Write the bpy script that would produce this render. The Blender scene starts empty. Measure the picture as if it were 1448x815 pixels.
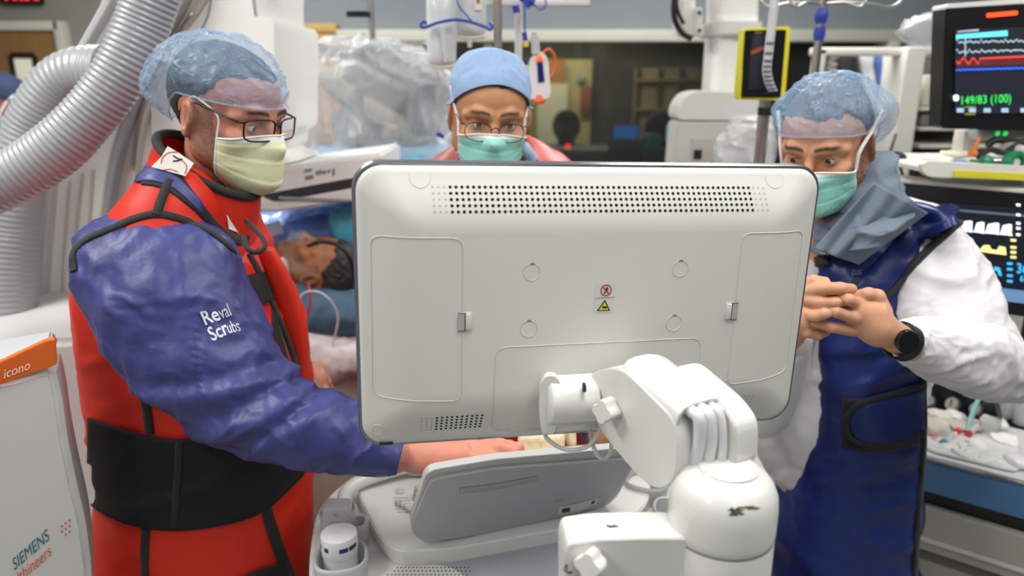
import bpy, bmesh, math, random
import numpy as np
from mathutils import Vector, Matrix, Euler
from mathutils.bvhtree import BVHTree

sc = bpy.context.scene
COL = sc.collection
# ---------------------------------------------------------------- camera
F = 1020.0                       # focal length in pixels of the 1448x815 frame
PITCH = math.radians(16.0)
CAM = np.array([0.0, 0.0, 1.75])
CP, SP = math.cos(PITCH), math.sin(PITCH)
cam_data = bpy.data.cameras.new('camera')
cam = bpy.data.objects.new('camera', cam_data)
COL.objects.link(cam)
cam.location = CAM
cam.rotation_euler = (math.radians(90) - PITCH, 0, 0)
cam_data.sensor_width = 36
cam_data.lens = F / 1448 * 36
cam_data.clip_start = 0.02
cam_data.dof.use_dof = True
cam_data.dof.focus_distance = 0.97
cam_data.dof.aperture_fstop = 3.0
sc.camera = cam
# ---------------------------------------------------------------- exposure, world, ceiling light
sc.view_settings.view_transform = 'Standard'
sc.view_settings.look = 'None'
sc.view_settings.gamma = 1
sc.view_settings.use_curve_mapping = False
sc.view_settings.exposure = 0.0
world = bpy.data.worlds.new('world')
sc.world = world
world.use_nodes = True
world.node_tree.nodes['Background'].inputs[0].default_value = (0.85, 0.92, 1.0, 1)
world.node_tree.nodes['Background'].inputs[1].default_value = 0.26

def area_light(name, loc, sx, sy, power, color=(1, 1, 1), rot=(0, 0, 0)):
    l = bpy.data.lights.new(name, 'AREA')
    l.shape = 'RECTANGLE'; l.size = sx; l.size_y = sy
    l.energy = power; l.color = color
    o = bpy.data.objects.new(name, l)
    o.location = loc; o.rotation_euler = rot
    COL.objects.link(o)
    return o
LP = [(-1.6, 0.8, 42), (0.3, 0.5, 24), (1.9, 0.9, 30), (-1.3, 2.9, 48), (0.9, 2.9, 42), (0.6, -1.4, 14), (-1.8, -0.9, 26)]
for lx, ly, lw in LP:
    area_light('ceiling_panel_light', (lx, ly, 2.86), 0.6, 1.2, lw, (1.0, 0.985, 0.95))
# ---------------------------------------------------------------- numbers
def srgb(r, g, b):
    f = lambda c: (c / 255 / 12.92) if c / 255 <= 0.04045 else ((c / 255 + 0.055) / 1.055) ** 2.4
    return (f(r), f(g), f(b))
def ray(px, py):
    u, v = (px - 724) / F, (407.5 - py) / F
    return np.array([u, CP + v * SP, v * CP - SP])
def P(px, py, y):                # the world point at depth y (metres in front of the camera) seen at a pixel
    d = ray(px, py); return CAM + d * (y / d[1])
def PZ(px, py, z):               # the world point at height z seen at a pixel
    d = ray(px, py); return CAM + d * ((z - 1.75) / d[2])
def PX(px, py, x):
    d = ray(px, py); return CAM + d * (x / d[0])
def pix(p):
    p = np.asarray(p, float) - CAM
    zc = p[1] * CP - p[2] * SP; up = p[1] * SP + p[2] * CP
    return 724 + F * p[0] / zc, 407.5 - F * up / zc
def nrm(v):
    v = np.asarray(v, float); return v / (np.linalg.norm(v) + 1e-12)
def catmull(pts, n):
    p = np.asarray(pts, float); m = len(p)
    if m < 3:
        t = np.linspace(0, 1, n)[:, None]; return p[0] * (1 - t) + p[-1] * t
    e = np.vstack([2 * p[0] - p[1], p, 2 * p[-1] - p[-2]])
    out = []
    for t in np.linspace(0, m - 1, n):
        i = min(int(t), m - 2); f = t - i
        a, b, c, d = e[i], e[i + 1], e[i + 2], e[i + 3]
        out.append(0.5 * (2 * b + (c - a) * f + (2 * a - 5 * b + 4 * c - d) * f * f + (3 * b - a - 3 * c + d) * f ** 3))
    return np.array(out)
def resample(pts, n):
    p = np.asarray(pts, float); s = np.r_[0, np.cumsum(np.linalg.norm(np.diff(p, axis=0), axis=1))]
    t = np.linspace(0, s[-1], n)
    return np.stack([np.interp(t, s, p[:, k]) for k in range(p.shape[1])], 1)
def _hash(ix, iy, iz):
    h = (ix * 374761393 + iy * 668265263 + iz * 2147483647 * 7 + 12345) & 0xFFFFFFFF
    h = ((h ^ (h >> 13)) * 1274126177) & 0xFFFFFFFF
    h = (h ^ (h >> 16)) & 0xFFFFFFFF
    return h / 4294967295.0
def vnoise(p):                   # value noise in 0..1, points in noise units
    p = np.asarray(p, float); i = np.floor(p).astype(np.int64); f = p - i
    f = f * f * f * (f * (f * 6 - 15) + 10); r = 0
    for a in (0, 1):
        for b in (0, 1):
            for c in (0, 1):
                w = (f[:, 0] if a else 1 - f[:, 0]) * (f[:, 1] if b else 1 - f[:, 1]) * (f[:, 2] if c else 1 - f[:, 2])
                r = r + w * _hash(i[:, 0] + a, i[:, 1] + b, i[:, 2] + c)
    return r
def fbm(p, o=3):
    r, a, t = 0, 1.0, 0
    for k in range(o):
        r = r + a * vnoise(p * 2 ** k + 17.3 * k); t += a; a *= 0.5
    return r / t
def crease(p, seed=0.0):         # ridged, warped noise: cloth folds, 0..1
    p = p + seed
    w = np.stack([vnoise(p * 0.7 + 5), vnoise(p * 0.7 + 31), vnoise(p * 0.7 + 57)], 1) * 1.6
    a = 1 - np.abs(2 * vnoise(p + w) - 1)
    b = 1 - np.abs(2 * vnoise(p * 2.1 + w * 1.5 + 9) - 1)
    return a ** 2 * 0.7 + b ** 2 * 0.3
# ---------------------------------------------------------------- materials
_M = {}
def mat(name, rgb, rough=0.5, metal=0.0, bump=0.0, bscale=60, var=0.03, vscale=8, alpha=1.0, trans=0.0, sss=0.0,
        coat=0.0, emit=None, estr=0.0, attr=None, spec=None, sheen=0.0, ior=None, stretch=None):
    if name in _M: return _M[name]
    m = bpy.data.materials.new(name); m.use_nodes = True
    nt = m.node_tree; b = nt.nodes['Principled BSDF']; L = nt.links
    c = srgb(*rgb)
    tc = nt.nodes.new('ShaderNodeTexCoord')
    src = tc.outputs['Object']
    if stretch:
        mp = nt.nodes.new('ShaderNodeMapping'); mp.inputs['Scale'].default_value = stretch
        L.new(src, mp.inputs[0]); src = mp.outputs[0]
    if attr:
        a = nt.nodes.new('ShaderNodeVertexColor'); a.layer_name = attr
        L.new(a.outputs['Color'], b.inputs['Base Color'])
    elif var > 0:
        n = nt.nodes.new('ShaderNodeTexNoise'); n.inputs['Scale'].default_value = vscale; n.inputs['Detail'].default_value = 3
        L.new(src, n.inputs['Vector'])
        r = nt.nodes.new('ShaderNodeValToRGB')
        r.color_ramp.elements[0].position = 0.3; r.color_ramp.elements[1].position = 0.7
        r.color_ramp.elements[0].color = (*[x * (1 - var) for x in c], 1)
        r.color_ramp.elements[1].color = (*[min(1, x * (1 + var)) for x in c], 1)
        L.new(n.outputs['Fac'], r.inputs[0]); L.new(r.outputs[0], b.inputs['Base Color'])
    else:
        b.inputs['Base Color'].default_value = (*c, 1)
    b.inputs['Roughness'].default_value = rough
    b.inputs['Metallic'].default_value = metal
    b.inputs['Alpha'].default_value = alpha
    b.inputs['Transmission Weight'].default_value = trans
    b.inputs['Coat Weight'].default_value = coat
    b.inputs['Sheen Weight'].default_value = sheen
    if ior: b.inputs['IOR'].default_value = ior
    if spec is not None: b.inputs['Specular IOR Level'].default_value = spec
    if sss > 0:
        b.inputs['Subsurface Weight'].default_value = sss
        b.inputs['Subsurface Radius'].default_value = (0.012, 0.005, 0.003)
        b.inputs['Subsurface Scale'].default_value = 0.6
    if emit:
        b.inputs['Emission Color'].default_value = (*srgb(*emit), 1); b.inputs['Emission Strength'].default_value = estr
    if bump > 0:
        n2 = nt.nodes.new('ShaderNodeTexNoise'); n2.inputs['Scale'].default_value = bscale; n2.inputs['Detail'].default_value = 5
        L.new(src, n2.inputs['Vector'])
        bp = nt.nodes.new('ShaderNodeBump'); bp.inputs['Strength'].default_value = bump; bp.inputs['Distance'].default_value = 0.004
        L.new(n2.outputs['Fac'], bp.inputs['Height']); L.new(bp.outputs[0], b.inputs['Normal'])
    _M[name] = m
    return m
def veil(name, rgb, lo, hi, scale, rough=0.35, bright=(255, 255, 255), stretch=(1, 1, 1), bump=0.6):
    """thin translucent sheet: opacity follows its crumples"""
    if name in _M: return _M[name]
    m = mat(name, rgb, rough, var=0)
    nt = m.node_tree; b = nt.nodes['Principled BSDF']; L = nt.links
    tc = nt.nodes['Texture Coordinate']
    mp = nt.nodes.new('ShaderNodeMapping'); mp.inputs['Scale'].default_value = stretch
    L.new(tc.outputs['Object'], mp.inputs[0])
    n = nt.nodes.new('ShaderNodeTexNoise'); n.inputs['Scale'].default_value = scale; n.inputs['Detail'].default_value = 4
    n.inputs['Distortion'].default_value = 1.2
    try: n.noise_type = 'RIDGED_MULTIFRACTAL'
    except Exception: pass
    L.new(mp.outputs[0], n.inputs['Vector'])
    r = nt.nodes.new('ShaderNodeMapRange'); r.inputs['From Min'].default_value = 0.25; r.inputs['From Max'].default_value = 1.0
    r.inputs['To Min'].default_value = lo; r.inputs['To Max'].default_value = hi
    L.new(n.outputs['Fac'], r.inputs['Value']); L.new(r.outputs[0], b.inputs['Alpha'])
    cr = nt.nodes.new('ShaderNodeMix'); cr.data_type = 'RGBA'  # whiter highlights along the crumples are painted into the colour
    cr.inputs[6].default_value = (*srgb(*rgb), 1); cr.inputs[7].default_value = (*srgb(*bright), 1)
    rr = nt.nodes.new('ShaderNodeMapRange'); rr.inputs['From Min'].default_value = 0.5; rr.inputs['From Max'].default_value = 1.2
    L.new(n.outputs['Fac'], rr.inputs['Value']); L.new(rr.outputs[0], cr.inputs[0]); L.new(cr.outputs[2], b.inputs['Base Color'])
    bp = nt.nodes.new('ShaderNodeBump'); bp.inputs['Strength'].default_value = bump; bp.inputs['Distance'].default_value = 0.004
    L.new(n.outputs['Fac'], bp.inputs['Height']); L.new(bp.outputs[0], b.inputs['Normal'])
    return m
# ---------------------------------------------------------------- objects
def world_inv(parent):
    m = Matrix.Identity(4); o = parent; chain = []
    while o: chain.append(o); o = o.parent
    for o in reversed(chain):
        m = m @ o.matrix_parent_inverse @ Matrix.LocRotScale(o.location, o.rotation_euler, o.scale)
    return m.inverted()
def link(o, parent=None):
    COL.objects.link(o)
    if parent is not None:
        o.parent = parent; o.matrix_parent_inverse = world_inv(parent)
    return o
def thing(name, label, cat, loc=(0, 0, 0), group=None, kind=None):
    o = bpy.data.objects.new(name, None); o.location = Vector(loc); o.empty_display_size = 0.05
    COL.objects.link(o); return tag(o, label, cat, group, kind)
def tag(o, label=None, cat=None, group=None, kind=None):
    if label: o['label'] = label
    if cat: o['category'] = cat
    if group: o['group'] = group
    if kind: o['kind'] = kind
    return o
def mk(name, V, Fc, m, parent=None, smooth=True, label=None, auto=None, mi=None, mats=None, col=None):
    me = bpy.data.meshes.new(name)
    me.from_pydata([tuple(map(float, v)) for v in V], [], [tuple(map(int, f)) for f in Fc])
    for x in (mats or [m]): me.materials.append(x)
    if mi is not None: me.polygons.foreach_set('material_index', np.asarray(mi, np.int32))
    if smooth: me.polygons.foreach_set('use_smooth', np.ones(len(me.polygons), bool))
    if col is not None:
        at = me.color_attributes.new('Col', 'FLOAT_COLOR', 'POINT')
        at.data.foreach_set('color', np.c_[col, np.ones(len(col))].astype(np.float32).ravel())
    me.update()
    if auto is not None:
        try: me.set_sharp_from_angle(angle=math.radians(auto))
        except Exception: pass
    o = bpy.data.objects.new(name, me); link(o, parent)
    if label: o['label'] = label
    return o
def from_bm(name, bm, m, parent=None, smooth=True, auto=35, label=None):
    me = bpy.data.meshes.new(name); bm.to_mesh(me); bm.free()
    for x in (m if isinstance(m, list) else [m]): me.materials.append(x)
    if smooth: me.polygons.foreach_set('use_smooth', np.ones(len(me.polygons), bool))
    me.update()
    if smooth:
        try: me.set_sharp_from_angle(angle=math.radians(auto))
        except Exception: pass
    o = bpy.data.objects.new(name, me); link(o, parent)
    if label: o['label'] = label
    return o
def frame(origin, ex=(1, 0, 0), ez=(0, 0, 1)):
    ex = nrm(ex); ez = nrm(np.asarray(ez) - np.dot(ez, ex) * ex); ey = np.cross(ez, ex)
    M = Matrix.Identity(4)
    for i in range(3):
        M[i][0], M[i][1], M[i][2], M[i][3] = ex[i], ey[i], ez[i], origin[i]
    return M
def T(x, y, z): return Matrix.Translation((float(x), float(y), float(z)))
def bm_box(bm, size, M=None, bevel=0.0, seg=2):
    r = bmesh.ops.create_cube(bm, size=1.0)
    vs = r['verts']
    bmesh.ops.scale(bm, vec=Vector(size), verts=vs)
    if bevel > 0:
        es = list({e for v in vs for e in v.link_edges})
        r2 = bmesh.ops.bevel(bm, geom=es, offset=min(bevel, min(size) * 0.49), segments=seg, affect='EDGES', profile=0.5)
        vs = list({v for f in r2['faces'] for v in f.verts} | {v for v in vs if v.is_valid})
    if M is not None: bmesh.ops.transform(bm, matrix=M, verts=vs)
    return vs
def box(name, size, M, m, parent=None, bevel=0.002, seg=2, label=None):
    bm = bmesh.new(); bm_box(bm, size, None, bevel, seg)
    bmesh.ops.transform(bm, matrix=M, verts=bm.verts)
    return from_bm(name, bm, m, parent, label=label)
def boxes(name, lst, m, parent=None, bevel=0.002, label=None):
    bm = bmesh.new()
    for size, M in lst:
        b2 = bmesh.new(); bm_box(b2, size, None, bevel, 2); bmesh.ops.transform(b2, matrix=M, verts=b2.verts)
        me = bpy.data.meshes.new('tmp'); b2.to_mesh(me); b2.free(); bm.from_mesh(me); bpy.data.meshes.remove(me)
    return from_bm(name, bm, m, parent, label=label)
def pbox(name, x0, y0, x1, y1, d, depth, m, parent=None, bevel=0.004, z_up=True, label=None, yaw=0):
    """upright box whose near face covers the pixel rectangle at depth d"""
    a = P((x0 + x1) / 2, y0, d); b = P((x0 + x1) / 2, y1, d)
    l = P(x0, (y0 + y1) / 2, d); r = P(x1, (y0 + y1) / 2, d)
    w, h = r[0] - l[0], a[2] - b[2]
    M = T((l[0] + r[0]) / 2, d, (a[2] + b[2]) / 2) @ Matrix.Rotation(yaw, 4, 'Z') @ T(0, depth / 2, 0)
    return box(name, (w, depth, h), M, m, parent, bevel, label=label)
def tubeV(pts, r, n=12, closed=False, cap=True):
    p = np.asarray(pts, float); N = len(p)
    rr = np.full(N, r) if np.isscalar(r) else np.asarray(r, float)
    tg = np.gradient(p, axis=0)
    if closed: tg = np.roll(p, -1, 0) - np.roll(p, 1, 0)
    tg = tg / (np.linalg.norm(tg, axis=1)[:, None] + 1e-12)
    u = nrm(np.cross(tg[0], [0, 0, 1] if abs(tg[0][2]) < 0.9 else [1, 0, 0]))
    V = []; an = np.linspace(0, 2 * np.pi, n, endpoint=False)
    for i in range(N):
        u = nrm(u - np.dot(u, tg[i]) * tg[i]); w = np.cross(tg[i], u)
        V.append(p[i] + rr[i] * (np.cos(an)[:, None] * u + np.sin(an)[:, None] * w))
    V = np.vstack(V); Fc = []
    for i in range(N if closed else N - 1):
        j = (i + 1) % N
        for k in range(n):
            Fc.append((i * n + k, i * n + (k + 1) % n, j * n + (k + 1) % n, j * n + k))
    if cap and not closed:
        Fc.append(tuple(range(n))[::-1]); Fc.append(tuple((N - 1) * n + k for k in range(n)))
    return V, Fc
def tube(name, pts, r, m, parent=None, n=12, closed=False, smooth_n=None, label=None):
    p = catmull(pts, smooth_n) if smooth_n else np.asarray(pts, float)
    if smooth_n and not np.isscalar(r): r = np.interp(np.linspace(0, 1, smooth_n), np.linspace(0, 1, len(r)), r)
    V, Fc = tubeV(p, r, n, closed)
    return mk(name, V, Fc, m, parent, label=label, auto=50)
def merge(parts):
    V = []; Fc = []; o = 0
    for v, f in parts:
        V.append(np.asarray(v, float)); Fc += [tuple(np.asarray(q) + o) for q in f]; o += len(v)
    return np.vstack(V), Fc
def tubes(name, lst, m, parent=None, n=10, label=None):
    V, Fc = merge([tubeV(p, r, n) for p, r in lst])
    return mk(name, V, Fc, m, parent, label=label, auto=50)
def lathe(name, prof, M, m, parent=None, n=40, label=None, auto=40, cap=True):
    V = []; Fc = []; an = np.linspace(0, 2 * np.pi, n, endpoint=False)
    for r, z in prof: V += [(r * math.cos(a), r * math.sin(a), z) for a in an]
    for i in range(len(prof) - 1):
        for k in range(n): Fc.append((i * n + k, i * n + (k + 1) % n, (i + 1) * n + (k + 1) % n, (i + 1) * n + k))
    if cap:
        Fc.append(tuple(range(n))[::-1]); Fc.append(tuple((len(prof) - 1) * n + k for k in range(n)))
    V = [M @ Vector(v) for v in V]
    return mk(name, V, Fc, m, parent, label=label, auto=auto)
def zaxis(o, z, x=(1, 0, 0)):
    z = nrm(z); x = np.asarray(x, float)
    if abs(np.dot(x, z)) > 0.9: x = np.array([0, 0, 1.0])
    return frame(o, x - np.dot(x, z) * z, z)
def prism(name, poly, depth, M, m, parent=None, bevel=0.002, label=None, seg=2):
    """polygon (x, z) in a local frame, extruded along local +y"""
    bm = bmesh.new()
    vs = [bm.verts.new((x, 0, z)) for x, z in poly]
    f = bm.faces.new(vs)
    r = bmesh.ops.extrude_face_region(bm, geom=[f])
    bmesh.ops.translate(bm, vec=(0, depth, 0), verts=[v for v in r['geom'] if isinstance(v, bmesh.types.BMVert)])
    bmesh.ops.recalc_face_normals(bm, faces=bm.faces)
    if bevel > 0: bmesh.ops.bevel(bm, geom=[e for e in bm.edges], offset=bevel, segments=seg, affect='EDGES', clamp_overlap=True)
    bmesh.ops.transform(bm, matrix=M, verts=bm.verts)
    return from_bm(name, bm, m, parent, label=label)
def slab(name, pts, thick, m, parent=None, bevel=0.002, label=None, seg=2):
    """planar world-space polygon thickened opposite to its normal (down for a deck, away for a panel)"""
    p = np.asarray(pts, float); c = p.mean(0)
    n = np.zeros(3)
    for i in range(len(p)): n += np.cross(p[i] - c, p[(i + 1) % len(p)] - c)
    n = nrm(n)
    if np.dot(n, CAM - c) < 0: n = -n
    bm = bmesh.new(); vs = [bm.verts.new(q) for q in p]; f = bm.faces.new(vs)
    r = bmesh.ops.extrude_face_region(bm, geom=[f])
    bmesh.ops.translate(bm, vec=Vector(-n * thick), verts=[v for v in r['geom'] if isinstance(v, bmesh.types.BMVert)])
    bmesh.ops.recalc_face_normals(bm, faces=bm.faces)
    if bevel > 0: bmesh.ops.bevel(bm, geom=[e for e in bm.edges], offset=bevel, segments=seg, affect='EDGES', clamp_overlap=True)
    return from_bm(name, bm, m, parent, label=label)
def roundpoly(pts, r, n=5):
    out = []; m = len(pts)
    for i in range(m):
        a, b, c = (np.asarray(pts[(i + k) % m], float) for k in (-1, 0, 1))
        u, w = a - b, c - b; lu, lw = np.linalg.norm(u), np.linalg.norm(w); rr = min(r, lu * 0.45, lw * 0.45)
        s, e = b + u / lu * rr, b + w / lw * rr
        for t in np.linspace(0, 1, n): out.append((1 - t) ** 2 * s + 2 * t * (1 - t) * b + t * t * e)
    return out
def rrect(w, h, r, n=6):
    out = []
    for cx, cz, a0 in ((w / 2 - r, h / 2 - r, 0), (-w / 2 + r, h / 2 - r, 90), (-w / 2 + r, -h / 2 + r, 180), (w / 2 - r, -h / 2 + r, 270)):
        for k in range(n): a = math.radians(a0 + 90 * k / (n - 1)); out.append((cx + r * math.cos(a), cz + r * math.sin(a)))
    return out
def ploftV(rows, nl=60, na=48, ex=2.4, wr=None, caps=(True, True), grow=0.0, fit=True):
    """solid of oval sections. rows: (xl, yl, xr, yr, depth, half thickness); wr(points, t, angle) -> outward displacement"""
    px_l = np.array([r[0:2] for r in rows], float); px_r = np.array([r[2:4] for r in rows], float)
    D = np.array([[r[6], r[7]] if len(r) == 8 else [r[4], r[4]] for r in rows], float); TH = np.array([r[5] for r in rows], float)
    cl, cr_ = px_l.copy(), px_r.copy()
    for it in range(5 if fit else 1):      # make the solid's own outline, not its mid-plane, meet the traced one
        Lw = np.array([P(*cl[i], D[i, 0]) for i in range(len(rows))]); Rw = np.array([P(*cr_[i], D[i, 1]) for i in range(len(rows))])
        Cw = (Lw + Rw) / 2; Tw = np.gradient(Cw, axis=0)
        if it == (4 if fit else 0): break
        for i in range(len(rows)):
            A_ = (Rw[i] - Lw[i]) / 2; w = nrm(np.cross(A_, Tw[i])); w = -w if w[1] < 0 else w
            la = np.linalg.norm(A_); aa = np.linspace(0, 2 * np.pi, 32, endpoint=False)
            q = Cw[i] + np.outer(np.sign(np.cos(aa)) * np.abs(np.cos(aa)) ** (2 / ex), A_ * (1 + grow / (la + 1e-6))) + np.outer(np.sign(np.sin(aa)) * np.abs(np.sin(aa)) ** (2 / ex), w * (TH[i] + grow))
            pp = np.array([pix(v) for v in q]); e = px_r[i] - px_l[i]; e = e / (np.linalg.norm(e) + 1e-9)
            pr_ = (pp - px_l[i]) @ e; full = (px_r[i] - px_l[i]) @ e
            cl[i] -= e * pr_.min() * 0.9; cr_[i] -= e * (pr_.max() - full) * 0.9
            if (cr_[i] - cl[i]) @ e < 4: m_ = (cl[i] + cr_[i]) / 2; cl[i], cr_[i] = m_ - 2 * e, m_ + 2 * e
    R = np.c_[Lw, Rw, TH]
    R = catmull(R, nl)
    C = (R[:, :3] + R[:, 3:6]) / 2; A = (R[:, 3:6] - R[:, :3]) / 2; th = R[:, 6]
    tg = np.gradient(C, axis=0)
    an = np.linspace(0, 2 * np.pi, na, endpoint=False)
    cs, sn = np.cos(an), np.sin(an)
    px_ = np.sign(cs) * np.abs(cs) ** (2 / ex); py_ = np.sign(sn) * np.abs(sn) ** (2 / ex)
    V = []; N = []
    for i in range(nl):
        w = nrm(np.cross(A[i], tg[i]))
        if w[1] < 0: w = -w
        la = np.linalg.norm(A[i]); ad = A[i] / (la + 1e-9)
        V.append(C[i] + np.outer(px_, A[i] + ad * grow) + np.outer(py_, w * (th[i] + grow)))
        n_ = np.outer(cs / (la + 1e-3), ad) + np.outer(sn / (th[i] + 1e-3), w)
        N.append(n_ / (np.linalg.norm(n_, axis=1)[:, None] + 1e-9))
    V = np.vstack(V); N = np.vstack(N)
    if wr is not None:
        t = np.repeat(np.linspace(0, 1, nl), na); a = np.tile(an, nl)
        V = V + N * np.asarray(wr(V, t, a))[:, None]
    Fc = []
    for i in range(nl - 1):
        for k in range(na): Fc.append((i * na + k, (i + 1) * na + k, (i + 1) * na + (k + 1) % na, i * na + (k + 1) % na))
    if caps[0]: Fc.append(tuple(range(na)))
    if caps[1]: Fc.append(tuple((nl - 1) * na + k for k in range(na))[::-1])
    return V, Fc
def fixn(o):
    bm = bmesh.new(); bm.from_mesh(o.data); bmesh.ops.recalc_face_normals(bm, faces=bm.faces); bm.to_mesh(o.data); bm.free(); return o
def ploft(name, rows, m, parent=None, label=None, auto=None, **k):
    V, Fc = ploftV(rows, **k)
    return fixn(mk(name, V, Fc, m, parent, label=label, auto=auto))
def solid(o, t, off=-1):
    md = o.modifiers.new('thickness', 'SOLIDIFY'); md.thickness = t; md.offset = off; return o
def bvh_of(*objs):
    V = []; Fc = []; k = 0
    for o in objs:
        V += [Vector(v.co) for v in o.data.vertices]; Fc += [tuple(i + k for i in p.vertices) for p in o.data.polygons]; k = len(V)
    return BVHTree.FromPolygons(V, Fc)
def hit(bvh, px, py, back=None):
    d = Vector(ray(px, py)).normalized()
    loc, n, i, dist = bvh.ray_cast(Vector(CAM), d)
    if loc is None:              # just past the outline: the nearest point of the surface
        q = Vector(CAM) + d * 1.2
        for _ in range(8):
            loc, n, i, dist = bvh.find_nearest(q)
            q = Vector(CAM) + d * (loc - Vector(CAM)).dot(d)
    n = np.array(n); loc = np.array(loc)
    if np.dot(n, np.array(d)) > 0: n = -n
    return loc, n
def surf_line(bvh, pxs, n):
    q = resample(catmull(pxs, max(8, len(pxs) * 8)), n); L_, N_ = [], []
    for a in q:
        l, nn = hit(bvh, a[0], a[1])
        L_.append(l); N_.append(nn)
    ok = [i for i, l in enumerate(L_) if l is not None]
    if not ok: raise RuntimeError('line misses surface %s' % (pxs,))
    for i in range(n):
        if L_[i] is None:
            j = min(ok, key=lambda k: abs(k - i)); L_[i] = P(q[i][0], q[i][1], L_[j][1]); N_[i] = N_[j]
    L_ = np.array(L_); N_ = np.array(N_)
    for _ in range(2):
        N_[1:-1] = (N_[:-2] + 2 * N_[1:-1] + N_[2:]) / 4
        L_[1:-1] = (L_[:-2] + 2 * L_[1:-1] + L_[2:]) / 4
    N_ /= np.linalg.norm(N_, axis=1)[:, None]
    return L_, N_
def strip(name, bvh, pxs, width, m, parent=None, n=40, off=0.0015, thick=0.003, label=None):
    """flat trim sewn or stuck onto a surface along a traced line"""
    L_, N_ = surf_line(bvh, pxs, n)
    tg = np.gradient(L_, axis=0); tg /= np.linalg.norm(tg, axis=1)[:, None] + 1e-9
    W = np.interp(np.linspace(0, 1, n), np.linspace(0, 1, np.size(width)) if np.size(width) > 1 else [0, 1], width if np.size(width) > 1 else [width, width])
    V = []
    for i in range(n):
        s = nrm(np.cross(N_[i], tg[i])); c = L_[i] + N_[i] * off; w = W[i] / 2; h = thick
        for a, b in ((-1, -1), (-1, 0.4), (-0.8, 1), (0, 1.25), (0.8, 1), (1, 0.4), (1, -1)): V.append(c + s * a * w + N_[i] * b * h)
    Fc = []
    for i in range(n - 1):
        for k in range(7): Fc.append((i * 7 + k, i * 7 + (k + 1) % 7, (i + 1) * 7 + (k + 1) % 7, (i + 1) * 7 + k))
    Fc += [tuple(range(7)), tuple((n - 1) * 7 + k for k in range(7))[::-1]]
    return fixn(mk(name, V, Fc, m, parent, label=label, auto=60))
def patch(name, bvh, top, bot, m, parent=None, nu=24, nv=8, off=0.003, thick=0.003, label=None):
    """panel lying on a surface between two traced lines"""
    a = resample(catmull(top, max(8, len(top) * 6)), nu); b = resample(catmull(bot, max(8, len(bot) * 6)), nu)
    V = []; last = None; G = []
    for j in range(nv):
        for i in range(nu):
            q = a[i] * (1 - j / (nv - 1)) + b[i] * j / (nv - 1); l, nn = hit(bvh, q[0], q[1]); G.append((q, l, nn))
    ok = [g for g in G if g[1] is not None]
    for q, l, nn in G:
        if l is None:
            g = min(ok, key=lambda k: np.hypot(*(k[0] - q))); l = P(q[0], q[1], g[1][1]); nn = g[2]
        V.append(l + nn * off)
    Fc = [(j * nu + i, j * nu + i + 1, (j + 1) * nu + i + 1, (j + 1) * nu + i) for j in range(nv - 1) for i in range(nu - 1)]
    o = mk(name, V, Fc, m, parent, label=label); fixn(o)
    n0 = np.array(o.data.polygons[0].normal); c0 = np.array(o.data.polygons[0].center)
    if np.dot(n0, CAM - c0) < 0: o.data.flip_normals()
    return solid(o, thick, 1)
def text_mesh(s, size=1.0, bold=False, extrude=0.0, res=3):
    cu = bpy.data.curves.new('t', 'FONT'); cu.body = s; cu.size = size; cu.extrude = extrude; cu.resolution_u = res
    if bold: cu.offset = 0.018 * size
    ob = bpy.data.objects.new('t', cu); COL.objects.link(ob)
    dg = bpy.context.evaluated_depsgraph_get(); dg.update()
    me = bpy.data.meshes.new_from_object(ob.evaluated_get(dg))
    V = np.array([v.co[:] for v in me.vertices]) if len(me.vertices) else np.zeros((0, 3)); Fc = [tuple(p.vertices) for p in me.polygons]
    bpy.data.objects.remove(ob); bpy.data.curves.remove(cu); bpy.data.meshes.remove(me)
    return V, Fc
def text_on(name, bvh, s, px0, ux, uy, m, parent=None, off=0.0015, bold=True, label=None):
    """lettering printed on a surface: px0 baseline start, ux/uy pixel steps per text unit"""
    V, Fc = text_mesh(s, 1.0, bold)
    out = []; last = None
    for v in V:
        q = np.asarray(px0, float) + np.asarray(ux) * v[0] + np.asarray(uy) * v[1]
        l, nn = hit(bvh, q[0], q[1])
        if l is None: l, nn = (P(q[0], q[1], last[0][1]), last[1]) if last is not None else (P(q[0], q[1], 1.0), np.array([0, -1, 0]))
        last = (l, nn); out.append(l + nn * off)
    return mk(name, out, Fc, m, parent, smooth=False, label=label)
def text_at(name, s, M, size, m, parent=None, bold=False, center=False, label=None):
    """lettering in a local frame: x right, y up, z out"""
    V, Fc = text_mesh(s, size, bold)
    if center and len(V): V = V - np.array([(V[:, 0].max() + V[:, 0].min()) / 2, (V[:, 1].max() + V[:, 1].min()) / 2, 0])
    return mk(name, [M @ Vector(v) for v in V], Fc, m, parent, smooth=False, label=label)
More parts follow.
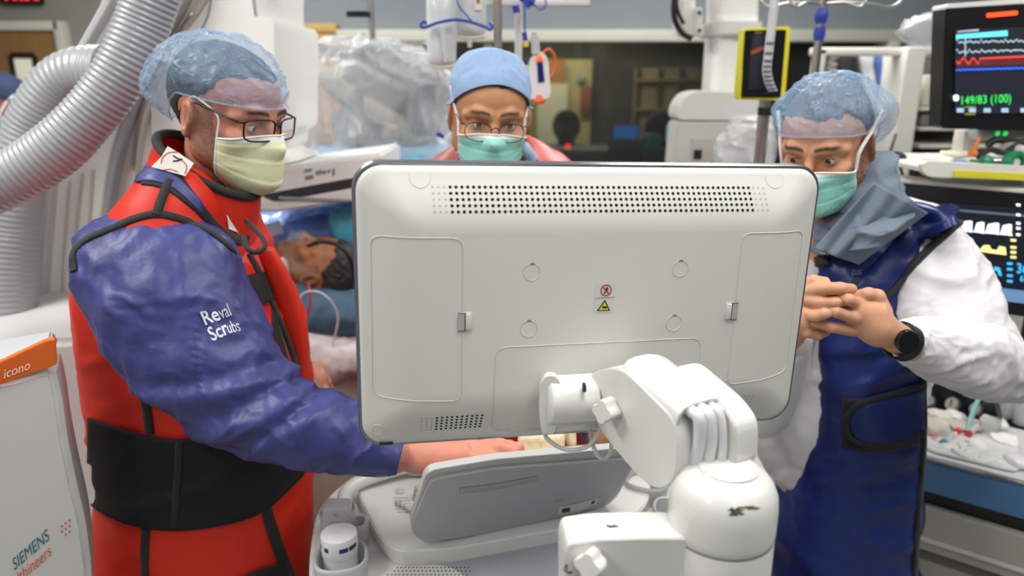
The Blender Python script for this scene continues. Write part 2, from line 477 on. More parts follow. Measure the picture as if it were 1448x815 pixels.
# ---------------------------------------------------------------- distance fields for bodies
def smin(a, b, k):
    h = np.clip(0.5 + 0.5 * (b - a) / k, 0, 1); return b * (1 - h) + a * h - k * h * (1 - h)
def sd_ell(p, c, r, R=None):
    q = p - np.asarray(c, np.float32)
    if R is not None: q = q @ np.asarray(R, np.float32)
    r = np.asarray(r, np.float32)
    k0 = np.linalg.norm(q / r, axis=-1); k1 = np.linalg.norm(q / (r * r), axis=-1) + 1e-9
    return k0 * (k0 - 1) / k1
def sd_cap(p, a, b, ra, rb):
    a = np.asarray(a, np.float32); b = np.asarray(b, np.float32); ba = b - a
    t = np.clip(((p - a) @ ba) / (ba @ ba + 1e-12), 0, 1)
    return np.linalg.norm(p - a - t[..., None] * ba, axis=-1) - (ra + (rb - ra) * t)
def surface_nets(v, origin, h):
    s = v < 0; nx, ny, nz = v.shape
    acc = np.zeros((nx - 1, ny - 1, nz - 1, 3), np.float32); cnt = np.zeros((nx - 1, ny - 1, nz - 1), np.float32)
    for ax in range(3):
        o1, o2 = [k for k in range(3) if k != ax]
        sl0 = [slice(None)] * 3; sl1 = [slice(None)] * 3; sl0[ax] = slice(0, -1); sl1[ax] = slice(1, None)
        a = v[tuple(sl0)]; b = v[tuple(sl1)]; ch = (a < 0) != (b < 0)
        t = np.where(ch, a / (a - b + 1e-20), 0)
        for d1 in (0, 1):
            for d2 in (0, 1):
                s_ = [slice(None)] * 3; s_[o1] = slice(d1, v.shape[o1] - 1 + d1); s_[o2] = slice(d2, v.shape[o2] - 1 + d2)
                c_ = ch[tuple(s_)]; t_ = t[tuple(s_)]
                acc[..., ax] += np.where(c_, t_, 0); acc[..., o1] += c_ * d1; acc[..., o2] += c_ * d2; cnt += c_
    m = cnt > 0; idx = np.full(m.shape, -1, np.int64); idx[m] = np.arange(m.sum())
    base = np.stack(np.nonzero(m), 1)
    V = (base + acc[m] / cnt[m][:, None]) * h + np.asarray(origin)
    Fc = []
    for ax in range(3):
        o1, o2 = (ax + 1) % 3, (ax + 2) % 3
        sl0 = [slice(None)] * 3; sl1 = [slice(None)] * 3; sl0[ax] = slice(0, -1); sl1[ax] = slice(1, None)
        a = s[tuple(sl0)]; b = s[tuple(sl1)]; e = np.stack(np.nonzero(a != b), 1)
        e = e[(e[:, o1] > 0) & (e[:, o2] > 0) & (e[:, o1] < v.shape[o1] - 1) & (e[:, o2] < v.shape[o2] - 1)]
        ins = a[tuple(e.T)]
        def cid(d1, d2):
            q = e.copy(); q[:, o1] -= d1; q[:, o2] -= d2; return idx[tuple(q.T)]
        q = np.stack([cid(1, 1), cid(0, 1), cid(0, 0), cid(1, 0)], 1)
        q[~ins] = q[~ins][:, ::-1]; Fc.append(q)
    return V, np.vstack(Fc)
def sdf_mesh(fn, lo, hi, h, smooth=1):
    lo = np.asarray(lo, float); n = np.ceil((np.asarray(hi) - lo) / h).astype(int) + 1
    g = np.stack(np.meshgrid(*[lo[k] + h * np.arange(n[k]) for k in range(3)], indexing='ij'), -1).astype(np.float32)
    V, Fc = surface_nets(fn(g), lo, h)
    for _ in range(smooth):
        a = np.zeros_like(V); c = np.zeros(len(V))
        for k in range(4):
            for d in (1, 3):
                np.add.at(a, Fc[:, k], V[Fc[:, (k + d) % 4]]); np.add.at(c, Fc[:, k], 1)
        V = V * 0.5 + 0.5 * a / np.maximum(c, 1)[:, None]
    return V, Fc
def chain(joints, radii):
    return [(joints[i], joints[i + 1], radii[i], radii[i + 1]) for i in range(len(joints) - 1)]
def caps_mesh(groups, h=0.003, pad=0.012, kin=0.012, kout=0.006):
    """limbs: groups of capsules, smooth inside a group (kin) and between groups (kout)"""
    allp = np.array([q for g in groups for c in g for q in c[:2]]); rm = max(max(c[2], c[3]) for g in groups for c in g)
    def fn(g):
        d = None
        for gr in groups:
            e = None
            for a, b, ra, rb in gr:
                x = sd_cap(g, a, b, ra, rb); e = x if e is None else smin(e, x, kin)
            d = e if d is None else smin(d, e, kout)
        return d
    return sdf_mesh(fn, allp.min(0) - rm - pad, allp.max(0) + rm + pad, h)
W_US = mat('machine_white', (219, 219, 216), 0.32, var=0.012, coat=0.15)
W_SH = mat('monitor_shell', (214, 214, 209), 0.42, var=0.012)
W_DK = mat('console_grey', (196, 196, 194), 0.45, var=0.02)
G_MID = mat('machine_grey', (140, 140, 142), 0.5, var=0.02)
G_TP = mat('panel_back_grey', (176, 177, 179), 0.38, var=0.02)
G_DRK = mat('dark_plastic', (38, 38, 40), 0.5, var=0.02)
BLK = mat('black_plastic', (12, 12, 13), 0.45, var=0)
HOLE = mat('hole_black', (14, 13, 12), 0.9, var=0)
DIM = mat('dimple_grey', (176, 176, 172), 0.6, var=0)
SEAM = mat('seam_light', (200, 200, 196), 0.5, var=0)
CHROME = mat('chrome_rim', (158, 160, 164), 0.25, 0.85, var=0)
STEEL = mat('steel', (176, 176, 174), 0.3, 1.0, var=0.02)
CABLE = mat('white_cable', (216, 216, 218), 0.4, var=0)
RED = mat('sign_red', (190, 40, 38), 0.5, var=0); YEL = mat('sign_yellow', (214, 200, 60), 0.5, var=0)
WEAR = mat('worn_paint', (92, 80, 62), 0.8, var=0.5, vscale=300, bump=0.4, bscale=500)
LG = mat('holder_grey', (186, 187, 190), 0.35, var=0.01)
PROBE = mat('probe_grey', (190, 191, 194), 0.4, var=0.01)
NB = mat('navy_print', (24, 62, 122), 0.45, var=0)
# ================================================================ ROOM
YB = 4.5                                     # back wall
WALLM = mat('wall_paint', (140, 147, 155), 0.7, bump=0.05, bscale=200, var=0.02, vscale=1.5)
WALLW = mat('wall_paint_warm', (176, 176, 168), 0.7, bump=0.05, bscale=200, var=0.02, vscale=1.5)
FLOORM = mat('floor_vinyl', (150, 150, 146), 0.35, var=0.06, vscale=3)
CEILM = mat('ceiling_tile', (222, 222, 216), 0.8, bump=0.2, bscale=120, var=0.02)
TRIM = mat('trim_cream', (206, 204, 192), 0.5, var=0.02)
WOOD = mat('door_wood', (178, 130, 62), 0.45, var=0.12, vscale=6, stretch=(6, 6, 0.6))
WOODB = mat('door_wood_dark', (140, 104, 60), 0.45, var=0.12, vscale=6, stretch=(6, 6, 0.6))
XL, XR, ZC, YF = -3.9, 4.2, 2.9, -3.0
def st(o): o['kind'] = 'structure'; return o
st(box('floor', (XR - XL + 0.4, 12.0, 0.1), T((XL + XR) / 2, 2.9, -0.05), FLOORM, None, 0))
st(box('ceiling', (XR - XL + 0.4, 12.0, 0.1), T((XL + XR) / 2, 2.9, ZC + 0.05), CEILM, None, 0))
st(box('wall_left', (0.1, 8.0, ZC), T(XL - 0.05, 0.8, ZC / 2), WALLW, None, 0))
st(box('wall_right', (0.1, 12.0, ZC), T(XR + 0.05, 2.9, ZC / 2), WALLM, None, 0))
st(box('wall_front', (XR - XL + 0.2, 0.1, ZC), T((XL + XR) / 2, YF - 0.05, ZC / 2), WALLM, None, 0))
wx0, wx1 = P(492, 60, YB)[0], P(1150, 60, YB)[0] + 0.45
wz0, wz1 = 0.95, P(800, 58, YB)[2]
xm = P(380, 50, YB)[0]
st(box('wall_back', (xm - XL, 0.14, ZC), T((XL + xm) / 2, YB + 0.07, ZC / 2), mat('wall_paint_warm_light', (146, 144, 136), 0.7, bump=0.05, bscale=200, var=0.02, vscale=1.5), None, 0))  # warmer light on this left stretch is painted into the wall colour
st(boxes('wall_back', [((wx0 - xm, 0.14, ZC), T((xm + wx0) / 2, YB + 0.07, ZC / 2)), ((XR - wx1, 0.14, ZC), T((XR + wx1) / 2, YB + 0.07, ZC / 2)),
    ((wx1 - wx0, 0.14, ZC - wz1), T((wx0 + wx1) / 2, YB + 0.07, (ZC + wz1) / 2)), ((wx1 - wx0, 0.14, wz0), T((wx0 + wx1) / 2, YB + 0.07, wz0 / 2))], WALLM, None, 0))
th = 0.065
win = st(boxes('window_1', [((wx1 - wx0 + 0.1, 0.18, th), T((wx0 + wx1) / 2, YB + 0.02, wz1 + th / 2 - 0.005)), ((wx1 - wx0 + 0.1, 0.2, th), T((wx0 + wx1) / 2, YB + 0.02, wz0 - th / 2)),
    ((th, 0.18, wz1 - wz0), T(wx0, YB + 0.02, (wz0 + wz1) / 2)), ((th, 0.18, wz1 - wz0), T(wx1, YB + 0.02, (wz0 + wz1) / 2)), ((0.05, 0.1, wz1 - wz0), T(P(690, 60, YB)[0], YB + 0.05, (wz0 + wz1) / 2))], TRIM, None, 0.004))
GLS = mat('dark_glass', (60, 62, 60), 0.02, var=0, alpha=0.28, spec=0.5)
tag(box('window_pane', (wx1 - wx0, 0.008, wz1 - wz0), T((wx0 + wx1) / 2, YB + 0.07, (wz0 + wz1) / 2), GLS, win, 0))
for s, x in (('left', (XL + wx0) / 2),): st(box('baseboard_back', (XR - XL, 0.015, 0.1), T((XL + XR) / 2, YB - 0.008, 0.05), G_DRK if 'G_DRK' in globals() else mat('dark_plastic', (38, 38, 40), 0.5), None, 0.002))
# doors
dl, dr, dt = P(-70, 50, YB)[0], P(88, 50, YB)[0], P(60, 44, YB)[2]
d1 = st(box('door_1', (dr - dl, 0.05, dt), T((dl + dr) / 2, YB - 0.03, dt / 2), WOODB, None, 0.004))
fr = 0.05
boxes('door_frame', [((fr, 0.08, dt + fr), T(dr + fr / 2, YB - 0.04, (dt + fr) / 2)), ((dr - dl + fr, 0.08, fr), T((dl + dr) / 2, YB - 0.04, dt + fr / 2)), ((fr, 0.08, dt + fr), T(dl - fr / 2, YB - 0.04, (dt + fr) / 2))], TRIM, d1, 0.004)
vl, vr, vt, vb = P(29, 100, YB)[0], P(61, 100, YB)[0], P(45, 79, YB)[2], P(45, 132, YB)[2] - 0.35
boxes('vision_panel_frame', [((vr - vl, 0.02, 0.035), T((vl + vr) / 2, YB - 0.06, vt)), ((vr - vl, 0.02, 0.035), T((vl + vr) / 2, YB - 0.06, vb)), ((0.03, 0.02, vt - vb), T(vl, YB - 0.06, (vt + vb) / 2)), ((0.03, 0.02, vt - vb), T(vr, YB - 0.06, (vt + vb) / 2))], mat('black_frame', (24, 22, 20), 0.4), d1, 0.002)
box('vision_panel', (vr - vl, 0.01, vt - vb), T((vl + vr) / 2, YB - 0.06, (vt + vb) / 2), mat('lit_corridor_glass', (214, 214, 190), 0.15, var=0, emit=(214, 214, 190), estr=0.35), d1, 0)
lathe('door_handle', [(0.012, 0), (0.012, 0.05), (0.03, 0.055), (0.03, 0.075), (0.01, 0.08)], zaxis((dr - 0.08, YB - 0.055, 1.0), (0, -1, 0)), STEEL if 'STEEL' in globals() else TRIM, d1, 20)
el, er, et = P(393, 50, YB)[0], P(480, 50, YB)[0], P(430, 47, YB)[2]
d2 = st(box('door_2', (er - el, 0.05, et), T((el + er) / 2, YB - 0.03, et / 2), WOOD, None, 0.004))
boxes('door_frame', [((er - el, 0.07, fr), T((el + er) / 2, YB - 0.035, et + fr / 2))], mat('frame_yellowish', (196, 160, 84), 0.5), d2, 0.004)
box('door_closer', (0.16, 0.06, 0.05), T(er - 0.02, YB - 0.08, et - 0.10), mat('closer_grey', (150, 146, 136), 0.4, 0.6), d2, 0.01)
# clock
ck = thing('digital_clock', 'black digital clock with red digits high on the wall at far left', 'clock', P(26, -4, YB - 0.03))
ca, cb2 = P(-6, -20, YB - 0.05), P(57, 6, YB - 0.05)
box('clock_case', (cb2[0] - ca[0], 0.05, ca[2] - cb2[2]), T((ca[0] + cb2[0]) / 2, YB - 0.025, (ca[2] + cb2[2]) / 2), BLK if 'BLK' in globals() else WOODB, ck, 0.006)
text_at('clock_digits', '10:36', frame((P(2, 1, YB - 0.06)[0], YB - 0.053, P(10, 1, YB)[2] ), (1, 0, 0), (0, 0, 1)) @ Matrix.Rotation(math.pi / 2, 4, 'X'), 0.10, mat('led_red', (255, 20, 20), 0.5, var=0, emit=(255, 20, 20), estr=2.5), ck, bold=True)
# ---- control room behind the glass
YC = 8.2
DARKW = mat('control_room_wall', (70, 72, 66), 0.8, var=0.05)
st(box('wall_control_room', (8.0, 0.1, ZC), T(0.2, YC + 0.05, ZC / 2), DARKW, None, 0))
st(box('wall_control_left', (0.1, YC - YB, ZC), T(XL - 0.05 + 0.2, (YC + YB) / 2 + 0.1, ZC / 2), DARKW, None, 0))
area_light('control_room_light', (0.4, 7.3, 2.8), 1.6, 0.6, 34, (1, 0.93, 0.7))
def cp(px, py, d=YC): return P(px, py, d)
CREAM = mat('corridor_cream', (196, 184, 130), 0.6, var=0.03)
a, b = cp(748, 84, 8.1), cp(838, 84, 8.1)
dc = thing('corridor_door', 'wooden door standing in the lit opening seen through the dark window', 'door', ((a[0] + b[0]) / 2, 8.1, 0))
box('door_panel', ((b[0] - a[0]) * 0.42, 0.05, a[2]), T(a[0] + (b[0] - a[0]) * 0.36, 8.05, a[2] / 2), WOOD, dc, 0.003)
box('door_opening', (b[0] - a[0], 0.03, a[2]), T((a[0] + b[0]) / 2, 8.13, a[2] / 2), CREAM, dc, 0.003)
box('door_window', (0.32, 0.02, 0.75), T(cp(781, 130, 8.02)[0], 8.01, 1.35), mat('pale_glass', (208, 208, 176), 0.3, emit=(208, 208, 176), estr=0.25), dc, 0.002)
NOT = [('notice', 'small pale notice above the coloured poster behind the window', (817, 105, 829, 115), (150, 178, 190)), ('poster', 'reddish brown striped poster on the cream wall behind the window', (821, 122, 836, 162), (160, 92, 70))]
for nm, lbl, (x0, y0, x1, y1), c in NOT:
    tag(pbox(nm, x0, y0, x1, y1, 8.07, 0.01, mat(nm + '_print', c, 0.6, var=0.3, vscale=6, stretch=(1, 1, 8))), lbl, 'poster')
a, b = cp(898, 97, 8.1), cp(994, 150, 8.1)
cabm = mat('cabinet_tan', (150, 138, 96), 0.5, var=0.25, vscale=4)
cb_ = thing('supply_cabinet', 'glass fronted tan supply cabinet dimly lit behind the window', 'cabinet', ((a[0] + b[0]) / 2, 8.0, 0))
box('cabinet_body', (b[0] - a[0], 0.15, a[2]), T((a[0] + b[0]) / 2, 8.08, a[2] / 2), cabm, cb_, 0.01)
for f_ in (0.03, 0.33, 0.62, 0.97): box('cabinet_stile', (0.04, 0.03, a[2]), T(a[0] + (b[0] - a[0]) * f_, 7.99, a[2] / 2), mat('stile_dark', (70, 66, 50), 0.5), cb_, 0.004)
for k in range(3): box('cabinet_shelf', (b[0] - a[0], 0.04, 0.03), T((a[0] + b[0]) / 2, 7.985, a[2] - 0.12 - 0.3 * k), cabm, cb_, 0.004)
# seated silhouettes with workstations
def sitter(cx, cy, sr, lbl, hair, top, y=6.0):
    h = P(cx, cy, y); r = sr
    bd = thing('person', lbl, 'person', (h[0], y, 0))
    def fn(g):
        d = sd_ell(g, h, (r * 1.0, r * 1.0, r * 1.15))
        d = smin(d, sd_cap(g, h + [0, 0, -0.1], h + [0, 0.0, -0.22], 0.055, 0.07), 0.03)
        d = smin(d, sd_cap(g, h + [-0.16, 0, -0.29], h + [0.16, 0, -0.29], 0.08, 0.08), 0.06)
        d = smin(d, sd_cap(g, h + [0, 0, -0.32], h + [0, 0.0, -0.75], 0.17, 0.16), 0.06)
        for s in (-1, 1):
            d = smin(d, sd_cap(g, h + [s * 0.2, 0, -0.3], h + [s * 0.26, 0.05, -0.58], 0.06, 0.05), 0.03)
            d = smin(d, sd_cap(g, h + [s * 0.26, 0.05, -0.58], h + [s * 0.16, 0.27, -0.55], 0.048, 0.035), 0.02)
            d = smin(d, sd_cap(g, h + [s * 0.1, 0, -0.8], h + [s * 0.12, 0.42, -0.78], 0.09, 0.07), 0.03)
            d = smin(d, sd_cap(g, h + [s * 0.12, 0.42, -0.78], h + [s * 0.12, 0.42, -1.2], 0.06, 0.05), 0.02)
        return d
    V, Fc = sdf_mesh(fn, h - [0.4, 0.3, 1.3], h + [0.4, 0.6, 0.2], 0.018)
    col = np.tile(np.array(srgb(*top)), (len(V), 1)); hd_ = V[:, 2] > h[2] - 0.12
    col[hd_] = np.array(srgb(*hair))
    mk('body', V, Fc, mat('silhouette_cloth', top, 0.8, attr='Col'), bd, col=col)
    ch = thing('office_chair', 'dark office chair under the ' + lbl.split(' person')[0] + ' person behind the window', 'chair', (h[0], y, 0))
    box('seat', (0.46, 0.44, 0.07), T(h[0], y + 0.05, max(0.3, h[2] - 1.0)), G_DRK, ch, 0.02)
    lathe('pedestal', [(0.03, 0), (0.03, max(0.3, h[2] - 1.0) - 0.03)], frame((h[0], y + 0.05, 0)), G_DRK, ch, 16)
    boxes('base', [((0.55, 0.05, 0.05), T(h[0], y + 0.05, 0.03)), ((0.05, 0.55, 0.05), T(h[0], y + 0.05, 0.03))], G_DRK, ch, 0.01)
sitter(801, 178, 0.12, 'dark haired person seated near the lit corridor door', (46, 30, 26), (22, 30, 24), 6.2)
sitter(931, 182, 0.12, 'hunched person in dark blue seated beside blue screens', (22, 26, 44), (20, 24, 40), 6.0)
tag(pbox('desk', 745, 212, 985, 228, 5.55, 0.5, mat('desk_dark', (44, 46, 44), 0.5)), 'long dark workstation desk under the control window', 'desk')
for nm, lbl, r_, c, s in [('computer_screen', 'blue lit computer screen left of the hunched person', (868, 178, 902, 196), (40, 110, 190), 0.5), ('computer_screen', 'bright pale blue computer screen right of the hunched person', (943, 176, 962, 200), (120, 190, 235), 1.0)]:
    t_ = thing(nm, lbl, 'screen', P((r_[0] + r_[2]) / 2, 215, 5.8))
    pbox('display', *r_, 5.79, 0.008, mat('lit_%d' % r_[0], c, 0.4, var=0.25, vscale=9, emit=c, estr=s), t_, 0)
    pbox('display_case', r_[0] - 2, r_[1] - 2, r_[2] + 2, r_[3] + 2, 5.80, 0.03, BLK, t_, 0.004)
    pbox('stand', (r_[0] + r_[2]) / 2 - 3, r_[3], (r_[0] + r_[2]) / 2 + 3, 214, 5.81, 0.02, BLK, t_, 0.003)
t_ = thing('computer_screen', 'dark back of a computer screen below the blue lit one', 'screen', P(885, 212, 5.56))
pbox('display_case', 860, 199, 912, 226, 5.5, 0.03, mat('dark_green_grey', (26, 36, 32), 0.6), t_, 0.01)
pbox('stand', 880, 204, 892, 212, 5.56, 0.03, BLK, t_, 0.003)
tag(pbox('supply_box', 912, 190, 935, 211.5, 5.6, 0.12, mat('green_teal', (30, 120, 96), 0.5, var=0.2)), 'green and teal box beside the dark screen back', 'box')
l = lathe('indicator_lamp', [(0.018, 0), (0.018, 0.01), (0.01, 0.02), (0.001, 0.022)], zaxis(P(803, 207, 5.54), (0, -1, 0)), mat('lamp_red', (255, 30, 30), 0.4, var=0, emit=(255, 30, 30), estr=2), None, 16); tag(l, 'small glowing red lamp in front of the dark haired person', 'lamp')
for k, (lx, ly, lw) in enumerate(LP):       # luminaires of the lights above
    f_ = thing('ceiling_light', 'square ceiling luminaire outside the frame', 'ceiling light', (lx, ly, 2.9))
    boxes('light_frame', [((0.66, 0.03, 0.03), T(lx, ly + 0.615, 2.885)), ((0.66, 0.03, 0.03), T(lx, ly - 0.615, 2.885)), ((0.03, 1.26, 0.03), T(lx + 0.315, ly, 2.885)), ((0.03, 1.26, 0.03), T(lx - 0.315, ly, 2.885))], CEILM, f_, 0.002)
    f_['label'] = 'square ceiling luminaire ' + ['above the corrugated hoses', 'above the ultrasound machine', 'above the anaesthesia workstation', 'above the patient table', 'above the equipment rack', 'above the ultrasound cart and nearest the camera', 'near the left wall by the camera'][k]
# ================================================================ ULTRASOUND MACHINE
US = thing('ultrasound_machine', 'white ultrasound machine, its monitor seen from behind on a jointed arm', 'ultrasound machine', (0.0, 1.0, 0.0))
MY, MT, MR = 0.19478792, -0.00929515, -0.02992342
_ex = np.array([math.cos(MY), math.sin(MY), 0]); _n0 = np.array([math.sin(MY), -math.cos(MY), 0]); _up = np.array([0, 0, 1.0])
_ez = _up * math.cos(MT) + _n0 * math.sin(MT)
_ex, _ez = _ex * math.cos(MR) + _ez * math.sin(MR), -_ex * math.sin(MR) + _ez * math.cos(MR)
MC = np.array([0.09840447, 0.82594476, 1.49180575]); MW, MH = 0.56, 0.33670607
MM = frame(MC, _ex, _ez); MMi = MM.inverted()
def mloc(px, py, yl=-0.026):
    o = MMi @ Vector(CAM); d = MMi.to_3x3() @ Vector(ray(px, py)); t = (yl - o.y) / d.y; q = o + d * t
    return q.x, q.z
def rings(lst, n=10, r0=0.03):
    V = []; Fc = []; K = 4 * n
    for ins, y in lst:
        r = max(0.010, r0 - ins * 0.35)
        V += [(x, y, z) for x, z in rrect(MW - 2 * ins, MH - 2 * ins, r, n)]
    for i in range(len(lst) - 1):
        for k in range(K): Fc.append((i * K + k, i * K + (k + 1) % K, (i + 1) * K + (k + 1) % K, (i + 1) * K + k))
    Fc.append(tuple(range(K))); Fc.append(tuple((len(lst) - 1) * K + k for k in range(K))[::-1])
    return [MM @ Vector(v) for v in V], Fc
_prof = [(0.0035, 0.006), (0.0035, 0.001), (0.0045, -0.0015), (0.007, -0.004)] + [(0.007 + 0.068 * t, -0.004 - 0.022 * math.sin(t * math.pi / 2) ** 1.15) for t in np.linspace(0.08, 1, 14)]
V, Fc = rings(_prof); shell = fixn(mk('monitor', V, Fc, W_SH, US, auto=30, label='large white monitor housing seen from behind'))
V, Fc = rings([(0.002, 0.026), (0.0, 0.024), (-0.0002, 0.004), (0.0012, 0.0), (0.0042, -0.0006), (0.0044, 0.003)]); fixn(mk('bezel', V, Fc, CHROME, shell, auto=30, label='dark metallic rim'))
box('screen', (MW - 0.02, 0.004, MH - 0.02), MM @ T(0, 0.026, 0), BLK, shell, 0.001)
SB = bvh_of(shell)
n_in = np.array(MM.to_3x3() @ Vector((0, 1, 0)))
def onshell(x, z, off=0.0):
    o = MM @ Vector((x, -0.3, z)); loc, n, i, d = SB.ray_cast(o, Vector(n_in))
    if loc is None: loc = MM @ Vector((x, -0.02, z)); n = -Vector(n_in)
    if n.dot(Vector(n_in)) > 0: n = -n
    return np.array(loc) + np.array(n) * off, np.array(n)
def discs(name, pts, r, m, par, n=10, off=0.0002):
    V = []; Fc = []
    for (x, z) in pts:
        c, nn = onshell(x, z, off); u = nrm(np.cross(nn, [0, 0, 1])); w = np.cross(nn, u); b = len(V)
        V += [c + r * (math.cos(a) * u + math.sin(a) * w) for a in np.linspace(0, 2 * math.pi, n, endpoint=False)]; Fc.append(tuple(b + k for k in range(n)))
    return fixn(mk(name, V, Fc, m, par, smooth=False))
def holes(name, tl, tr, bl, br, nc, nr, faint, r=0.0019):
    a, b, c, d = [np.array(mloc(*q)) for q in (tl, tr, bl, br)]; dark, dim = [], []
    for j in range(nr):
        for i in range(nc):
            u, v = i / (nc - 1), j / (nr - 1); q = (a * (1 - u) + b * u) * (1 - v) + (c * (1 - u) + d * u) * v
            (dim if (i < faint[0] or i >= nc - faint[1]) else dark).append(q)
    g = discs(name, dark, r, HOLE, shell)
    if dim: discs('blind_hole', dim, r * 0.75, DIM, shell); 
holes('vent_grille', (613, 267), (1088, 268), (615, 301), (1088, 298), 62, 5, (3, 3))
holes('vent_grille', (597, 596), (683, 591), (597, 616), (681, 611), 13, 5, (3, 0), 0.0016)
holes('vent_grille', (1008, 567), (1068, 562), (1004, 587), (1060, 583), 10, 5, (0, 4), 0.0017)
def seam(name, pts, closed=False, r=0.0007, m=SEAM, par=None):
    q = [onshell(x, z, 0.0)[0] for x, z in pts]
    V, Fc = tubeV(q, r, 6, closed); return mk(name, V, Fc, m, par or shell)
def pxs(lst, r=0.012, closed=True):
    p = [np.array(mloc(*q)) for q in lst]; p = roundpoly(p, r) if closed else p
    return resample(np.array(list(p) + ([p[0]] if closed else [])), 140)[:-1 if closed else None]
for q in ([(524, 337), (655, 337), (653, 568), (527, 568)], [(1050, 330), (1146, 329), (1122, 531), (1028, 545)], [(701, 492), (991, 478), (984, 612), (697, 618)]):
    seam('cover_seam', pxs(q), True)
for cx, cy in ((752, 385), (962, 380), (748, 465), (953, 457)):
    x, z = mloc(cx, cy); an = np.linspace(0, 2 * np.pi, 32, endpoint=False)
    seam('screw_cap', [(x + 0.0098 * math.cos(a), z + 0.0098 * math.sin(a)) for a in an], True, 0.0006)
    box('cap_notch', (0.005, 0.0006, 0.0014), MM @ T(x, -0.0262, z + 0.0096), G_DRK, shell, 0)
for cx, cy in ((535, 618), (715, 611)):
    x, z = mloc(cx, cy); an = np.linspace(0, 2 * np.pi, 24, endpoint=False)
    seam('screw_cap', [(x + 0.0068 * math.cos(a), z + 0.0068 * math.sin(a)) for a in an], True, 0.0006)
for cx, cy in ((594, 240), (1099, 243)):
    x, z = mloc(cx, cy, -0.012)
    seam('rim_tab', [(x - 0.0115, z + 0.002), (x - 0.0115, z - 0.008)] + [(x + 0.0115 * math.cos(a), z - 0.008 + 0.0115 * math.sin(a)) for a in np.linspace(math.pi, 2 * math.pi, 12)] + [(x + 0.0115, z + 0.002)], False, 0.0005)
for cx, cy, s in ((657, 455, 1), (1034, 440, -1)):
    x, z = mloc(cx, cy)
    lt = box('latch', (0.013, 0.0016, 0.022), MM @ T(x + 0.002 * s, -0.0262, z), SEAM, shell, 0.0007)
    box('latch_recess', (0.0075, 0.0006, 0.0205), MM @ T(x - 0.004 * s, -0.0274, z), DIM, lt, 0)
    box('latch_lever', (0.006, 0.003, 0.0195), MM @ T(x + 0.004 * s, -0.0278, z), W_SH, lt, 0.0012)
    box('latch_gap', (0.0007, 0.0005, 0.021), MM @ T(x + 0.0002 * s, -0.0277, z), G_DRK, lt, 0)
    box('latch_gap', (0.009, 0.0005, 0.0007), MM @ T(x - 0.003 * s, -0.0277, z + 0.0103), G_DRK, lt, 0)
    box('latch_gap', (0.009, 0.0005, 0.0007), MM @ T(x - 0.003 * s, -0.0277, z - 0.0103), G_DRK, lt, 0)
# warning label
x, z = mloc(855, 421)
lb = prism('warning_label', rrect(0.0245, 0.036, 0.003, 5), 0.0004, MM @ T(x, -0.0265, z), mat('label_film', (209, 209, 205), 0.3, var=0), shell, 0)
KM = MM @ T(x, -0.0268, z)
def flatpoly(name, pts, m, par, dy=0.0, M=None):
    return mk(name, [(M or KM) @ Vector((a, dy, b)) for a, b in pts], [tuple(range(len(pts)))], m, par, smooth=False)
def ringpoly(name, r0, r1, c, m, par, dy, n=32, M=None):
    V = []; 
    for r in (r0, r1): V += [(M or KM) @ Vector((c[0] + r * math.cos(a), dy, c[1] + r * math.sin(a))) for a in np.linspace(0, 2 * np.pi, n, endpoint=False)]
    return mk(name, V, [(k, (k + 1) % n, n + (k + 1) % n, n + k) for k in range(n)], m, par, smooth=False)
c = (0.0008, 0.0088)
ringpoly('prohibition_sign', 0.0056, 0.0069, c, RED, lb, -0.0003)
flatpoly('prohibition_sign', [(c[0] - 0.0050, c[1] + 0.0040), (c[0] - 0.0040, c[1] + 0.0050), (c[0] + 0.0050, c[1] - 0.0040), (c[0] + 0.0040, c[1] - 0.0050)], RED, lb, -0.0005)
flatpoly('figure_symbol', [(c[0] + 0.001, c[1] + 0.0042), (c[0] + 0.0026, c[1] + 0.003), (c[0] + 0.002, c[1] + 0.0005), (c[0] + 0.002, c[1] - 0.004), (c[0] + 0.0005, c[1] - 0.001), (c[0] - 0.0016, c[1] - 0.0045), (c[0] - 0.0026, c[1] - 0.004), (c[0] - 0.0008, c[1] + 0.001)], BLK, lb, -0.0002)
flatpoly('divider_line', [(-0.011, -0.0008), (0.0125, 0.0), (0.0125, 0.0008), (-0.011, 0.0)], G_MID, lb, -0.0003)
flatpoly('warning_triangle', [(-0.009, -0.0158), (0.0075, -0.0158), (0.0002, -0.0022)], BLK, lb, -0.0002)
flatpoly('warning_triangle', [(-0.0066, -0.0147), (0.0052, -0.0147), (0.0001, -0.0048)], YEL, lb, -0.0004)
flatpoly('crush_symbol', [(-0.0025, -0.0128), (0.003, -0.0128), (0.0034, -0.0105), (-0.001, -0.0102), (-0.0025, -0.0093)], BLK, lb, -0.0006)
# ports at the lower left rim
x, z = mloc(545, 632, -0.006); box('port', (0.016, 0.004, 0.0035), MM @ T(x + 0.001, -0.004, z + 0.0035), G_DRK, shell, 0.0008)

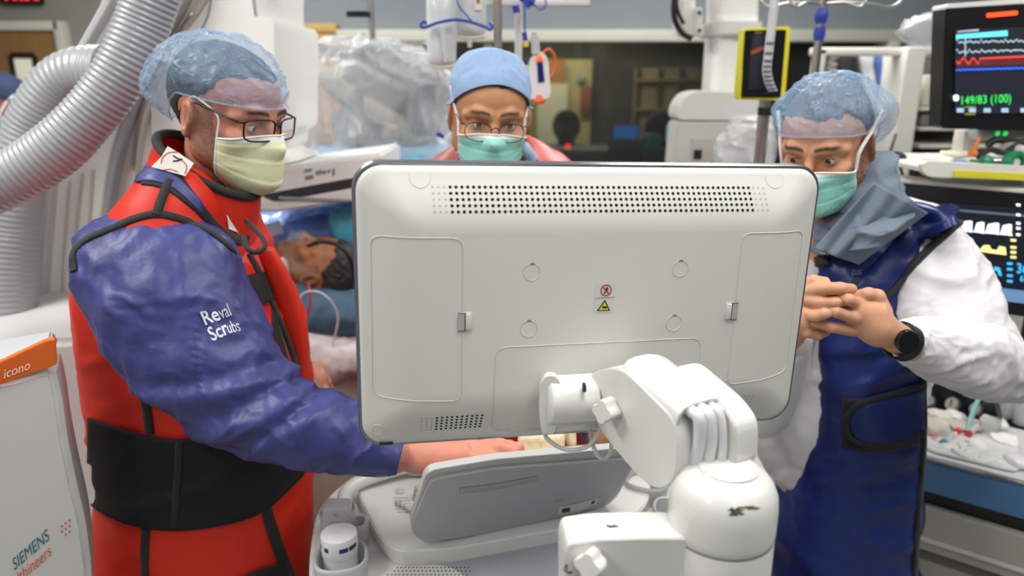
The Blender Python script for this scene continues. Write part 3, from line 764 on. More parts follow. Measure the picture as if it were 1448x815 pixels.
# ---- hinge and arm
hx, hz = mloc(803, 565); ax = np.array(MM.to_3x3() @ Vector((1, 0, 0)))
h0 = P(771, 566, 0.752); h1 = P(838, 562, 0.752 + 0.012)
hinge = tube('monitor_hinge', [h0, h0 + (h1 - h0) * 0.05, h0 + (h1 - h0) * 0.5, h1], [0.024, 0.0275, 0.0275, 0.0275], W_US, US, 40)
slab('hinge_end_cap', [P(x, y, 0.742) for x, y in roundpoly([(764, 545), (772, 532), (786, 532), (794, 545), (794, 598), (787, 603), (783, 615), (766, 614), (762, 585)], 8)], 0.012, W_US, hinge, 0.002)
boxes('hinge_bracket', [((0.05, 0.034, 0.045), MM @ T(hx + 0.002, -0.045, hz - 0.002))], W_US, hinge, 0.004)
box('hinge_gap', (0.004, 0.01, 0.008), T(*P(826, 548, 0.735)), G_DRK, hinge, 0.001)
A0 = P(850, 560, 0.742); A1 = P(938, 650, 0.645)
dA = nrm([A1[0] - A0[0], A1[1] - A0[1], 0]); nA = np.array([dA[1], -dA[0], 0]);
if nA[0] > 0: nA = -nA
def PPL(px, py, q=A0, n=nA):
    d = ray(px, py); return CAM + d * (np.dot(q - CAM, n) / np.dot(d, n))
arm_poly = [(828, 548), (834, 530), (852, 521), (880, 522), (905, 545), (950, 590), (958, 625), (957, 660), (950, 683), (936, 692), (918, 688), (900, 672), (868, 634), (846, 604), (831, 572)]
arm = slab('support_arm', [PPL(*q) for q in roundpoly(arm_poly, 12, 4)], 0.062, W_US, US, 0.005, seg=3)
inset = [PPL(*q) - nA * 0.002 for q in roundpoly([(880, 519), (905, 520), (992, 592), (1010, 640), (985, 675), (958, 690), (950, 600)], 8, 4)]
cover = None
# cable cover: arched channel along the top of the arm
T0, T1 = PPL(880, 531) - nA * 0.031 + [0, 0, 0.002], PPL(955, 600) - nA * 0.031 + [0, 0, 0.006]
tdir = nrm(T1 - T0); side = nA; upv = nrm(np.cross(side, tdir)); upv = upv if upv[2] > 0 else -upv
V = []; sec = [(-0.030, -0.012), (-0.029, 0.002), (-0.024, 0.0095), (-0.012, 0.013), (0.012, 0.013), (0.024, 0.0095), (0.029, 0.002), (0.030, -0.012)]
secI = [(a * 0.86, b * 0.84 - 0.001) for a, b in sec]
Ltot = np.linalg.norm(T1 - T0)
for k, t in enumerate([-0.012, -0.006, 0.004, Ltot - 0.004, Ltot]):
    s = [0.72, 0.93, 1, 1, 0.97][k]
    V += [T0 + tdir * t + side * a * s + upv * (b * s) for a, b in sec]
for t in (Ltot, Ltot - 0.03): V += [T0 + tdir * t + side * a * 0.97 + upv * b * 0.97 for a, b in secI]
Fc = []
for i in range(6):
    for k in range(7): Fc.append((i * 8 + k, i * 8 + k + 1, (i + 1) * 8 + k + 1, (i + 1) * 8 + k))
Fc.append(tuple(range(8))); Fc.append(tuple(range(48, 56)))
ccov = fixn(mk('cable_cover', V, Fc, W_US, arm, auto=40))
def knob(name, c, out, r, h, m, par, lobes=4):
    n = 48; V = []; Fc = []; z = nrm(out); x = nrm(np.cross([0, 0, 1], z)); y = np.cross(z, x)
    for rr, hh in ((0.8, 0), (0.8, 0.25), (1.0, 0.3), (1.0, 0.9), (0.9, 1.0)):
        for a in np.linspace(0, 2 * np.pi, n, endpoint=False):
            q = r * rr * (1 + 0.16 * math.cos(lobes * a)); V.append(np.array(c) + x * q * math.cos(a) + y * q * math.sin(a) + z * h * hh)
    for i in range(4):
        for k in range(n): Fc.append((i * n + k, i * n + (k + 1) % n, (i + 1) * n + (k + 1) % n, (i + 1) * n + k))
    Fc.append(tuple(4 * n + k for k in range(n))); Fc.append(tuple(range(n)))
    return fixn(mk(name, V, Fc, m, par, auto=40))
knob('knob', PPL(868, 577), nA + np.array([0.1, -0.3, 0.1]), 0.0125, 0.022, W_US, arm)
# forearm end turning into the hub (right side)
HC = np.array([P(1023, 700, 0.625)[0], 0.625, 1.30])
fe = slab('elbow_housing', [PPL(*q) - nA * 0.05 for q in roundpoly([(880, 536), (905, 531), (965, 588), (985, 620), (985, 680), (940, 690), (900, 640)], 14, 4)], 0.03, W_US, arm, 0.006)
hub = lathe('swivel_hub', [(0.0505, 0.022), (0.0515, 0.024), (0.052, 0.03), (0.052, 0.052), (0.0505, 0.066), (0.046, 0.077), (0.039, 0.0845), (0.028, 0.089), (0.012, 0.0905), (0.003, 0.0908)], frame(HC), W_US, US, 64)
lathe('swivel_disc', [(0.028, 0.088), (0.0285, 0.0905), (0.0275, 0.0915), (0.002, 0.0925)], frame(HC + np.array([0.002, 0.0, 0])), W_US, hub, 48)
lathe('seam_ring', [(0.0508, 0.0195), (0.0508, 0.024)], frame(HC), G_MID, hub, 64)
hb = bvh_of(hub)
def blotch(name, bv, cx, cy, rx, ry, par, seed):
    rnd = random.Random(seed); pts = []
    for k in range(18):
        a = 2 * math.pi * k / 18; s = rnd.uniform(0.45, 1.15); l, nn = hit(bv, cx + rx * s * math.cos(a), cy + ry * s * math.sin(a))
        if l is not None: pts.append(l + nn * 0.0004)
    l, nn = hit(bv, cx, cy); pts.append(l + nn * 0.0005); n = len(pts) - 1
    return mk(name, pts, [(k, (k + 1) % n, n) for k in range(n)], WEAR, par)
blotch('paint_chip', hb, 1040, 724, 13, 8, hub, 1); blotch('paint_chip', hb, 1060, 718, 16, 3, hub, 5)
lower = lathe('post', [(0.0515, -0.22), (0.0515, 0.017), (0.0505, 0.021)], frame(HC), W_US, US, 64, label='white cylindrical post')
lb_ = bvh_of(lower); blotch('paint_chip', lb_, 1056, 775, 9, 5, lower, 3)
# lower horizontal arm
q0 = P(803, 742, 0.60)
la = slab('lower_arm', [P(x, y, 0.585 + (x - 800) * 0.00006) for x, y in roundpoly([(799, 786), (804, 770), (845, 764), (905, 762), (985, 762), (985, 910), (799, 910)], 6, 4)], 0.045, W_US, US, 0.006, seg=3)
knob('knob', P(842, 790, 0.588), (-0.5, -0.85, 0.15), 0.0125, 0.02, W_US, la)
lab = bvh_of(la)
for k, (cx, cy, rx, ry) in enumerate([(866, 741, 12, 2), (800, 800, 3, 8), (806, 806, 4, 3)]):
    try: blotch('paint_chip', lab, cx, cy + 4, rx, ry, la, 10 + k)
    except Exception: pass
boxes('support_column', [((0.10, 0.10, 0.42), T(0.10, 0.66, 0.96)), ((0.16, 0.3, 0.10), T(0.10, 0.80, 0.80))], W_US, US, 0.012)
# ---- loose cables
tubes('monitor_cable', [(catmull([P(768, 606, 0.765), P(775, 622, 0.765), P(800, 636, 0.765), P(830, 632, 0.765), P(846, 612, 0.76), P(852, 596, 0.755)], 40), 0.0026),
    (catmull([P(834, 608, 0.775), P(838, 628, 0.77), P(846, 645, 0.765), P(857, 648, 0.765), P(864, 636, 0.765), P(864, 612, 0.765), P(858, 590, 0.77)], 40), 0.0026)], CABLE, US)
o1 = T1 - tdir * 0.03
cb = []
for s, r in ((-0.013, 0.0062), (-0.001, 0.0066), (0.012, 0.0052)):
    Ht = HC + np.array([-0.014 + s, 0.012, 0.086]); Ts = T1 - side * s
    cb.append((catmull([o1 - side * s + upv * 0.003, Ts + upv * 0.004, Ts + tdir * 0.012 + upv * 0.003, (Ts + tdir * 0.02) * 0.45 + Ht * 0.55 + [0, 0, 0.006], Ht, Ht - [0, 0, 0.03]], 40), r))
tubes('arm_cable', cb, CABLE, US, 16)
# ---- console deck
ZD = 1.0
def pz(lst, z): return [PZ(x, y, z) for x, y in lst]
deck = slab('console_deck', pz(roundpoly([(440, 905), (436, 790), (448, 715), (500, 668), (640, 628), (880, 628), (1010, 668), (1050, 760), (1050, 905)], 30, 6), ZD - 0.03), 0.10, W_US, US, 0.008, seg=3)
ctl = slab('control_panel', pz(roundpoly([(503, 686), (514, 716), (537, 762), (562, 780), (640, 776), (905, 728), (925, 690), (880, 632), (640, 642), (530, 668)], 22, 6), ZD), 0.03, W_US, US, 0.005, seg=3)
slab('front_apron', pz(roundpoly([(600, 800), (800, 762), (1000, 750), (1010, 900), (590, 900)], 12, 4), ZD - 0.026), 0.01, mat('front_grey', (150, 152, 160), 0.4, var=0.02), deck, 0.002)
grl = slab('speaker_grille', pz(roundpoly([(520, 815), (560, 802), (615, 797), (640, 802), (668, 820), (660, 900), (500, 900)], 8, 4), ZD - 0.022), 0.012, W_DK, deck, 0.003)
V = []; Fc = []
for j in range(12):
    for i in range(22):
        c = PZ(545 + i * 5.6 + (j % 2) * 2.8 - j * 1.2, 803 + j * 5, ZD - 0.0215)
        if i + j * 0.3 < 3 - j: continue
        b = len(V); V += [c + 0.0016 * np.array([math.cos(a), math.sin(a), 0]) for a in np.linspace(0, 2 * math.pi, 8, endpoint=False)]; Fc.append(tuple(range(b, b + 8)))
mk('grille_holes', V, Fc, G_DRK, grl, smooth=False)
hd = tube('handle', [PZ(486, 716, ZD - 0.01), PZ(490, 696, ZD + 0.01), PZ(512, 680, ZD + 0.02), PZ(560, 664, ZD + 0.025), PZ(610, 654, ZD + 0.025), PZ(700, 645, ZD + 0.025), PZ(860, 645, ZD + 0.02), PZ(925, 668, ZD)], 0.0135, W_US, US, 20, smooth_n=60)
box('handle_grip', (0.05, 0.018, 0.012), T(*PZ(595, 667, ZD + 0.012)), W_DK, hd, 0.003)
# sliders, knob, button
V = []
for k in range(6):
    a = PZ(548 + 1 * k, 706 + 4 * k, ZD + 0.0006); b = PZ(585 + 1.5 * k, 703 + 4 * k, ZD + 0.0006); 
    bx = box('slider_slot', (0.030, 0.0008, 0.0006), T(*((a + b) / 2)), G_MID, ctl, 0)
    c = PZ(561 + 5.2 * k, 711 + 3.3 * k, ZD + 0.004)
    box('slider', (0.0055, 0.009, 0.012), T(*c), LG, ctl, 0.002)
lathe('round_button', [(0.009, 0), (0.009, 0.003), (0.006, 0.005), (0.001, 0.0055)], frame(PZ(566, 696, ZD)), W_DK, ctl, 24)
lathe('dial', [(0.0135, 0), (0.0135, 0.002), (0.0105, 0.004), (0.0105, 0.016), (0.0085, 0.018), (0.0085, 0.026), (0.007, 0.028), (0.001, 0.028)], frame(PZ(593, 706, ZD)), W_DK, ctl, 28)
# cart body below the deck
bodyp = boxes('cart_body', [((0.44, 0.36, 0.72), T(0.06, 1.09, 0.55)), ((0.5, 0.62, 0.10), T(0.06, 0.99, 0.16))], W_DK, US, 0.03)
for sx in (-1, 1):
    for sy in (-1, 1): 
        Mx = frame((0.06 + sx * 0.2, 0.99 + sy * 0.25, 0.055), (0, 1, 0), (1, 0, 0)); lathe('wheel', [(0.03, -0.02), (0.055, -0.018), (0.055, 0.018), (0.03, 0.02)], Mx, G_DRK, US, 28)
# ---- touch panel (seen from behind, leaning towards us)
tp = [(581, 738), (583, 756), (600, 768), (640, 766), (760, 747), (858, 716), (873, 703), (898, 655), (895, 640), (880, 634), (700, 650), (612, 665), (602, 672)]
B0, B1 = PZ(600, 768, ZD + 0.004), PZ(866, 713, ZD + 0.004); TT = P(602, 668, B0[1] - 0.10)
nT = nrm(np.cross(B1 - B0, TT - B0)); nT = nT if nT[1] < 0 else -nT
def PT(px, py, off=0.0): d = ray(px, py); q = B0 + nT * off; return CAM + d * (np.dot(q - CAM, nT) / np.dot(d, nT))
tpan = slab('touch_panel', [PT(*q) for q in roundpoly(tp, 8, 3)], 0.012, W_DK, US, 0.003, label='grey back of the tilted touch screen')
tback = slab('touch_panel_back', [PT(x, y, 0.006) for x, y in roundpoly([(584, 740), (586, 756), (602, 765), (640, 763), (760, 744), (856, 714), (870, 702), (892, 661), (887, 650), (700, 664), (622, 677), (608, 682)], 10, 4)], 0.012, G_TP, tpan, 0.004, seg=3)
tb = bvh_of(tback)
patch('recess', tb, [(650, 690), (700, 684), (760, 673)], [(650, 698), (700, 692), (760, 680)], mat('recess_grey', (160, 161, 163), 0.4, var=0), tpan, off=0.0006, thick=0.0005)
lp = patch('panel_label', tb, [(790, 717), (820, 711), (848, 703)], [(788, 728), (818, 722), (842, 713)], mat('label_grey', (206, 206, 206), 0.4, var=0), tpan, off=0.0008, thick=0.0004)
patch('label_print', tb, [(795, 719), (806, 717)], [(794, 725), (805, 723)], G_DRK, lp, nu=3, nv=3, off=0.0014, thick=0.0002)
patch('label_print', tb, [(836, 709), (841, 707)], [(835, 713), (840, 711)], G_DRK, lp, nu=3, nv=3, off=0.0014, thick=0.0002)
strip('panel_mark', tb, [(784, 710), (799, 706)], 0.002, DIM, tpan, 8, thick=0.0003)
# ---- cup holders
def cup(px, py, z, rx, ry, h, m, par, mi=None, n=36, rot=0.0, wall=0.004, ex=3.0, name='probe_holder'):
    c = PZ(px, py, z); V = []; Fc = []
    for sc_, zz in ((0.86, -h), (1.0, -0.004), (1.0, 0), (0.93, 0.003), (1 - wall / rx * 1.4, 0.001), (1 - wall / rx * 1.6, -0.006), (0.74, -h + 0.006)):
        for a in np.linspace(0, 2 * np.pi, n, endpoint=False):
            ca, sa = math.cos(a), math.sin(a); x = rx * sc_ * math.copysign(abs(ca) ** (2 / ex), ca); y = ry * sc_ * math.copysign(abs(sa) ** (2 / ex), sa)
            V.append(c + np.array([x * math.cos(rot) - y * math.sin(rot), x * math.sin(rot) + y * math.cos(rot), zz]))
    for i in range(6):
        for k in range(n): Fc.append((i * n + k, i * n + (k + 1) % n, (i + 1) * n + (k + 1) % n, (i + 1) * n + k))
    Fc.append(tuple(range(n))); Fc.append(tuple(6 * n + k for k in range(n)))
    o = fixn(mk(name, V, Fc, m, par, auto=50)); return o
cup(482, 786, ZD + 0.01, 0.044, 0.044, 0.07, LG, US, rot=0.2, ex=2.6)
ph = cup(478, 722, ZD + 0.02, 0.031, 0.028, 0.10, LG, US, ex=3)
cup(506, 738, ZD + 0.012, 0.018, 0.022, 0.06, LG, US, ex=2.4)
cup(915, 680, ZD + 0.008, 0.042, 0.034, 0.05, LG, US, rot=-0.4)
cup(950, 718, ZD + 0.008, 0.034, 0.032, 0.05, LG, US, rot=-0.3)
# ---- things in the cups
pr = thing('ultrasound_probe', 'grey ultrasound probe standing in the holder behind the white capped jar', 'ultrasound probe', PZ(478, 722, ZD - 0.07))
pc = PZ(477, 722, ZD + 0.035); PM = frame(pc, (1, 0, 0))
box('probe_head', (0.046, 0.036, 0.03), PM @ T(0, 0, 0.0), PROBE, pr, 0.006, 3)
box('probe_neck', (0.03, 0.024, 0.09), PM @ T(0.0, 0, -0.055), PROBE, pr, 0.008, 3)
mm_ = mat('tiny_print', (120, 120, 124), 0.5, var=0)
text_at('size_mark', '5U', PM @ T(-0.002, -0.0186, -0.001) @ Matrix.Rotation(math.pi / 2, 4, 'X'), 0.008, mm_, pr)
jr = thing('jar', 'white round jar with blue dashes on its cap in the left cup holder', 'jar', PZ(482, 786, ZD - 0.05))
jc = PZ(481, 782, ZD + 0.0); JM = frame(jc, nrm([1, 0.0, 0]))
jo = lathe('jar_body', [(0.0285, -0.055), (0.029, 0.0), (0.029, 0.004)], JM, W_US, jr, 48)
cp_ = lathe('cap', [(0.0295, 0.004), (0.030, 0.006), (0.030, 0.034), (0.029, 0.0375), (0.0265, 0.0385), (0.001, 0.0388)], JM, mat('cap_white', (234, 234, 236), 0.3, var=0), jr, 64)
def arcband(name, r, a0, a1, z0, z1, m, par, M=JM):
    n = 14; V = []
    for z_ in (z0, z1): V += [M @ Vector((r * math.cos(a), r * math.sin(a), z_)) for a in np.linspace(a0, a1, n)]
    return mk(name, V, [(k, k + 1, n + k + 1, n + k) for k in range(n - 1)], m, par)
for a0, a1 in ((-2.9, -2.55), (-2.25, -1.95), (-1.35, -0.85), (-0.8, -0.25)): arcband('blue_dash', 0.0302, a0, a1, 0.0215 - 0.003, 0.0265, NB, cp_)
text_at('cap_print', '-- --- - -- ---', frame(jc + np.array([-0.016, 0.002, 0.0391]), (1, 0, 0), (0, 0, 1)) , 0.0045, mm_, cp_)
text_at('cap_print', '--- -- ---- --', frame(jc + np.array([-0.016, -0.004, 0.0391]), (1, 0, 0), (0, 0, 1)) , 0.0045, mm_, cp_)
# ================================================================ PEOPLE: heads, masks, caps
EYEW = mat('eye_white', (226, 220, 212), 0.15, var=0, coat=0.5)
def Rm(yaw, pitch, roll):
    return (Matrix.Rotation(math.radians(yaw), 4, 'Z') @ Matrix.Rotation(math.radians(pitch), 4, 'X') @ Matrix.Rotation(math.radians(roll), 4, 'Y'))
class Head: pass
def make_head(center, yaw, pitch, roll, skin, hair, neck_base, neck_r=0.060, scale=1.0, beard=0.0, brow=(60, 44, 34), gaze=(0, 0), eyeopen=1.0, h=0.0021,
              iris=(62, 44, 30), beardcol=(96, 80, 72), jaw=1.0, rot=None):
    H = Head(); H.M = T(*center) @ (rot if rot is not None else Rm(yaw, pitch, roll)) @ Matrix.Scale(scale, 4); Mi = H.M.inverted()
    nb = np.array(Mi @ Vector(neck_base))
    rot_up = np.array(Mi.to_3x3() @ Vector((0, 0, 1)))
    def fn(g):
        gx = g.copy(); gx[..., 0] = np.abs(g[..., 0])     # symmetric features
        d = sd_ell(g, (0, -0.014, 0.038), (0.0765, 0.098, 0.087))
        d = smin(d, sd_ell(g, (0, 0.034, 0.040), (0.064, 0.060, 0.062)), 0.03)
        d = smin(d, sd_ell(g, (0, 0.040, -0.034), (0.056, 0.052, 0.076)), 0.03)
        d = smin(d, sd_cap(gx, (0.054, 0.008, -0.052), (0.016, 0.078, -0.100), 0.0185 * jaw, 0.0165), 0.03)
        d = smin(d, sd_cap(gx, (0.058, 0.000, -0.005), (0.054, 0.008, -0.055), 0.018, 0.018), 0.03)
        d = smin(d, sd_ell(g, (0, 0.083, -0.099), (0.020, 0.017, 0.017)), 0.018)
        d = smin(d, sd_ell(gx, (0.044, 0.064, -0.024), (0.022, 0.022, 0.018)), 0.016)
        d = smin(d, sd_ell(g, (0, 0.078, -0.062), (0.030, 0.024, 0.026)), 0.018)
        # sockets and brow
        d = -smin(-d, sd_ell(gx, (0.033, 0.106, 0.000), (0.021, 0.018, 0.0135)), 0.014)
        d = smin(d, sd_cap(gx, (0.010, 0.094, 0.019), (0.034, 0.089, 0.0245), 0.0085, 0.0085), 0.012)
        d = smin(d, sd_cap(gx, (0.034, 0.089, 0.0245), (0.056, 0.068, 0.016), 0.0085, 0.008), 0.012)
        # nose
        d = smin(d, sd_cap(g, (0, 0.092, 0.010), (0, 0.110, -0.024), 0.0075, 0.0095), 0.010)
        d = smin(d, sd_ell(g, (0, 0.114, -0.031), (0.0125, 0.012, 0.0105)), 0.007)
        d = smin(d, sd_ell(gx, (0.0125, 0.102, -0.036), (0.0085, 0.012, 0.008)), 0.006)
        d = -smin(-d, sd_ell(gx, (0.0065, 0.108, -0.044), (0.0035, 0.0055, 0.004)), 0.003)
        # lips
        d = smin(d, sd_cap(gx, (0, 0.1015, -0.0615), (0.019, 0.094, -0.0635), 0.0048, 0.0025), 0.004)
        d = smin(d, sd_cap(gx, (0, 0.1005, -0.0705), (0.017, 0.094, -0.0665), 0.0055, 0.0025), 0.004)
        d = -smin(-d, sd_cap(gx, (0, 0.108, -0.0655), (0.022, 0.096, -0.0655), 0.0012, 0.0008), 0.002)
        # lids: a thin shell with an opening
        lid = sd_ell(gx, (0.0325, 0.0775, 0.001), (0.0148, 0.0148, 0.0142))
        d = smin(d, lid, 0.005)
        op = sd_ell(gx, (0.0325, 0.094, -0.0005), (0.0138, 0.010, 0.0052 * eyeopen))
        d = -smin(-d, op, 0.0015)
        # neck
        d = smin(d, sd_cap(g, (0, -0.022, -0.03), nb, neck_r * 0.93, neck_r * 1.02), 0.025)
        d = smin(d, sd_cap(g, (0, 0.035, -0.075), nb + rot_up * 0.04, 0.030, 0.045), 0.03)
        # ears
        s = math.radians(22)
        R = np.array([[math.cos(s), math.sin(s), 0], [-math.sin(s), math.cos(s), 0], [0, 0, 1]])
        q = gx - np.array((0.0805, -0.010, -0.004), np.float32); q = q @ R.astype(np.float32)
        tl = math.radians(-12); Rx_ = np.array([[1, 0, 0], [0, math.cos(tl), -math.sin(tl)], [0, math.sin(tl), math.cos(tl)]], np.float32); q = q @ Rx_
        e = sd_ell(q, (0, 0, 0.004), (0.008, 0.0200, 0.0285)); e = smin(e, sd_ell(q, (0, 0.004, -0.021), (0.006, 0.010, 0.012)), 0.008)
        rim = -smin(-e, sd_ell(q, (0.006, 0.001, 0.003), (0.0055, 0.0135, 0.0205)), 0.003)
        rim = smin(rim, sd_cap(q, (0.001, -0.004, -0.010), (0.003, -0.006, 0.012), 0.0028, 0.0024), 0.004)
        rim = smin(rim, sd_ell(q, (0.002, 0.013, -0.004), (0.004, 0.004, 0.007)), 0.003)
        d = smin(d, rim, 0.005)
        return d
    lo = np.minimum([-0.1, -0.125, -0.13], nb - 0.075); hi = np.maximum([0.1, 0.135, 0.135], nb + 0.075)
    V, Fc = sdf_mesh(fn, lo, hi, h)
    x, y, z = V.T; ax_ = np.abs(x)
    # colour
    sk = np.array(srgb(*skin)); c = np.tile(sk, (len(V), 1))
    n1 = fbm(V * 90, 3)[:, None]; c = c * (0.93 + 0.14 * n1)
    def blob(cx, cy, cz, r): return np.exp(-((ax_ - cx) ** 2 + (y - cy) ** 2 + (z - cz) ** 2) / (r * r))[:, None]
    red = blob(0.045, 0.07, -0.025, 0.025) * 0.5 + blob(0, 0.115, -0.03, 0.02) * 0.7 + blob(0.082, -0.01, 0, 0.03) * 0.6
    c = c * (1 - red * np.array([[0.02, 0.22, 0.24]]))
    c = c * (1 - blob(0.033, 0.09, -0.012, 0.012) * np.array([[0.14, 0.2, 0.18]]))
    c = c * (1 - blob(0.034, 0.088, 0.012, 0.010) * np.array([[0.10, 0.16, 0.16]]))
    lip = (np.exp(-((z + 0.066) / 0.006) ** 2) * (ax_ < 0.024) * (y > 0.088))[:, None]
    c = c * (1 - lip * np.array([[0.1, 0.35, 0.32]]))
    # brows
    bz = 0.0235 + 0.004 * np.sin(np.clip((ax_ - 0.012) / 0.045, 0, 1) * np.pi)
    bm = np.exp(-((z - bz) / 0.0042) ** 2) * np.clip((ax_ - 0.008) / 0.004, 0, 1) * np.clip((0.056 - ax_) / 0.010, 0, 1) * (y > 0.05) * (0.65 + 0.5 * vnoise(V * np.array([260, 260, 600])))
    bm = np.clip(bm * 1.25, 0, 1)[:, None]
    c = c * (1 - bm) + np.array(srgb(*brow)) * bm
    lash = (np.exp(-((z - 0.0058 * eyeopen) / 0.0016) ** 2) * np.exp(-((ax_ - 0.0325) / 0.012) ** 4) * (y > 0.085))[:, None]
    c = c * (1 - 0.75 * lash)
    if beard > 0:
        b = np.clip((-0.012 - z) / 0.02, 0, 1) * np.clip((0.085 - np.abs(z + 0.045) * 0.4 - 0.02), 0, 1) * 0 + np.clip((-0.028 - z + 0.35 * np.clip(0.02 - y, 0, 0.03) + np.clip(ax_ - 0.055, 0, 0.02) * 2.2) / 0.016, 0, 1)
        side = (ax_ > 0.058) & (y > 0.0) & (y < 0.034) & (z < 0.03); b = np.where(side, np.maximum(b, 0.9), b)
        b = b * np.clip((y + 0.012) / 0.01, 0, 1) * np.clip((z + 0.128) / 0.015, 0, 1) * (1 - np.clip((0.088 - ax_ - 0.055) / 0.02, 0, 1) * (z > -0.048) * (y > 0.05))
        b = (b * beard * (0.35 + 1.0 * vnoise(V * 420)))[:, None]; b = np.clip(b, 0, 0.95)
        c = c * (1 - b) + np.array(srgb(*beardcol)) * b
    # hair area of the scalp
    hl = 0.070 - 0.0 * x; hm = (z > (0.078 - 1.1 * np.clip(0.05 - y, 0, 0.045) - 1.2 * np.clip(-0.005 - y, 0, 0.1) + 0.014 * (vnoise(V * 90) - 0.5)))
    near_ear = (ax_ > 0.079) | ((np.hypot(y + 0.01, z) < 0.034) & (ax_ > 0.066))
    H.hairmask = hm & ~near_ear & (z > -0.038)
    hm2 = np.clip(H.hairmask.astype(float) * (0.75 + 0.5 * vnoise(V * 200)), 0, 1)[:, None]
    c = c * (1 - hm2) + np.array(srgb(*hair)) * hm2
    H.V, H.F, H.c = V, Fc, c; H.skin, H.hair, H.scale = skin, hair, scale
    H.bvh = BVHTree.FromPolygons([Vector(v) for v in V], [tuple(map(int, f)) for f in Fc])
    # eyeballs
    EV, EF, EC = [], [], []
    for s in (-1, 1):
        cx = np.array([s * 0.0325, 0.0782, 0.0008]); g = nrm([math.sin(math.radians(gaze[0])), math.cos(math.radians(gaze[0])) * math.cos(math.radians(gaze[1])), math.sin(math.radians(gaze[1]))])
        u = nrm(np.cross(g, [0, 0, 1])); w = np.cross(u, g); b = len(EV); n = 28; ths = np.r_[0, np.linspace(0.06, 0.62, 14), np.linspace(0.7, 2.0, 8)]
        for i, t in enumerate(ths):
            for k in range(n):
                a = 2 * math.pi * k / n; r = 0.0128 + (0.0004 if t < 0.5 else 0)
                EV.append(cx + r * (math.cos(t) * g + math.sin(t) * (math.cos(a) * u + math.sin(a) * w)))
                EC.append((0.003, 0.003, 0.003) if t < 0.20 else (np.array(srgb(*iris)) * (0.5 if t > 0.42 else 1) if t < 0.48 else np.array(srgb(208, 198, 190))))
        for i in range(len(ths) - 1):
            for k in range(n): EF.append((b + i * n + k, b + i * n + (k + 1) % n, b + (i + 1) * n + (k + 1) % n, b + (i + 1) * n + k))
    H.EV, H.EF, H.EC = np.array(EV), EF, np.array(EC)
    return H
def W(H, V): V = np.asarray(V, float); m = np.array(H.M); return V @ m[:3, :3].T + m[:3, 3]
def skin_mat(name): return mat(name, (200, 150, 120), 0.48, var=0, attr='Col', sss=0.12, bump=0.12, bscale=420, spec=0.35)
def body_mesh(parent, H, extra, skin):
    """one continuous figure: head, neck, torso, limbs and hands in one mesh"""
    V = [W(H, H.V)]; Fc = [tuple(map(int, f)) for f in H.F]; C_ = [H.c]; mi = [0] * len(Fc); o = len(H.V)
    V.append(W(H, H.EV)); Fc += [tuple(i + o for i in f) for f in H.EF]; C_.append(H.EC); mi += [1] * len(H.EF); o += len(H.EV)
    sk = np.array(srgb(*skin))
    for v, f, tint in extra:
        V.append(v); Fc += [tuple(int(i) + o for i in q) for q in f]; mi += [0] * len(f); o += len(v)
        C_.append(tint if tint is not None else sk * (0.93 + 0.14 * fbm(v * 90, 3)[:, None]))
    eye = mat('eye_gloss', (200, 200, 200), 0.08, var=0, attr='Col', spec=0.6)
    return mk('body', np.vstack(V), Fc, None, parent, mats=[skin_mat('skin'), eye], mi=mi, col=np.vstack(C_))
def hair_mesh(parent, H, thick=0.004, rough=0.0015):
    V, Fc = H.V, H.F; keep = H.hairmask[Fc].all(1); f = Fc[keep]; used = np.unique(f); idx = -np.ones(len(V), int); idx[used] = np.arange(len(used))
    v = V[used]; c = np.array([0, -0.01, 0.02]); n = v - c; n /= np.linalg.norm(n, axis=1)[:, None]
    st_ = vnoise(v * np.array([500, 120, 120])); v = v + n * (thick + rough * (st_[:, None] * 2 - 1))
    return mk('hair', W(H, v), idx[f], mat('hair_%d_%d_%d' % H.hair, H.hair, 0.55, var=0.25, vscale=220), parent)
def ell_r(d, c=(0, -0.014, 0.036), r=(0.0785, 0.1005, 0.089), o=(0, -0.012, 0.03)):
    d = np.asarray(d, float); r = np.asarray(r); oo = (np.asarray(o) - np.asarray(c)) / r; dd = d / r
    A = (dd * dd).sum(-1); B = (dd * oo).sum(-1); Cc = (oo * oo).sum() - 1
    return (-B + np.sqrt(B * B - A * Cc)) / A
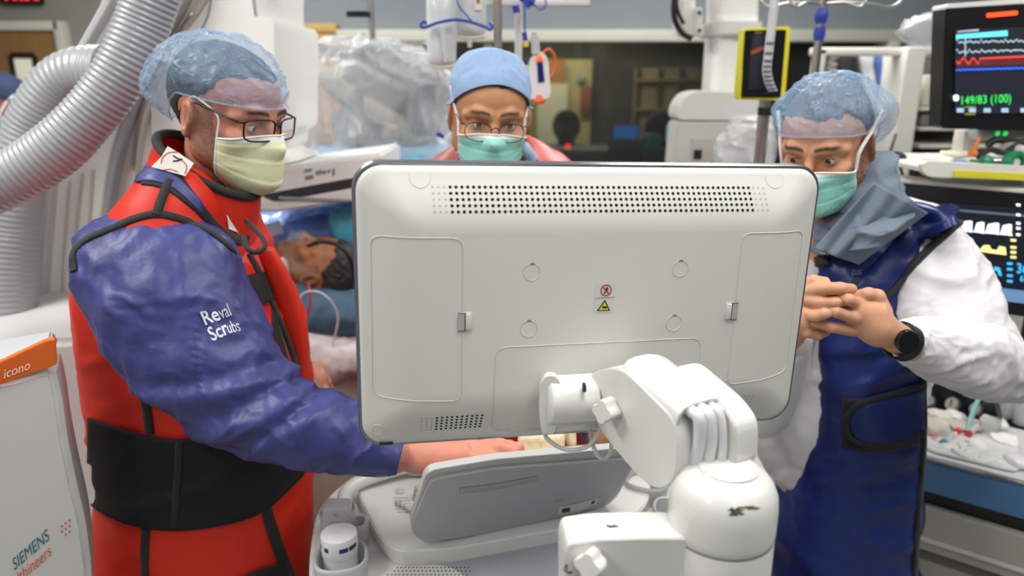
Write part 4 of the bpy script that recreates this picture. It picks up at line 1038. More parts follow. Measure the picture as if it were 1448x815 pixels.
def make_cap(parent, H, name, m, hem, puff, na=120, ns=44, pleat=0.0, npl=34, wr=0.003, seed=0.0, apex=(0, -0.25, 1), label=None, thick=0.0006, back=0.0, hemr=0.004):
    """hem(a)->z of the hem at azimuth a (0 = front); puff(a,s)->distance off the skull"""
    o = np.array([0, -0.012, 0.03]); ap = nrm(apex); V = []
    for i in range(ns):
        s = (i / (ns - 1)); ss = s ** 0.9
        for k in range(na):
            a = 2 * math.pi * k / na; hz_ = hem(a)
            d0 = nrm([math.sin(a) * 0.0785, math.cos(a) * 0.1005, hz_ - 0.03])
            om = math.acos(np.clip(np.dot(d0, ap), -1, 1)); d = (math.sin((1 - ss) * om) * d0 + math.sin(ss * om) * ap) / math.sin(om)
            r = float(ell_r(d)) + puff(a, s)
            lc_, _n, _i, dd = H.bvh.ray_cast(Vector(o + d * 0.3), Vector(-d))
            if lc_ is not None and 0.3 - dd < 0.125: r = max(r, 0.3 - dd + 0.0045 + 0.3 * puff(a, s))
            r += pleat * math.sin(npl * a + 2.5 * math.sin(3 * a)) * math.exp(-s * 5) * (0.2 + min(1, s * 9))
            V.append(o + d * r)
    V = np.array(V); n = V - o; n /= np.linalg.norm(n, axis=1)[:, None]
    S = np.repeat(np.linspace(0, 1, ns), na); A_ = np.tile(np.linspace(0, 2 * np.pi, na, endpoint=False), ns)
    cr = crease(np.c_[V * 28], seed) + 0.6 * crease(np.c_[np.cos(A_) * 6, np.sin(A_) * 6, S * 1.6], seed + 3)
    V = V + n * ((cr - 0.6) * wr * np.clip(S * 12, 0.15, 1))[:, None]
    Fc = [(i * na + k, i * na + (k + 1) % na, (i + 1) * na + (k + 1) % na, (i + 1) * na + k) for i in range(ns - 1) for k in range(na)]
    ob = mk(name, W(H, V), Fc, m, parent, label=label); fixn(ob)
    if thick: solid(ob, thick)
    ring = W(H, V[:na] + n[:na] * 0.0008); RV, RF = tubeV(ring, 0.0016 if hemr is None else hemr * 0.4, 8, True); mk('hem', RV, RF, m, ob)
    H.capV = W(H, V); H.capbvh = BVHTree.FromPolygons([Vector(v) for v in H.capV], Fc)
    return ob
def make_mask(parent, H, m, mw, top=(-0.008, -0.026), bot=(-0.122, -0.088), ua=1.12, puff=0.006, seed=1.0, nu=64, nv=44, pleat=0.0016, label=None, tilt=0.0):
    R = np.zeros((nv, nu)); Z = np.zeros((nv, nu)); U = np.zeros((nv, nu)); ax0 = np.array([0, 0.005, 0])
    for j in range(nv):
        for i in range(nu):
            u = -1 + 2 * i / (nu - 1); v = j / (nv - 1); a = u * ua
            zt = top[0] + (top[1] - top[0]) * abs(u) ** 1.3; zb = bot[0] + (bot[1] - bot[0]) * abs(u) ** 1.5; z = zt + (zb - zt) * v + tilt * u
            loc, n, ii, d = H.bvh.ray_cast(Vector((ax0[0] + 0.3 * math.sin(a), ax0[1] + 0.3 * math.cos(a), z)), Vector((-math.sin(a), -math.cos(a), 0)))
            r = 0.3 - d if loc is not None else 0.06
            if z < -0.112: r = min(r, 0.100 - (-0.112 - z) * 1.2)
            R[j, i] = r + 0.003; Z[j, i] = z; U[j, i] = a
    for _ in range(60):
        A = R.copy(); A[1:-1, 1:-1] = (R[:-2, 1:-1] + R[2:, 1:-1] + R[1:-1, :-2] + R[1:-1, 2:]) / 4
        A[0, 1:-1] = (R[0, :-2] + R[0, 2:]) / 2; A[-1, 1:-1] = (R[-1, :-2] + R[-1, 2:]) / 2
        R = np.maximum(R, A)
    for _ in range(16):
        A = R.copy(); A[1:-1, 1:-1] = (R[:-2, 1:-1] + R[2:, 1:-1] + R[1:-1, :-2] + R[1:-1, 2:]) / 4; R = A
    R = R + 0.004
    vv, uu = np.meshgrid(np.linspace(0, 1, nv), np.linspace(-1, 1, nu), indexing='ij')
    R = R + puff * np.exp(-((vv - 0.55) / 0.35) ** 2 - (uu / 0.6) ** 2)
    saw = (vv * 3.6 - 0.25) % 1.0; pl = np.where((vv > 0.12) & (vv < 0.92), (1 - saw) ** 0.7 * np.where(saw < 0.93, 1, 0.3), 0)
    R = R + pleat * pl * (1 - 0.4 * np.abs(uu))
    X = ax0[0] + R * np.sin(U); Y = ax0[1] + R * np.cos(U); V = np.stack([X, Y, Z], -1).reshape(-1, 3)
    n = np.stack([np.sin(U), np.cos(U), 0 * U], -1).reshape(-1, 3)
    V = V + n * ((crease(V * 26, seed) - 0.4) * 0.0022)[:, None]
    Fc = [(j * nu + i, j * nu + i + 1, (j + 1) * nu + i + 1, (j + 1) * nu + i) for j in range(nv - 1) for i in range(nu - 1)]
    ob = mk('face_mask', W(H, V), Fc, m, parent, label=label); fixn(ob); solid(ob, 0.0008, 0)
    G = V.reshape(nv, nu, 3); per = np.vstack([G[0], G[1:, -1], G[-1, -2::-1], G[-2:0:-1, 0]]); per = per + (per - [0, 0, -0.06]) * 0.004
    RV, RF = tubeV(W(H, per), 0.0017, 8, True); mk('mask_binding', RV, RF, mw, ob)
    b = G[:4] + n.reshape(nv, nu, 3)[:4] * 0.0007; q = b.reshape(-1, 3); k4 = b.shape[0]
    mk('nose_band', W(H, q), [(j * nu + i, j * nu + i + 1, (j + 1) * nu + i + 1, (j + 1) * nu + i) for j in range(k4 - 1) for i in range(nu - 1)], mw, ob)
    H.mg = G; return ob
def hemline(a, front, side, back):
    c = math.cos(a); t = min(1, max(0, (-c - 0.12) / 0.6)); t = t * t * (3 - 2 * t)
    return (side + (front - side) * max(0, c) ** 1.5) * (1 - t) + back * t
def loop_pts(H, pts): return W(H, catmull(pts, 30))
def glasses(parent, H, m, half=(0.0255, 0.0165), y0=0.108, zc=-0.006, r=0.0014, cx=0.0345, ex=4.0, lens=None, top_only=False, temple=0.0018, slide=0.0):
    g = None; V = []; parts = []
    for s in (-1, 1):
        an = np.linspace(0, 2 * np.pi, 44, endpoint=False); pts = []
        for a in an:
            ca, sa = math.cos(a), math.sin(a); x = half[0] * math.copysign(abs(ca) ** (2 / ex), ca); z = half[1] * math.copysign(abs(sa) ** (2 / ex), sa)
            X = s * cx + x; pts.append((X, y0 - 5.5 * max(0, abs(X) - 0.012) ** 2 - slide * 0, zc + z + (0.0 if not top_only else 0)))
        parts.append((pts, s))
    f_, q_ = merge([tubeV(W(H, p), r, 8, True) for p, s in parts]); g = mk('glasses', f_, q_, m, parent)
    for p, s in parts:
        pp = W(H, np.array(p) - [0, 0.0004, 0]); c = pp.mean(0)
        mk('lens', np.vstack([pp, c]), [(k, (k + 1) % 44, 44) for k in range(44)], lens, g)
    ye = y0 - 5.5 * max(0, cx + half[0] - 0.012) ** 2
    tl = []
    tl.append((W(H, catmull([(-cx + half[0], y0 - 0.001, zc + half[1] * 0.35), (0, y0 + 0.003, zc + half[1] * 0.6), (cx - half[0], y0 - 0.001, zc + half[1] * 0.35)], 12)), r * 1.2))
    for s in (-1, 1):
        e = s * (cx + half[0])
        tl.append((W(H, catmull([(e, ye, zc + half[1] * 0.7), (e + s * 0.009, ye - 0.012, zc + half[1] * 0.75), (s * 0.0755, 0.03, zc + 0.022), (s * 0.0775, 0.0, 0.025), (s * 0.0785, -0.022, 0.012), (s * 0.078, -0.03, -0.008)], 26)), temple))
    f_, q_ = merge([tubeV(p, rr, 8) for p, rr in tl]); mk('temple', f_, q_, m, g)
    return g
BOUF = veil('bouffant_blue', (158, 190, 224), 0.34, 0.97, 52, rough=0.38, bright=(226, 238, 250), stretch=(1, 1, 1.6))
MASKW = mat('mask_white', (232, 232, 230), 0.7, var=0.01, bump=0.1, bscale=500)
LENS = mat('lens_glass', (235, 240, 240), 0.02, var=0, alpha=0.10, spec=0.8)
BLKF = mat('black_fabric', (24, 24, 26), 0.75, var=0.1, vscale=40, bump=0.3, bscale=400, sheen=0.1)
REDV = mat('red_lead_vest', (206, 44, 26), 0.5, var=0.06, vscale=5, bump=0.3, bscale=14, spec=0.3)
GOWNB = mat('scrub_jacket_blue', (62, 66, 122), 0.42, var=0.16, vscale=10, bump=0.7, bscale=26, spec=0.35)
def coarse_body(prims, h=0.014, k=0.05):
    allp = np.array([q for c in prims for q in c[:2]]); rm = max(max(c[2:4]) for c in prims)
    def fn(g):
        d = None
        for a, b, ra, rb in prims: x = sd_cap(g, a, b, ra, rb); d = x if d is None else smin(d, x, k)
        return d
    V, Fc = sdf_mesh(fn, allp.min(0) - rm - 0.03, allp.max(0) + rm + 0.03, h); return V, Fc, None
def shoe(parent, x, y, yaw, m):
    M = T(x, y, 0) @ Matrix.Rotation(yaw, 4, 'Z'); V = []; Fc = []
    sec = [(-0.085, 0.030, 0.075), (-0.07, 0.038, 0.10), (-0.02, 0.038, 0.10), (0.04, 0.042, 0.075), (0.11, 0.048, 0.055), (0.16, 0.040, 0.045), (0.185, 0.018, 0.03)]
    for yy, w, hh in sec:
        for a in np.linspace(0, 2 * np.pi, 16, endpoint=False):
            V.append(M @ Vector((w * math.copysign(abs(math.cos(a)) ** 0.7, math.cos(a)), yy, max(0.002, hh / 2 + hh / 2 * math.copysign(abs(math.sin(a)) ** 0.7, math.sin(a))))))
    for i in range(len(sec) - 1):
        for k in range(16): Fc.append((i * 16 + k, i * 16 + (k + 1) % 16, (i + 1) * 16 + (k + 1) % 16, (i + 1) * 16 + k))
    Fc += [tuple(range(16)), tuple((len(sec) - 1) * 16 + k for k in range(16))]
    return fixn(mk('shoe', V, Fc, m, parent))
def hand(fingers, palm, h=0.0021, kin=0.005):
    """fingers: list of (joints, radii); palm: list of capsules"""
    def fn(g):
        d = None
        for a, b, ra, rb in palm: x = sd_cap(g, a, b, ra, rb); d = x if d is None else smin(d, x, 0.014)
        for J, R in fingers:
            e = None
            for i in range(len(J) - 1): x = sd_cap(g, J[i], J[i + 1], R[i], R[i + 1]); e = x if e is None else smin(e, x, 0.004)
            d = smin(d, e, kin)
        return d
    pts = np.array([q for c in palm for q in c[:2]] + [q for J, R in fingers for q in J]); return sdf_mesh(fn, pts.min(0) - 0.045, pts.max(0) + 0.045, h)
def fold(amp, scale, seed=0.0, seam=0.0, edge=0.0):
    def f(V, t, a):
        c = crease(V * scale, seed); d = amp * (c - 0.35)
        return d * (np.clip(np.minimum(t, 1 - t) * edge, 0, 1) if edge else 1)
    return f
# ================================================================ MAN IN RED APRON (left)
LM = thing('person', 'person in red lead apron, blue bouffant cap and glasses touching the console', 'person', (-0.55, 1.28, 0))
LC = np.array([-0.490, 1.27, 1.694])
LH = make_head(LC, -112, -12, 0, (196, 134, 112), (52, 44, 42), (-0.56, 1.31, 1.48), scale=0.955, neck_r=0.053, beard=0.66, beardcol=(112, 90, 78), brow=(60, 42, 34), gaze=(-12, -14), eyeopen=0.85)
def bp(*q): return np.array(q, float)
sh_r, el_r, wr_r = P(225, 400, 1.14), P(375, 590, 1.06), P(585, 640, 1.03)
prims = [((-0.60, 1.30, 1.34), (-0.60, 1.29, 1.05), 0.11, 0.11), ((-0.60, 1.17, 1.36), (-0.60, 1.42, 1.36), 0.05, 0.05), ((-0.60, 1.25, 0.95), (-0.60, 1.34, 0.95), 0.10, 0.10),
         ((-0.60, 1.22, 0.9), (-0.60, 1.21, 0.5), 0.07, 0.055), ((-0.60, 1.21, 0.5), (-0.60, 1.21, 0.09), 0.05, 0.04), ((-0.60, 1.36, 0.9), (-0.60, 1.36, 0.5), 0.07, 0.055), ((-0.60, 1.36, 0.5), (-0.60, 1.36, 0.09), 0.05, 0.04),
         (sh_r, el_r, 0.045, 0.04)]
# right hand on the panel
w_ = P(560, 645, 1.035)
J = lambda *l: [P(*q) for q in l]
palm = [(P(540, 640, 1.02), P(590, 645, 1.03), 0.027, 0.025), (P(590, 645, 1.03), P(655, 646, 1.04), 0.023, 0.019), (P(600, 640, 1.05), P(665, 634, 1.07), 0.022, 0.018), (P(600, 652, 1.02), P(640, 656, 1.03), 0.018, 0.015)]
fing = [(J((655, 650, 1.035), (690, 645, 1.03), (712, 651, 1.035), (716, 664, 1.045)), [0.0105, 0.0098, 0.009, 0.008]),
        (J((662, 643, 1.05), (702, 635, 1.045), (727, 640, 1.05), (735, 652, 1.06)), [0.0105, 0.010, 0.009, 0.008]),
        (J((668, 637, 1.065), (708, 629, 1.065), (733, 634, 1.07), (740, 645, 1.08)), [0.0105, 0.0098, 0.009, 0.008]),
        (J((668, 632, 1.08), (700, 626, 1.085), (722, 630, 1.09), (728, 640, 1.10)), [0.0095, 0.009, 0.008, 0.007]),
        (J((612, 655, 1.02), (645, 664, 1.02), (670, 668, 1.025), (690, 670, 1.03)), [0.013, 0.011, 0.0095, 0.008])]
hv, hf = hand(fing, palm)
tint = np.tile(np.array(srgb(214, 142, 120)), (len(hv), 1)) * (0.93 + 0.14 * fbm(hv * 90, 3)[:, None])
# left hand beyond the apron
lhp = [(P(415, 575, 1.44), P(448, 535, 1.45), 0.028, 0.024)]
lfi = [(J((446, 532, 1.45), (462, 540, 1.46), (468, 552, 1.47)), [0.011, 0.010, 0.008]), (J((440, 528, 1.46), (456, 530, 1.48), (464, 538, 1.49)), [0.011, 0.010, 0.008]),
       (J((448, 540, 1.44), (460, 552, 1.44), (462, 566, 1.45)), [0.011, 0.0095, 0.008]), (J((444, 548, 1.43), (454, 560, 1.43), (456, 574, 1.44)), [0.010, 0.009, 0.0075]), (J((436, 525, 1.44), (446, 518, 1.46), (456, 520, 1.47)), [0.011, 0.010, 0.009])]
lv, lf = hand(lfi, lhp)
fa = caps_mesh([[(el_r, w_, 0.04, 0.028)]], 0.006)
body_mesh(LM, LH, [coarse_body(prims), (hv, hf, tint), (lv, lf, None), (fa[0], fa[1], None)], (204, 146, 122))
hair_mesh(LM, LH, 0.0012, 0.0008)
# --- torso: blue jacket at the collar, red apron over it
ROW = [(196, 262, 320, 300, 1.280, 0.10), (165, 285, 345, 320, 1.290, 0.15), (138, 318, 372, 345, 1.300, 0.185), (112, 350, 392, 378, 1.300, 0.20), (101, 395, 412, 415, 1.290, 0.20), (104, 450, 428, 455, 1.290, 0.19), (112, 505, 438, 500, 1.290, 0.185),
       (120, 560, 440, 555, 1.290, 0.18), (127, 610, 441, 610, 1.290, 0.175), (134, 660, 441, 665, 1.290, 0.175), (130, 720, 442, 725, 1.290, 0.18), (124, 790, 443, 800, 1.290, 0.185), (120, 860, 448, 870, 1.290, 0.19), (114, 1000, 455, 1010, 1.290, 0.20), (108, 1200, 462, 1210, 1.290, 0.21)]
def vestw(V, t, a):
    return 0.010 * (crease(np.c_[V[:, 0] * 5 + V[:, 2] * 3, V[:, 1] * 6, V[:, 2] * 11 - V[:, 0] * 4], 3.0) - 0.4) * np.clip(t * 8, 0.2, 1) + 0.0015 * (fbm(V * 25) - 0.5)
vest = ploft('lead_apron', ROW, REDV, LM, nl=150, na=110, ex=2.5, wr=vestw, caps=(True, True))
VB = bvh_of(vest)
BELTR = [(133, 585, 441, 600, 1.13, 0.176), (134, 640, 441, 640, 1.13, 0.176), (134, 690, 441, 690, 1.13, 0.178), (131, 712, 441, 745, 1.13, 0.178)]
# belt traced on the apron
BELT = mat('belt_black', (17, 17, 19), 0.85, var=0.15, vscale=50, bump=0.5, bscale=350)
beltp = patch('belt', VB, [(129, 590), (170, 604), (230, 618), (300, 618), (380, 610), (442, 600)], [(128, 712), (170, 735), (230, 748), (300, 744), (370, 722), (425, 672)], BELT, LM, nu=60, nv=26, off=0.003, thick=0.004, label='wide black waist belt')
strip('belt_edge', bvh_of(beltp), [(255, 623), (252, 680), (247, 744)], 0.012, BLKF, beltp, 30, off=0.004, thick=0.002)
# trims on the apron
strip('trim_band', VB, [(196, 505), (201, 545), (208, 580), (212, 612)], 0.015, BLKF, LM, 40)
strip('trim_band', VB, [(207, 748), (205, 780), (206, 818), (206, 860)], 0.015, BLKF, LM, 40)
strip('trim_band', VB, [(268, 570), (274, 590), (284, 615)], 0.03, BLKF, LM, 20)
strip('trim_band', VB, [(372, 700), (382, 740), (395, 780), (410, 820), (420, 860)], [0.018, 0.03], BLKF, LM, 40)
patch('black_panel', VB, [(330, 822), (360, 806), (404, 794)], [(330, 860), (370, 860), (420, 860)], BLKF, LM, nu=20, nv=8)
patch('velcro_patch', VB, [(328, 396), (350, 391), (372, 387)], [(346, 436), (364, 432), (386, 425)], mat('velcro_black', (30, 30, 32), 0.95, var=0.2, vscale=120, bump=0.8, bscale=600), LM, nu=20, nv=12, off=0.0035, thick=0.002, label='black velcro patch on the chest')
strip('front_edge_trim', VB, [(352, 360), (368, 392), (382, 425), (398, 462), (412, 500), (420, 528), (432, 560)], 0.012, BLKF, LM, 60, off=0.002)
patch('front_gap', VB, [(386, 428), (392, 450), (400, 480), (410, 515), (420, 545)], [(383, 430), (384, 460), (386, 500), (388, 530), (392, 560)], BLKF, LM, nu=30, nv=8, off=0.001, thick=0.001)
None and strip('shoulder_strap', VB, [(238, 256), (230, 275), (221, 302)], 0.014, BLKF, LM, 20)
# loose apron front flap
flap = ploft('apron_flap', [(362, 352, 386, 350, 1.250, 0.010), (377, 392, 408, 385, 1.250, 0.012), (395, 440, 426, 430, 1.250, 0.013), (412, 490, 436, 475, 1.250, 0.013), (420, 530, 437, 520, 1.260, 0.013), (424, 560, 438, 560, 1.270, 0.012)], REDV, LM, nl=40, na=32, wr=lambda V, t, a: 0.001 * (fbm(V * 30) - 0.5))
# sleeve
SL = [(160, 310, 290, 318, 1.19, 0.03), (122, 330, 330, 340, 1.17, 0.06), (103, 372, 342, 380, 1.14, 0.085), (118, 440, 368, 440, 1.12, 0.095), (152, 505, 392, 494, 1.10, 0.095), (202, 560, 416, 524, 1.085, 0.09), (268, 610, 438, 543, 1.07, 0.085), (330, 644, 470, 556, 1.06, 0.075), (392, 656, 505, 568, 1.05, 0.068), (450, 664, 530, 580, 1.045, 0.06), (510, 669, 556, 592, 1.04, 0.054), (563, 671, 578, 606, 1.038, 0.05)]
def slw(V, t, a):
    d = 0.014 * (crease(V * np.array([8, 8, 8]), 7.7) - 0.42) + 0.009 * (crease(V * np.array([24, 20, 15]), 2.1) - 0.4)
    el = np.exp(-((t - 0.55) / 0.16) ** 2) * 0.006 * np.sin(t * 60 + 2 * np.sin(a))
    return (d + el) * np.clip(t * 7, 0.25, 1)
sleeve = ploft('jacket_sleeve', SL, GOWNB, LM, nl=190, na=130, ex=2.2, wr=slw, caps=(True, True))
SLB = bvh_of(sleeve)
# armhole trim: sits on the sleeve's upper border
both = bvh_of(vest, sleeve)
None and strip('armhole_trim', both, [(107, 400), (103, 372), (116, 345), (150, 326), (190, 310), (222, 304), (262, 312), (300, 330), (330, 356), (345, 385), (362, 430)], 0.009, BLKF, LM, 110, off=0.002, thick=0.004)
# right shoulder cap of apron, covering the top of the sleeve
sc_ = ploft('shoulder_panel', [(192, 258, 312, 316, 1.22, 0.06), (184, 266, 318, 318, 1.21, 0.085), (150, 292, 335, 325, 1.21, 0.115), (124, 322, 345, 345, 1.22, 0.11), (108, 345, 350, 358, 1.23, 0.10)], REDV, LM, nl=50, na=90, ex=2.3, wr=lambda V, t, a: 0.003 * (crease(V * 9, 1.1) - 0.4))
SPB = bvh_of(sc_, vest, sleeve)
strip('shoulder_strap', SPB, [(240, 255), (231, 276), (221, 304)], 0.014, BLKF, LM, 24)
strip('armhole_trim', SPB, [(105, 384), (104, 358), (124, 338), (160, 322), (195, 308), (225, 303), (262, 312), (300, 330), (332, 356)], 0.012, BLKF, LM, 90, off=0.001, thick=0.0022)
# jacket neck, thyroid collar
ploft('jacket_collar', [(212, 222, 345, 300, 1.270, 0.075), (196, 248, 352, 325, 1.275, 0.09), (180, 272, 345, 335, 1.280, 0.10)], GOWNB, LM, nl=20, na=60)
COLR = [(226, 190, 364, 276, 1.245, 0.060), (219, 210, 363, 298, 1.25, 0.066), (214, 232, 358, 322, 1.255, 0.075), (216, 252, 356, 346, 1.26, 0.084)]
col_ = ploft('thyroid_collar', COLR, REDV, LM, nl=40, na=90, ex=2.2, wr=lambda V, t, a: 0.0035 * (crease(V * 12, 5.5) - 0.4), caps=(False, False)); solid(col_, 0.005, 0)
CB = bvh_of(col_)
cv = np.array([v.co for v in col_.data.vertices]); top_ = cv[:90]
RV, RF = tubeV(np.array([top_[k] for k in range(90)]), 0.0078, 10, True); mk('collar_trim', RV, RF, BLKF, col_)
CBV = bvh_of(col_, vest, sc_)
patch('jacket_neckline', CBV, [(196, 250), (216, 237), (248, 250), (284, 285)], [(192, 259), (216, 258), (246, 268), (284, 302)], GOWNB, LM, nu=20, nv=8, off=0.002, thick=0.002)
strip('neck_band', CBV, [(246, 245), (262, 268), (282, 295), (305, 320), (330, 338), (350, 338)], [0.016, 0.020], BLKF, LM, 50, off=0.001, thick=0.0024)
strip('neck_band', bvh_of(vest, sc_), [(202, 259), (220, 261), (240, 268), (262, 284), (290, 306)], 0.008, BLKF, LM, 40, off=0.001, thick=0.002)
lpv = tube('strap_loop', [P(344, 335, 1.14), P(350, 352, 1.12), P(363, 357, 1.12), P(374, 350, 1.13), P(372, 338, 1.15), P(358, 322, 1.18), P(348, 312, 1.2)], 0.0042, BLKF, LM, 8, smooth_n=30)
# white tag on the collar
_h = hit(CBV, 244, 240)[0]
tg_ = slab('dosimeter_tag', [P(x, y, _h[1] - 0.012 + (y - 228) * -0.0002) for x, y in [(237, 207), (252, 216), (274, 231), (268, 240), (262, 249), (240, 243), (214, 236), (228, 222)]], 0.0015, mat('tag_white', (238, 234, 228), 0.3, var=0.02), LM, 0, label='white tag with red curves and a black check')
TB = bvh_of(tg_)
ORN = mat('tag_orange', (222, 72, 34), 0.4, var=0)
strip('tag_print', TB, [(228, 231), (230, 223), (238, 216), (250, 215), (258, 219)], 0.0014, ORN, tg_, 24, off=0.0006, thick=0.0003)
strip('tag_print', TB, [(256, 226), (263, 232), (264, 240), (261, 246)], 0.0014, ORN, tg_, 16, off=0.0006, thick=0.0003)
strip('tag_print', TB, [(230, 241), (240, 239), (252, 243)], 0.0012, ORN, tg_, 16, off=0.0006, thick=0.0003)
strip('tag_print', TB, [(245, 220), (251, 224), (258, 226)], 0.0022, BLK, tg_, 10, off=0.0006, thick=0.0003)
strip('tag_print', TB, [(258, 225), (252, 227), (245, 228)], 0.0022, BLK, tg_, 10, off=0.0006, thick=0.0003)
p2 = patch('paper_tab', CBV, [(320, 303), (325, 312)], [(322, 326), (337, 331)], mat('tag_white', (238, 234, 228), 0.3), LM, nu=6, nv=6, off=0.004, thick=0.001)
# lettering on the sleeve
WP = mat('white_print', (216, 220, 230), 0.5, var=0.05)
text_on('sleeve_lettering', SLB, 'Re', (289, 460), (22, -8), (-12, -26), WP, sleeve)
text_on('sleeve_lettering', SLB, 'val', (313, 451), (14, -5), (-10, -24), WP, sleeve, bold=False)
text_on('sleeve_lettering', SLB, 'Scr', (300, 483), (18.5, -9), (-12, -26), WP, sleeve)
text_on('sleeve_lettering', SLB, 'ubs', (323, 472), (13, -3), (-8, -23), WP, sleeve, bold=False)
# cap, mask, glasses
def lhem(a): return hemline(a, 0.034, 0.035, -0.030)
def lpuff(a, s):
    b = 0.5 - 0.5 * math.cos(a)
    up = math.sin(min(1, s * 2.6) * math.pi / 2)
    return 0.008 + up * (0.014 + 0.036 * b) * (1 - s) ** 1.2 + 0.004 * s
lcap = make_cap(LM, LH, 'bouffant_cap', BOUF, lhem, lpuff, na=200, ns=70, pleat=0.0028, npl=38, wr=0.010, seed=4.0, thick=0, label='translucent light blue bouffant cap')
LMSK = mat('mask_yellow', (226, 228, 186), 0.72, var=0.03, vscale=20, bump=0.15, bscale=300)
make_mask(LM, LH, LMSK, MASKW, puff=0.013, bot=(-0.148, -0.092), seed=2.2, ua=1.05, pleat=0.0022, label='pale yellow pleated face mask')
for s in (1, -1):
    i = -1 if s > 0 else 0
    tp_, bt_ = LH.mg[0][i], LH.mg[-1][i]
    V, Fc = merge([tubeV(loop_pts(LH, [tp_, (s * 0.070, 0.045, 0.012), (s * 0.0775, 0.006, 0.034), (s * 0.076, -0.01, 0.03)]), 0.0016, 8),
                   tubeV(loop_pts(LH, [bt_, (s * 0.062, 0.04, -0.062), (s * 0.073, 0.008, -0.036), (s * 0.074, -0.012, -0.028)]), 0.0016, 8)])
    mk('ear_loop', V, Fc, MASKW, LM)
glasses(LM, LH, mat('glasses_black', (14, 14, 15), 0.25, var=0), half=(0.0290, 0.0185), cx=0.037, lens=LENS, r=0.0016, temple=0.0018, y0=0.114, zc=0.000)
# watch on the left wrist
w0, w1 = P(432, 556, 1.445), P(440, 545, 1.448)
lathe('watch', [(0.0285, -0.009), (0.0305, -0.008), (0.0305, 0.008), (0.0285, 0.009)], zaxis((P(428, 560, 1.444)), P(448, 535, 1.45) - P(415, 575, 1.44)), BLK, LM, 32, cap=False)
# trousers and shoes
TR = mat('scrub_trousers', (40, 52, 90), 0.8, var=0.08)
for yy in (1.21, 1.36):
    V, Fc = tubeV(catmull([(-0.60, yy, 0.9), (-0.60, yy, 0.5), (-0.60, yy, 0.10)], 20), np.linspace(0.085, 0.065, 20), 20); mk('trouser_leg', V, Fc, TR, LM)
    shoe(LM, -0.59, yy, -math.pi / 2, G_DRK)
# ================================================================ MAN BEHIND THE MONITOR (middle)
MMN = thing('person', 'person in plain blue surgical cap and green mask facing us behind the monitor', 'person', (-0.03, 1.55, 0))
HCM = P(692, 165, 1.46)
HM = make_head(HCM, 188, -9, -3, (188, 136, 98), (78, 66, 56), (-0.045, 1.53, 1.44), scale=0.91, brow=(72, 56, 44), gaze=(-4, -6), eyeopen=0.72, beard=0.0)
shr, shl = np.array([-0.21, 1.53, 1.38]), np.array([0.15, 1.55, 1.38])
g0 = P(768, 606, 1.17); elb = np.array([-0.12, 1.42, 1.16])
prims = [((-0.03, 1.56, 1.30), (-0.03, 1.56, 1.0), 0.12, 0.12), (shr, shl, 0.055, 0.055), ((-0.10, 1.56, 0.93), (0.04, 1.56, 0.93), 0.11, 0.11), (shl, (0.26, 1.50, 1.12), 0.05, 0.042), ((0.26, 1.50, 1.12), (0.18, 1.34, 1.05), 0.04, 0.03),
         (shr, elb, 0.05, 0.042), (elb, g0 + [0, 0.02, 0.01], 0.04, 0.028)]
for sx in (-0.13, 0.07): prims += [((sx, 1.56, 0.9), (sx, 1.56, 0.5), 0.085, 0.06), ((sx, 1.56, 0.5), (sx, 1.57, 0.09), 0.055, 0.04)]
GLV = mat('latex_glove', (226, 206, 172), 0.5, var=0.04, vscale=60, bump=0.3, bscale=160)
body_mesh(MMN, HM, [coarse_body(prims)], (188, 136, 98))
palm = [(P(760, 590, 1.16), P(752, 612, 1.14), 0.020, 0.020), (P(760, 590, 1.16), P(785, 612, 1.14), 0.020, 0.020)]
fing = []
for x0, x1 in ((745, 741), (759, 757), (774, 774), (789, 790)):
    fing.append((J((x0, 606, 1.135), (x1, 622, 1.115), (x1 + 1, 640, 1.105), (x1 + 1, 656, 1.11)), [0.0105, 0.010, 0.0095, 0.0085]))
fing.append((J((795, 598, 1.15), (806, 612, 1.14), (808, 626, 1.13)), [0.011, 0.010, 0.009]))
hv, hf = hand(fing, palm); mk('glove', hv, hf, GLV, MMN, label='cream latex glove resting on the touch panel')
V, Fc = tubeV(catmull([g0 + [0, 0.10, 0.02], g0 + [0, 0.0, 0]], 8), np.linspace(0.038, 0.033, 8), 20); mk('glove_cuff', V, Fc, GLV, MMN)
ap = ploft('lead_apron', [(655, 214, 752, 214, 1.54, 0.075), (622, 226, 790, 226, 1.55, 0.10), (592, 250, 824, 250, 1.56, 0.12), (580, 300, 838, 300, 1.56, 0.14), (590, 400, 834, 400, 1.56, 0.145), (596, 520, 833, 520, 1.56, 0.145), (598, 640, 834, 640, 1.56, 0.15), (590, 800, 845, 800, 1.56, 0.16), (580, 1000, 860, 1000, 1.56, 0.17)], mat('red_apron', (184, 36, 30), 0.45, var=0.06, vscale=6, bump=0.2, bscale=20), MMN, nl=70, na=60, wr=lambda V, t, a: 0.006 * (crease(V * 8, 2.2) - 0.4))
ab = bvh_of(ap)
for xs in ([(664, 216), (655, 230), (648, 250)], [(745, 216), (752, 232), (757, 250)]): strip('trim_band', ab, xs, 0.030, BLKF, MMN, 20)
ploft('collar', [(652, 199, 742, 201, 1.49, 0.062), (655, 212, 748, 212, 1.51, 0.068), (655, 228, 750, 228, 1.53, 0.075)], BLKF, MMN, nl=14, na=40)
tube('neck_cloth', [P(738, 206, 1.44), P(745, 214, 1.44), P(752, 226, 1.45)], 0.012, mat('pale_blue_cloth', (150, 178, 204), 0.7, bump=0.2), MMN, 12, smooth_n=10)
SLV = mat('gown_sleeve_blue', (96, 110, 150), 0.6, var=0.08, vscale=14, bump=0.3, bscale=40)
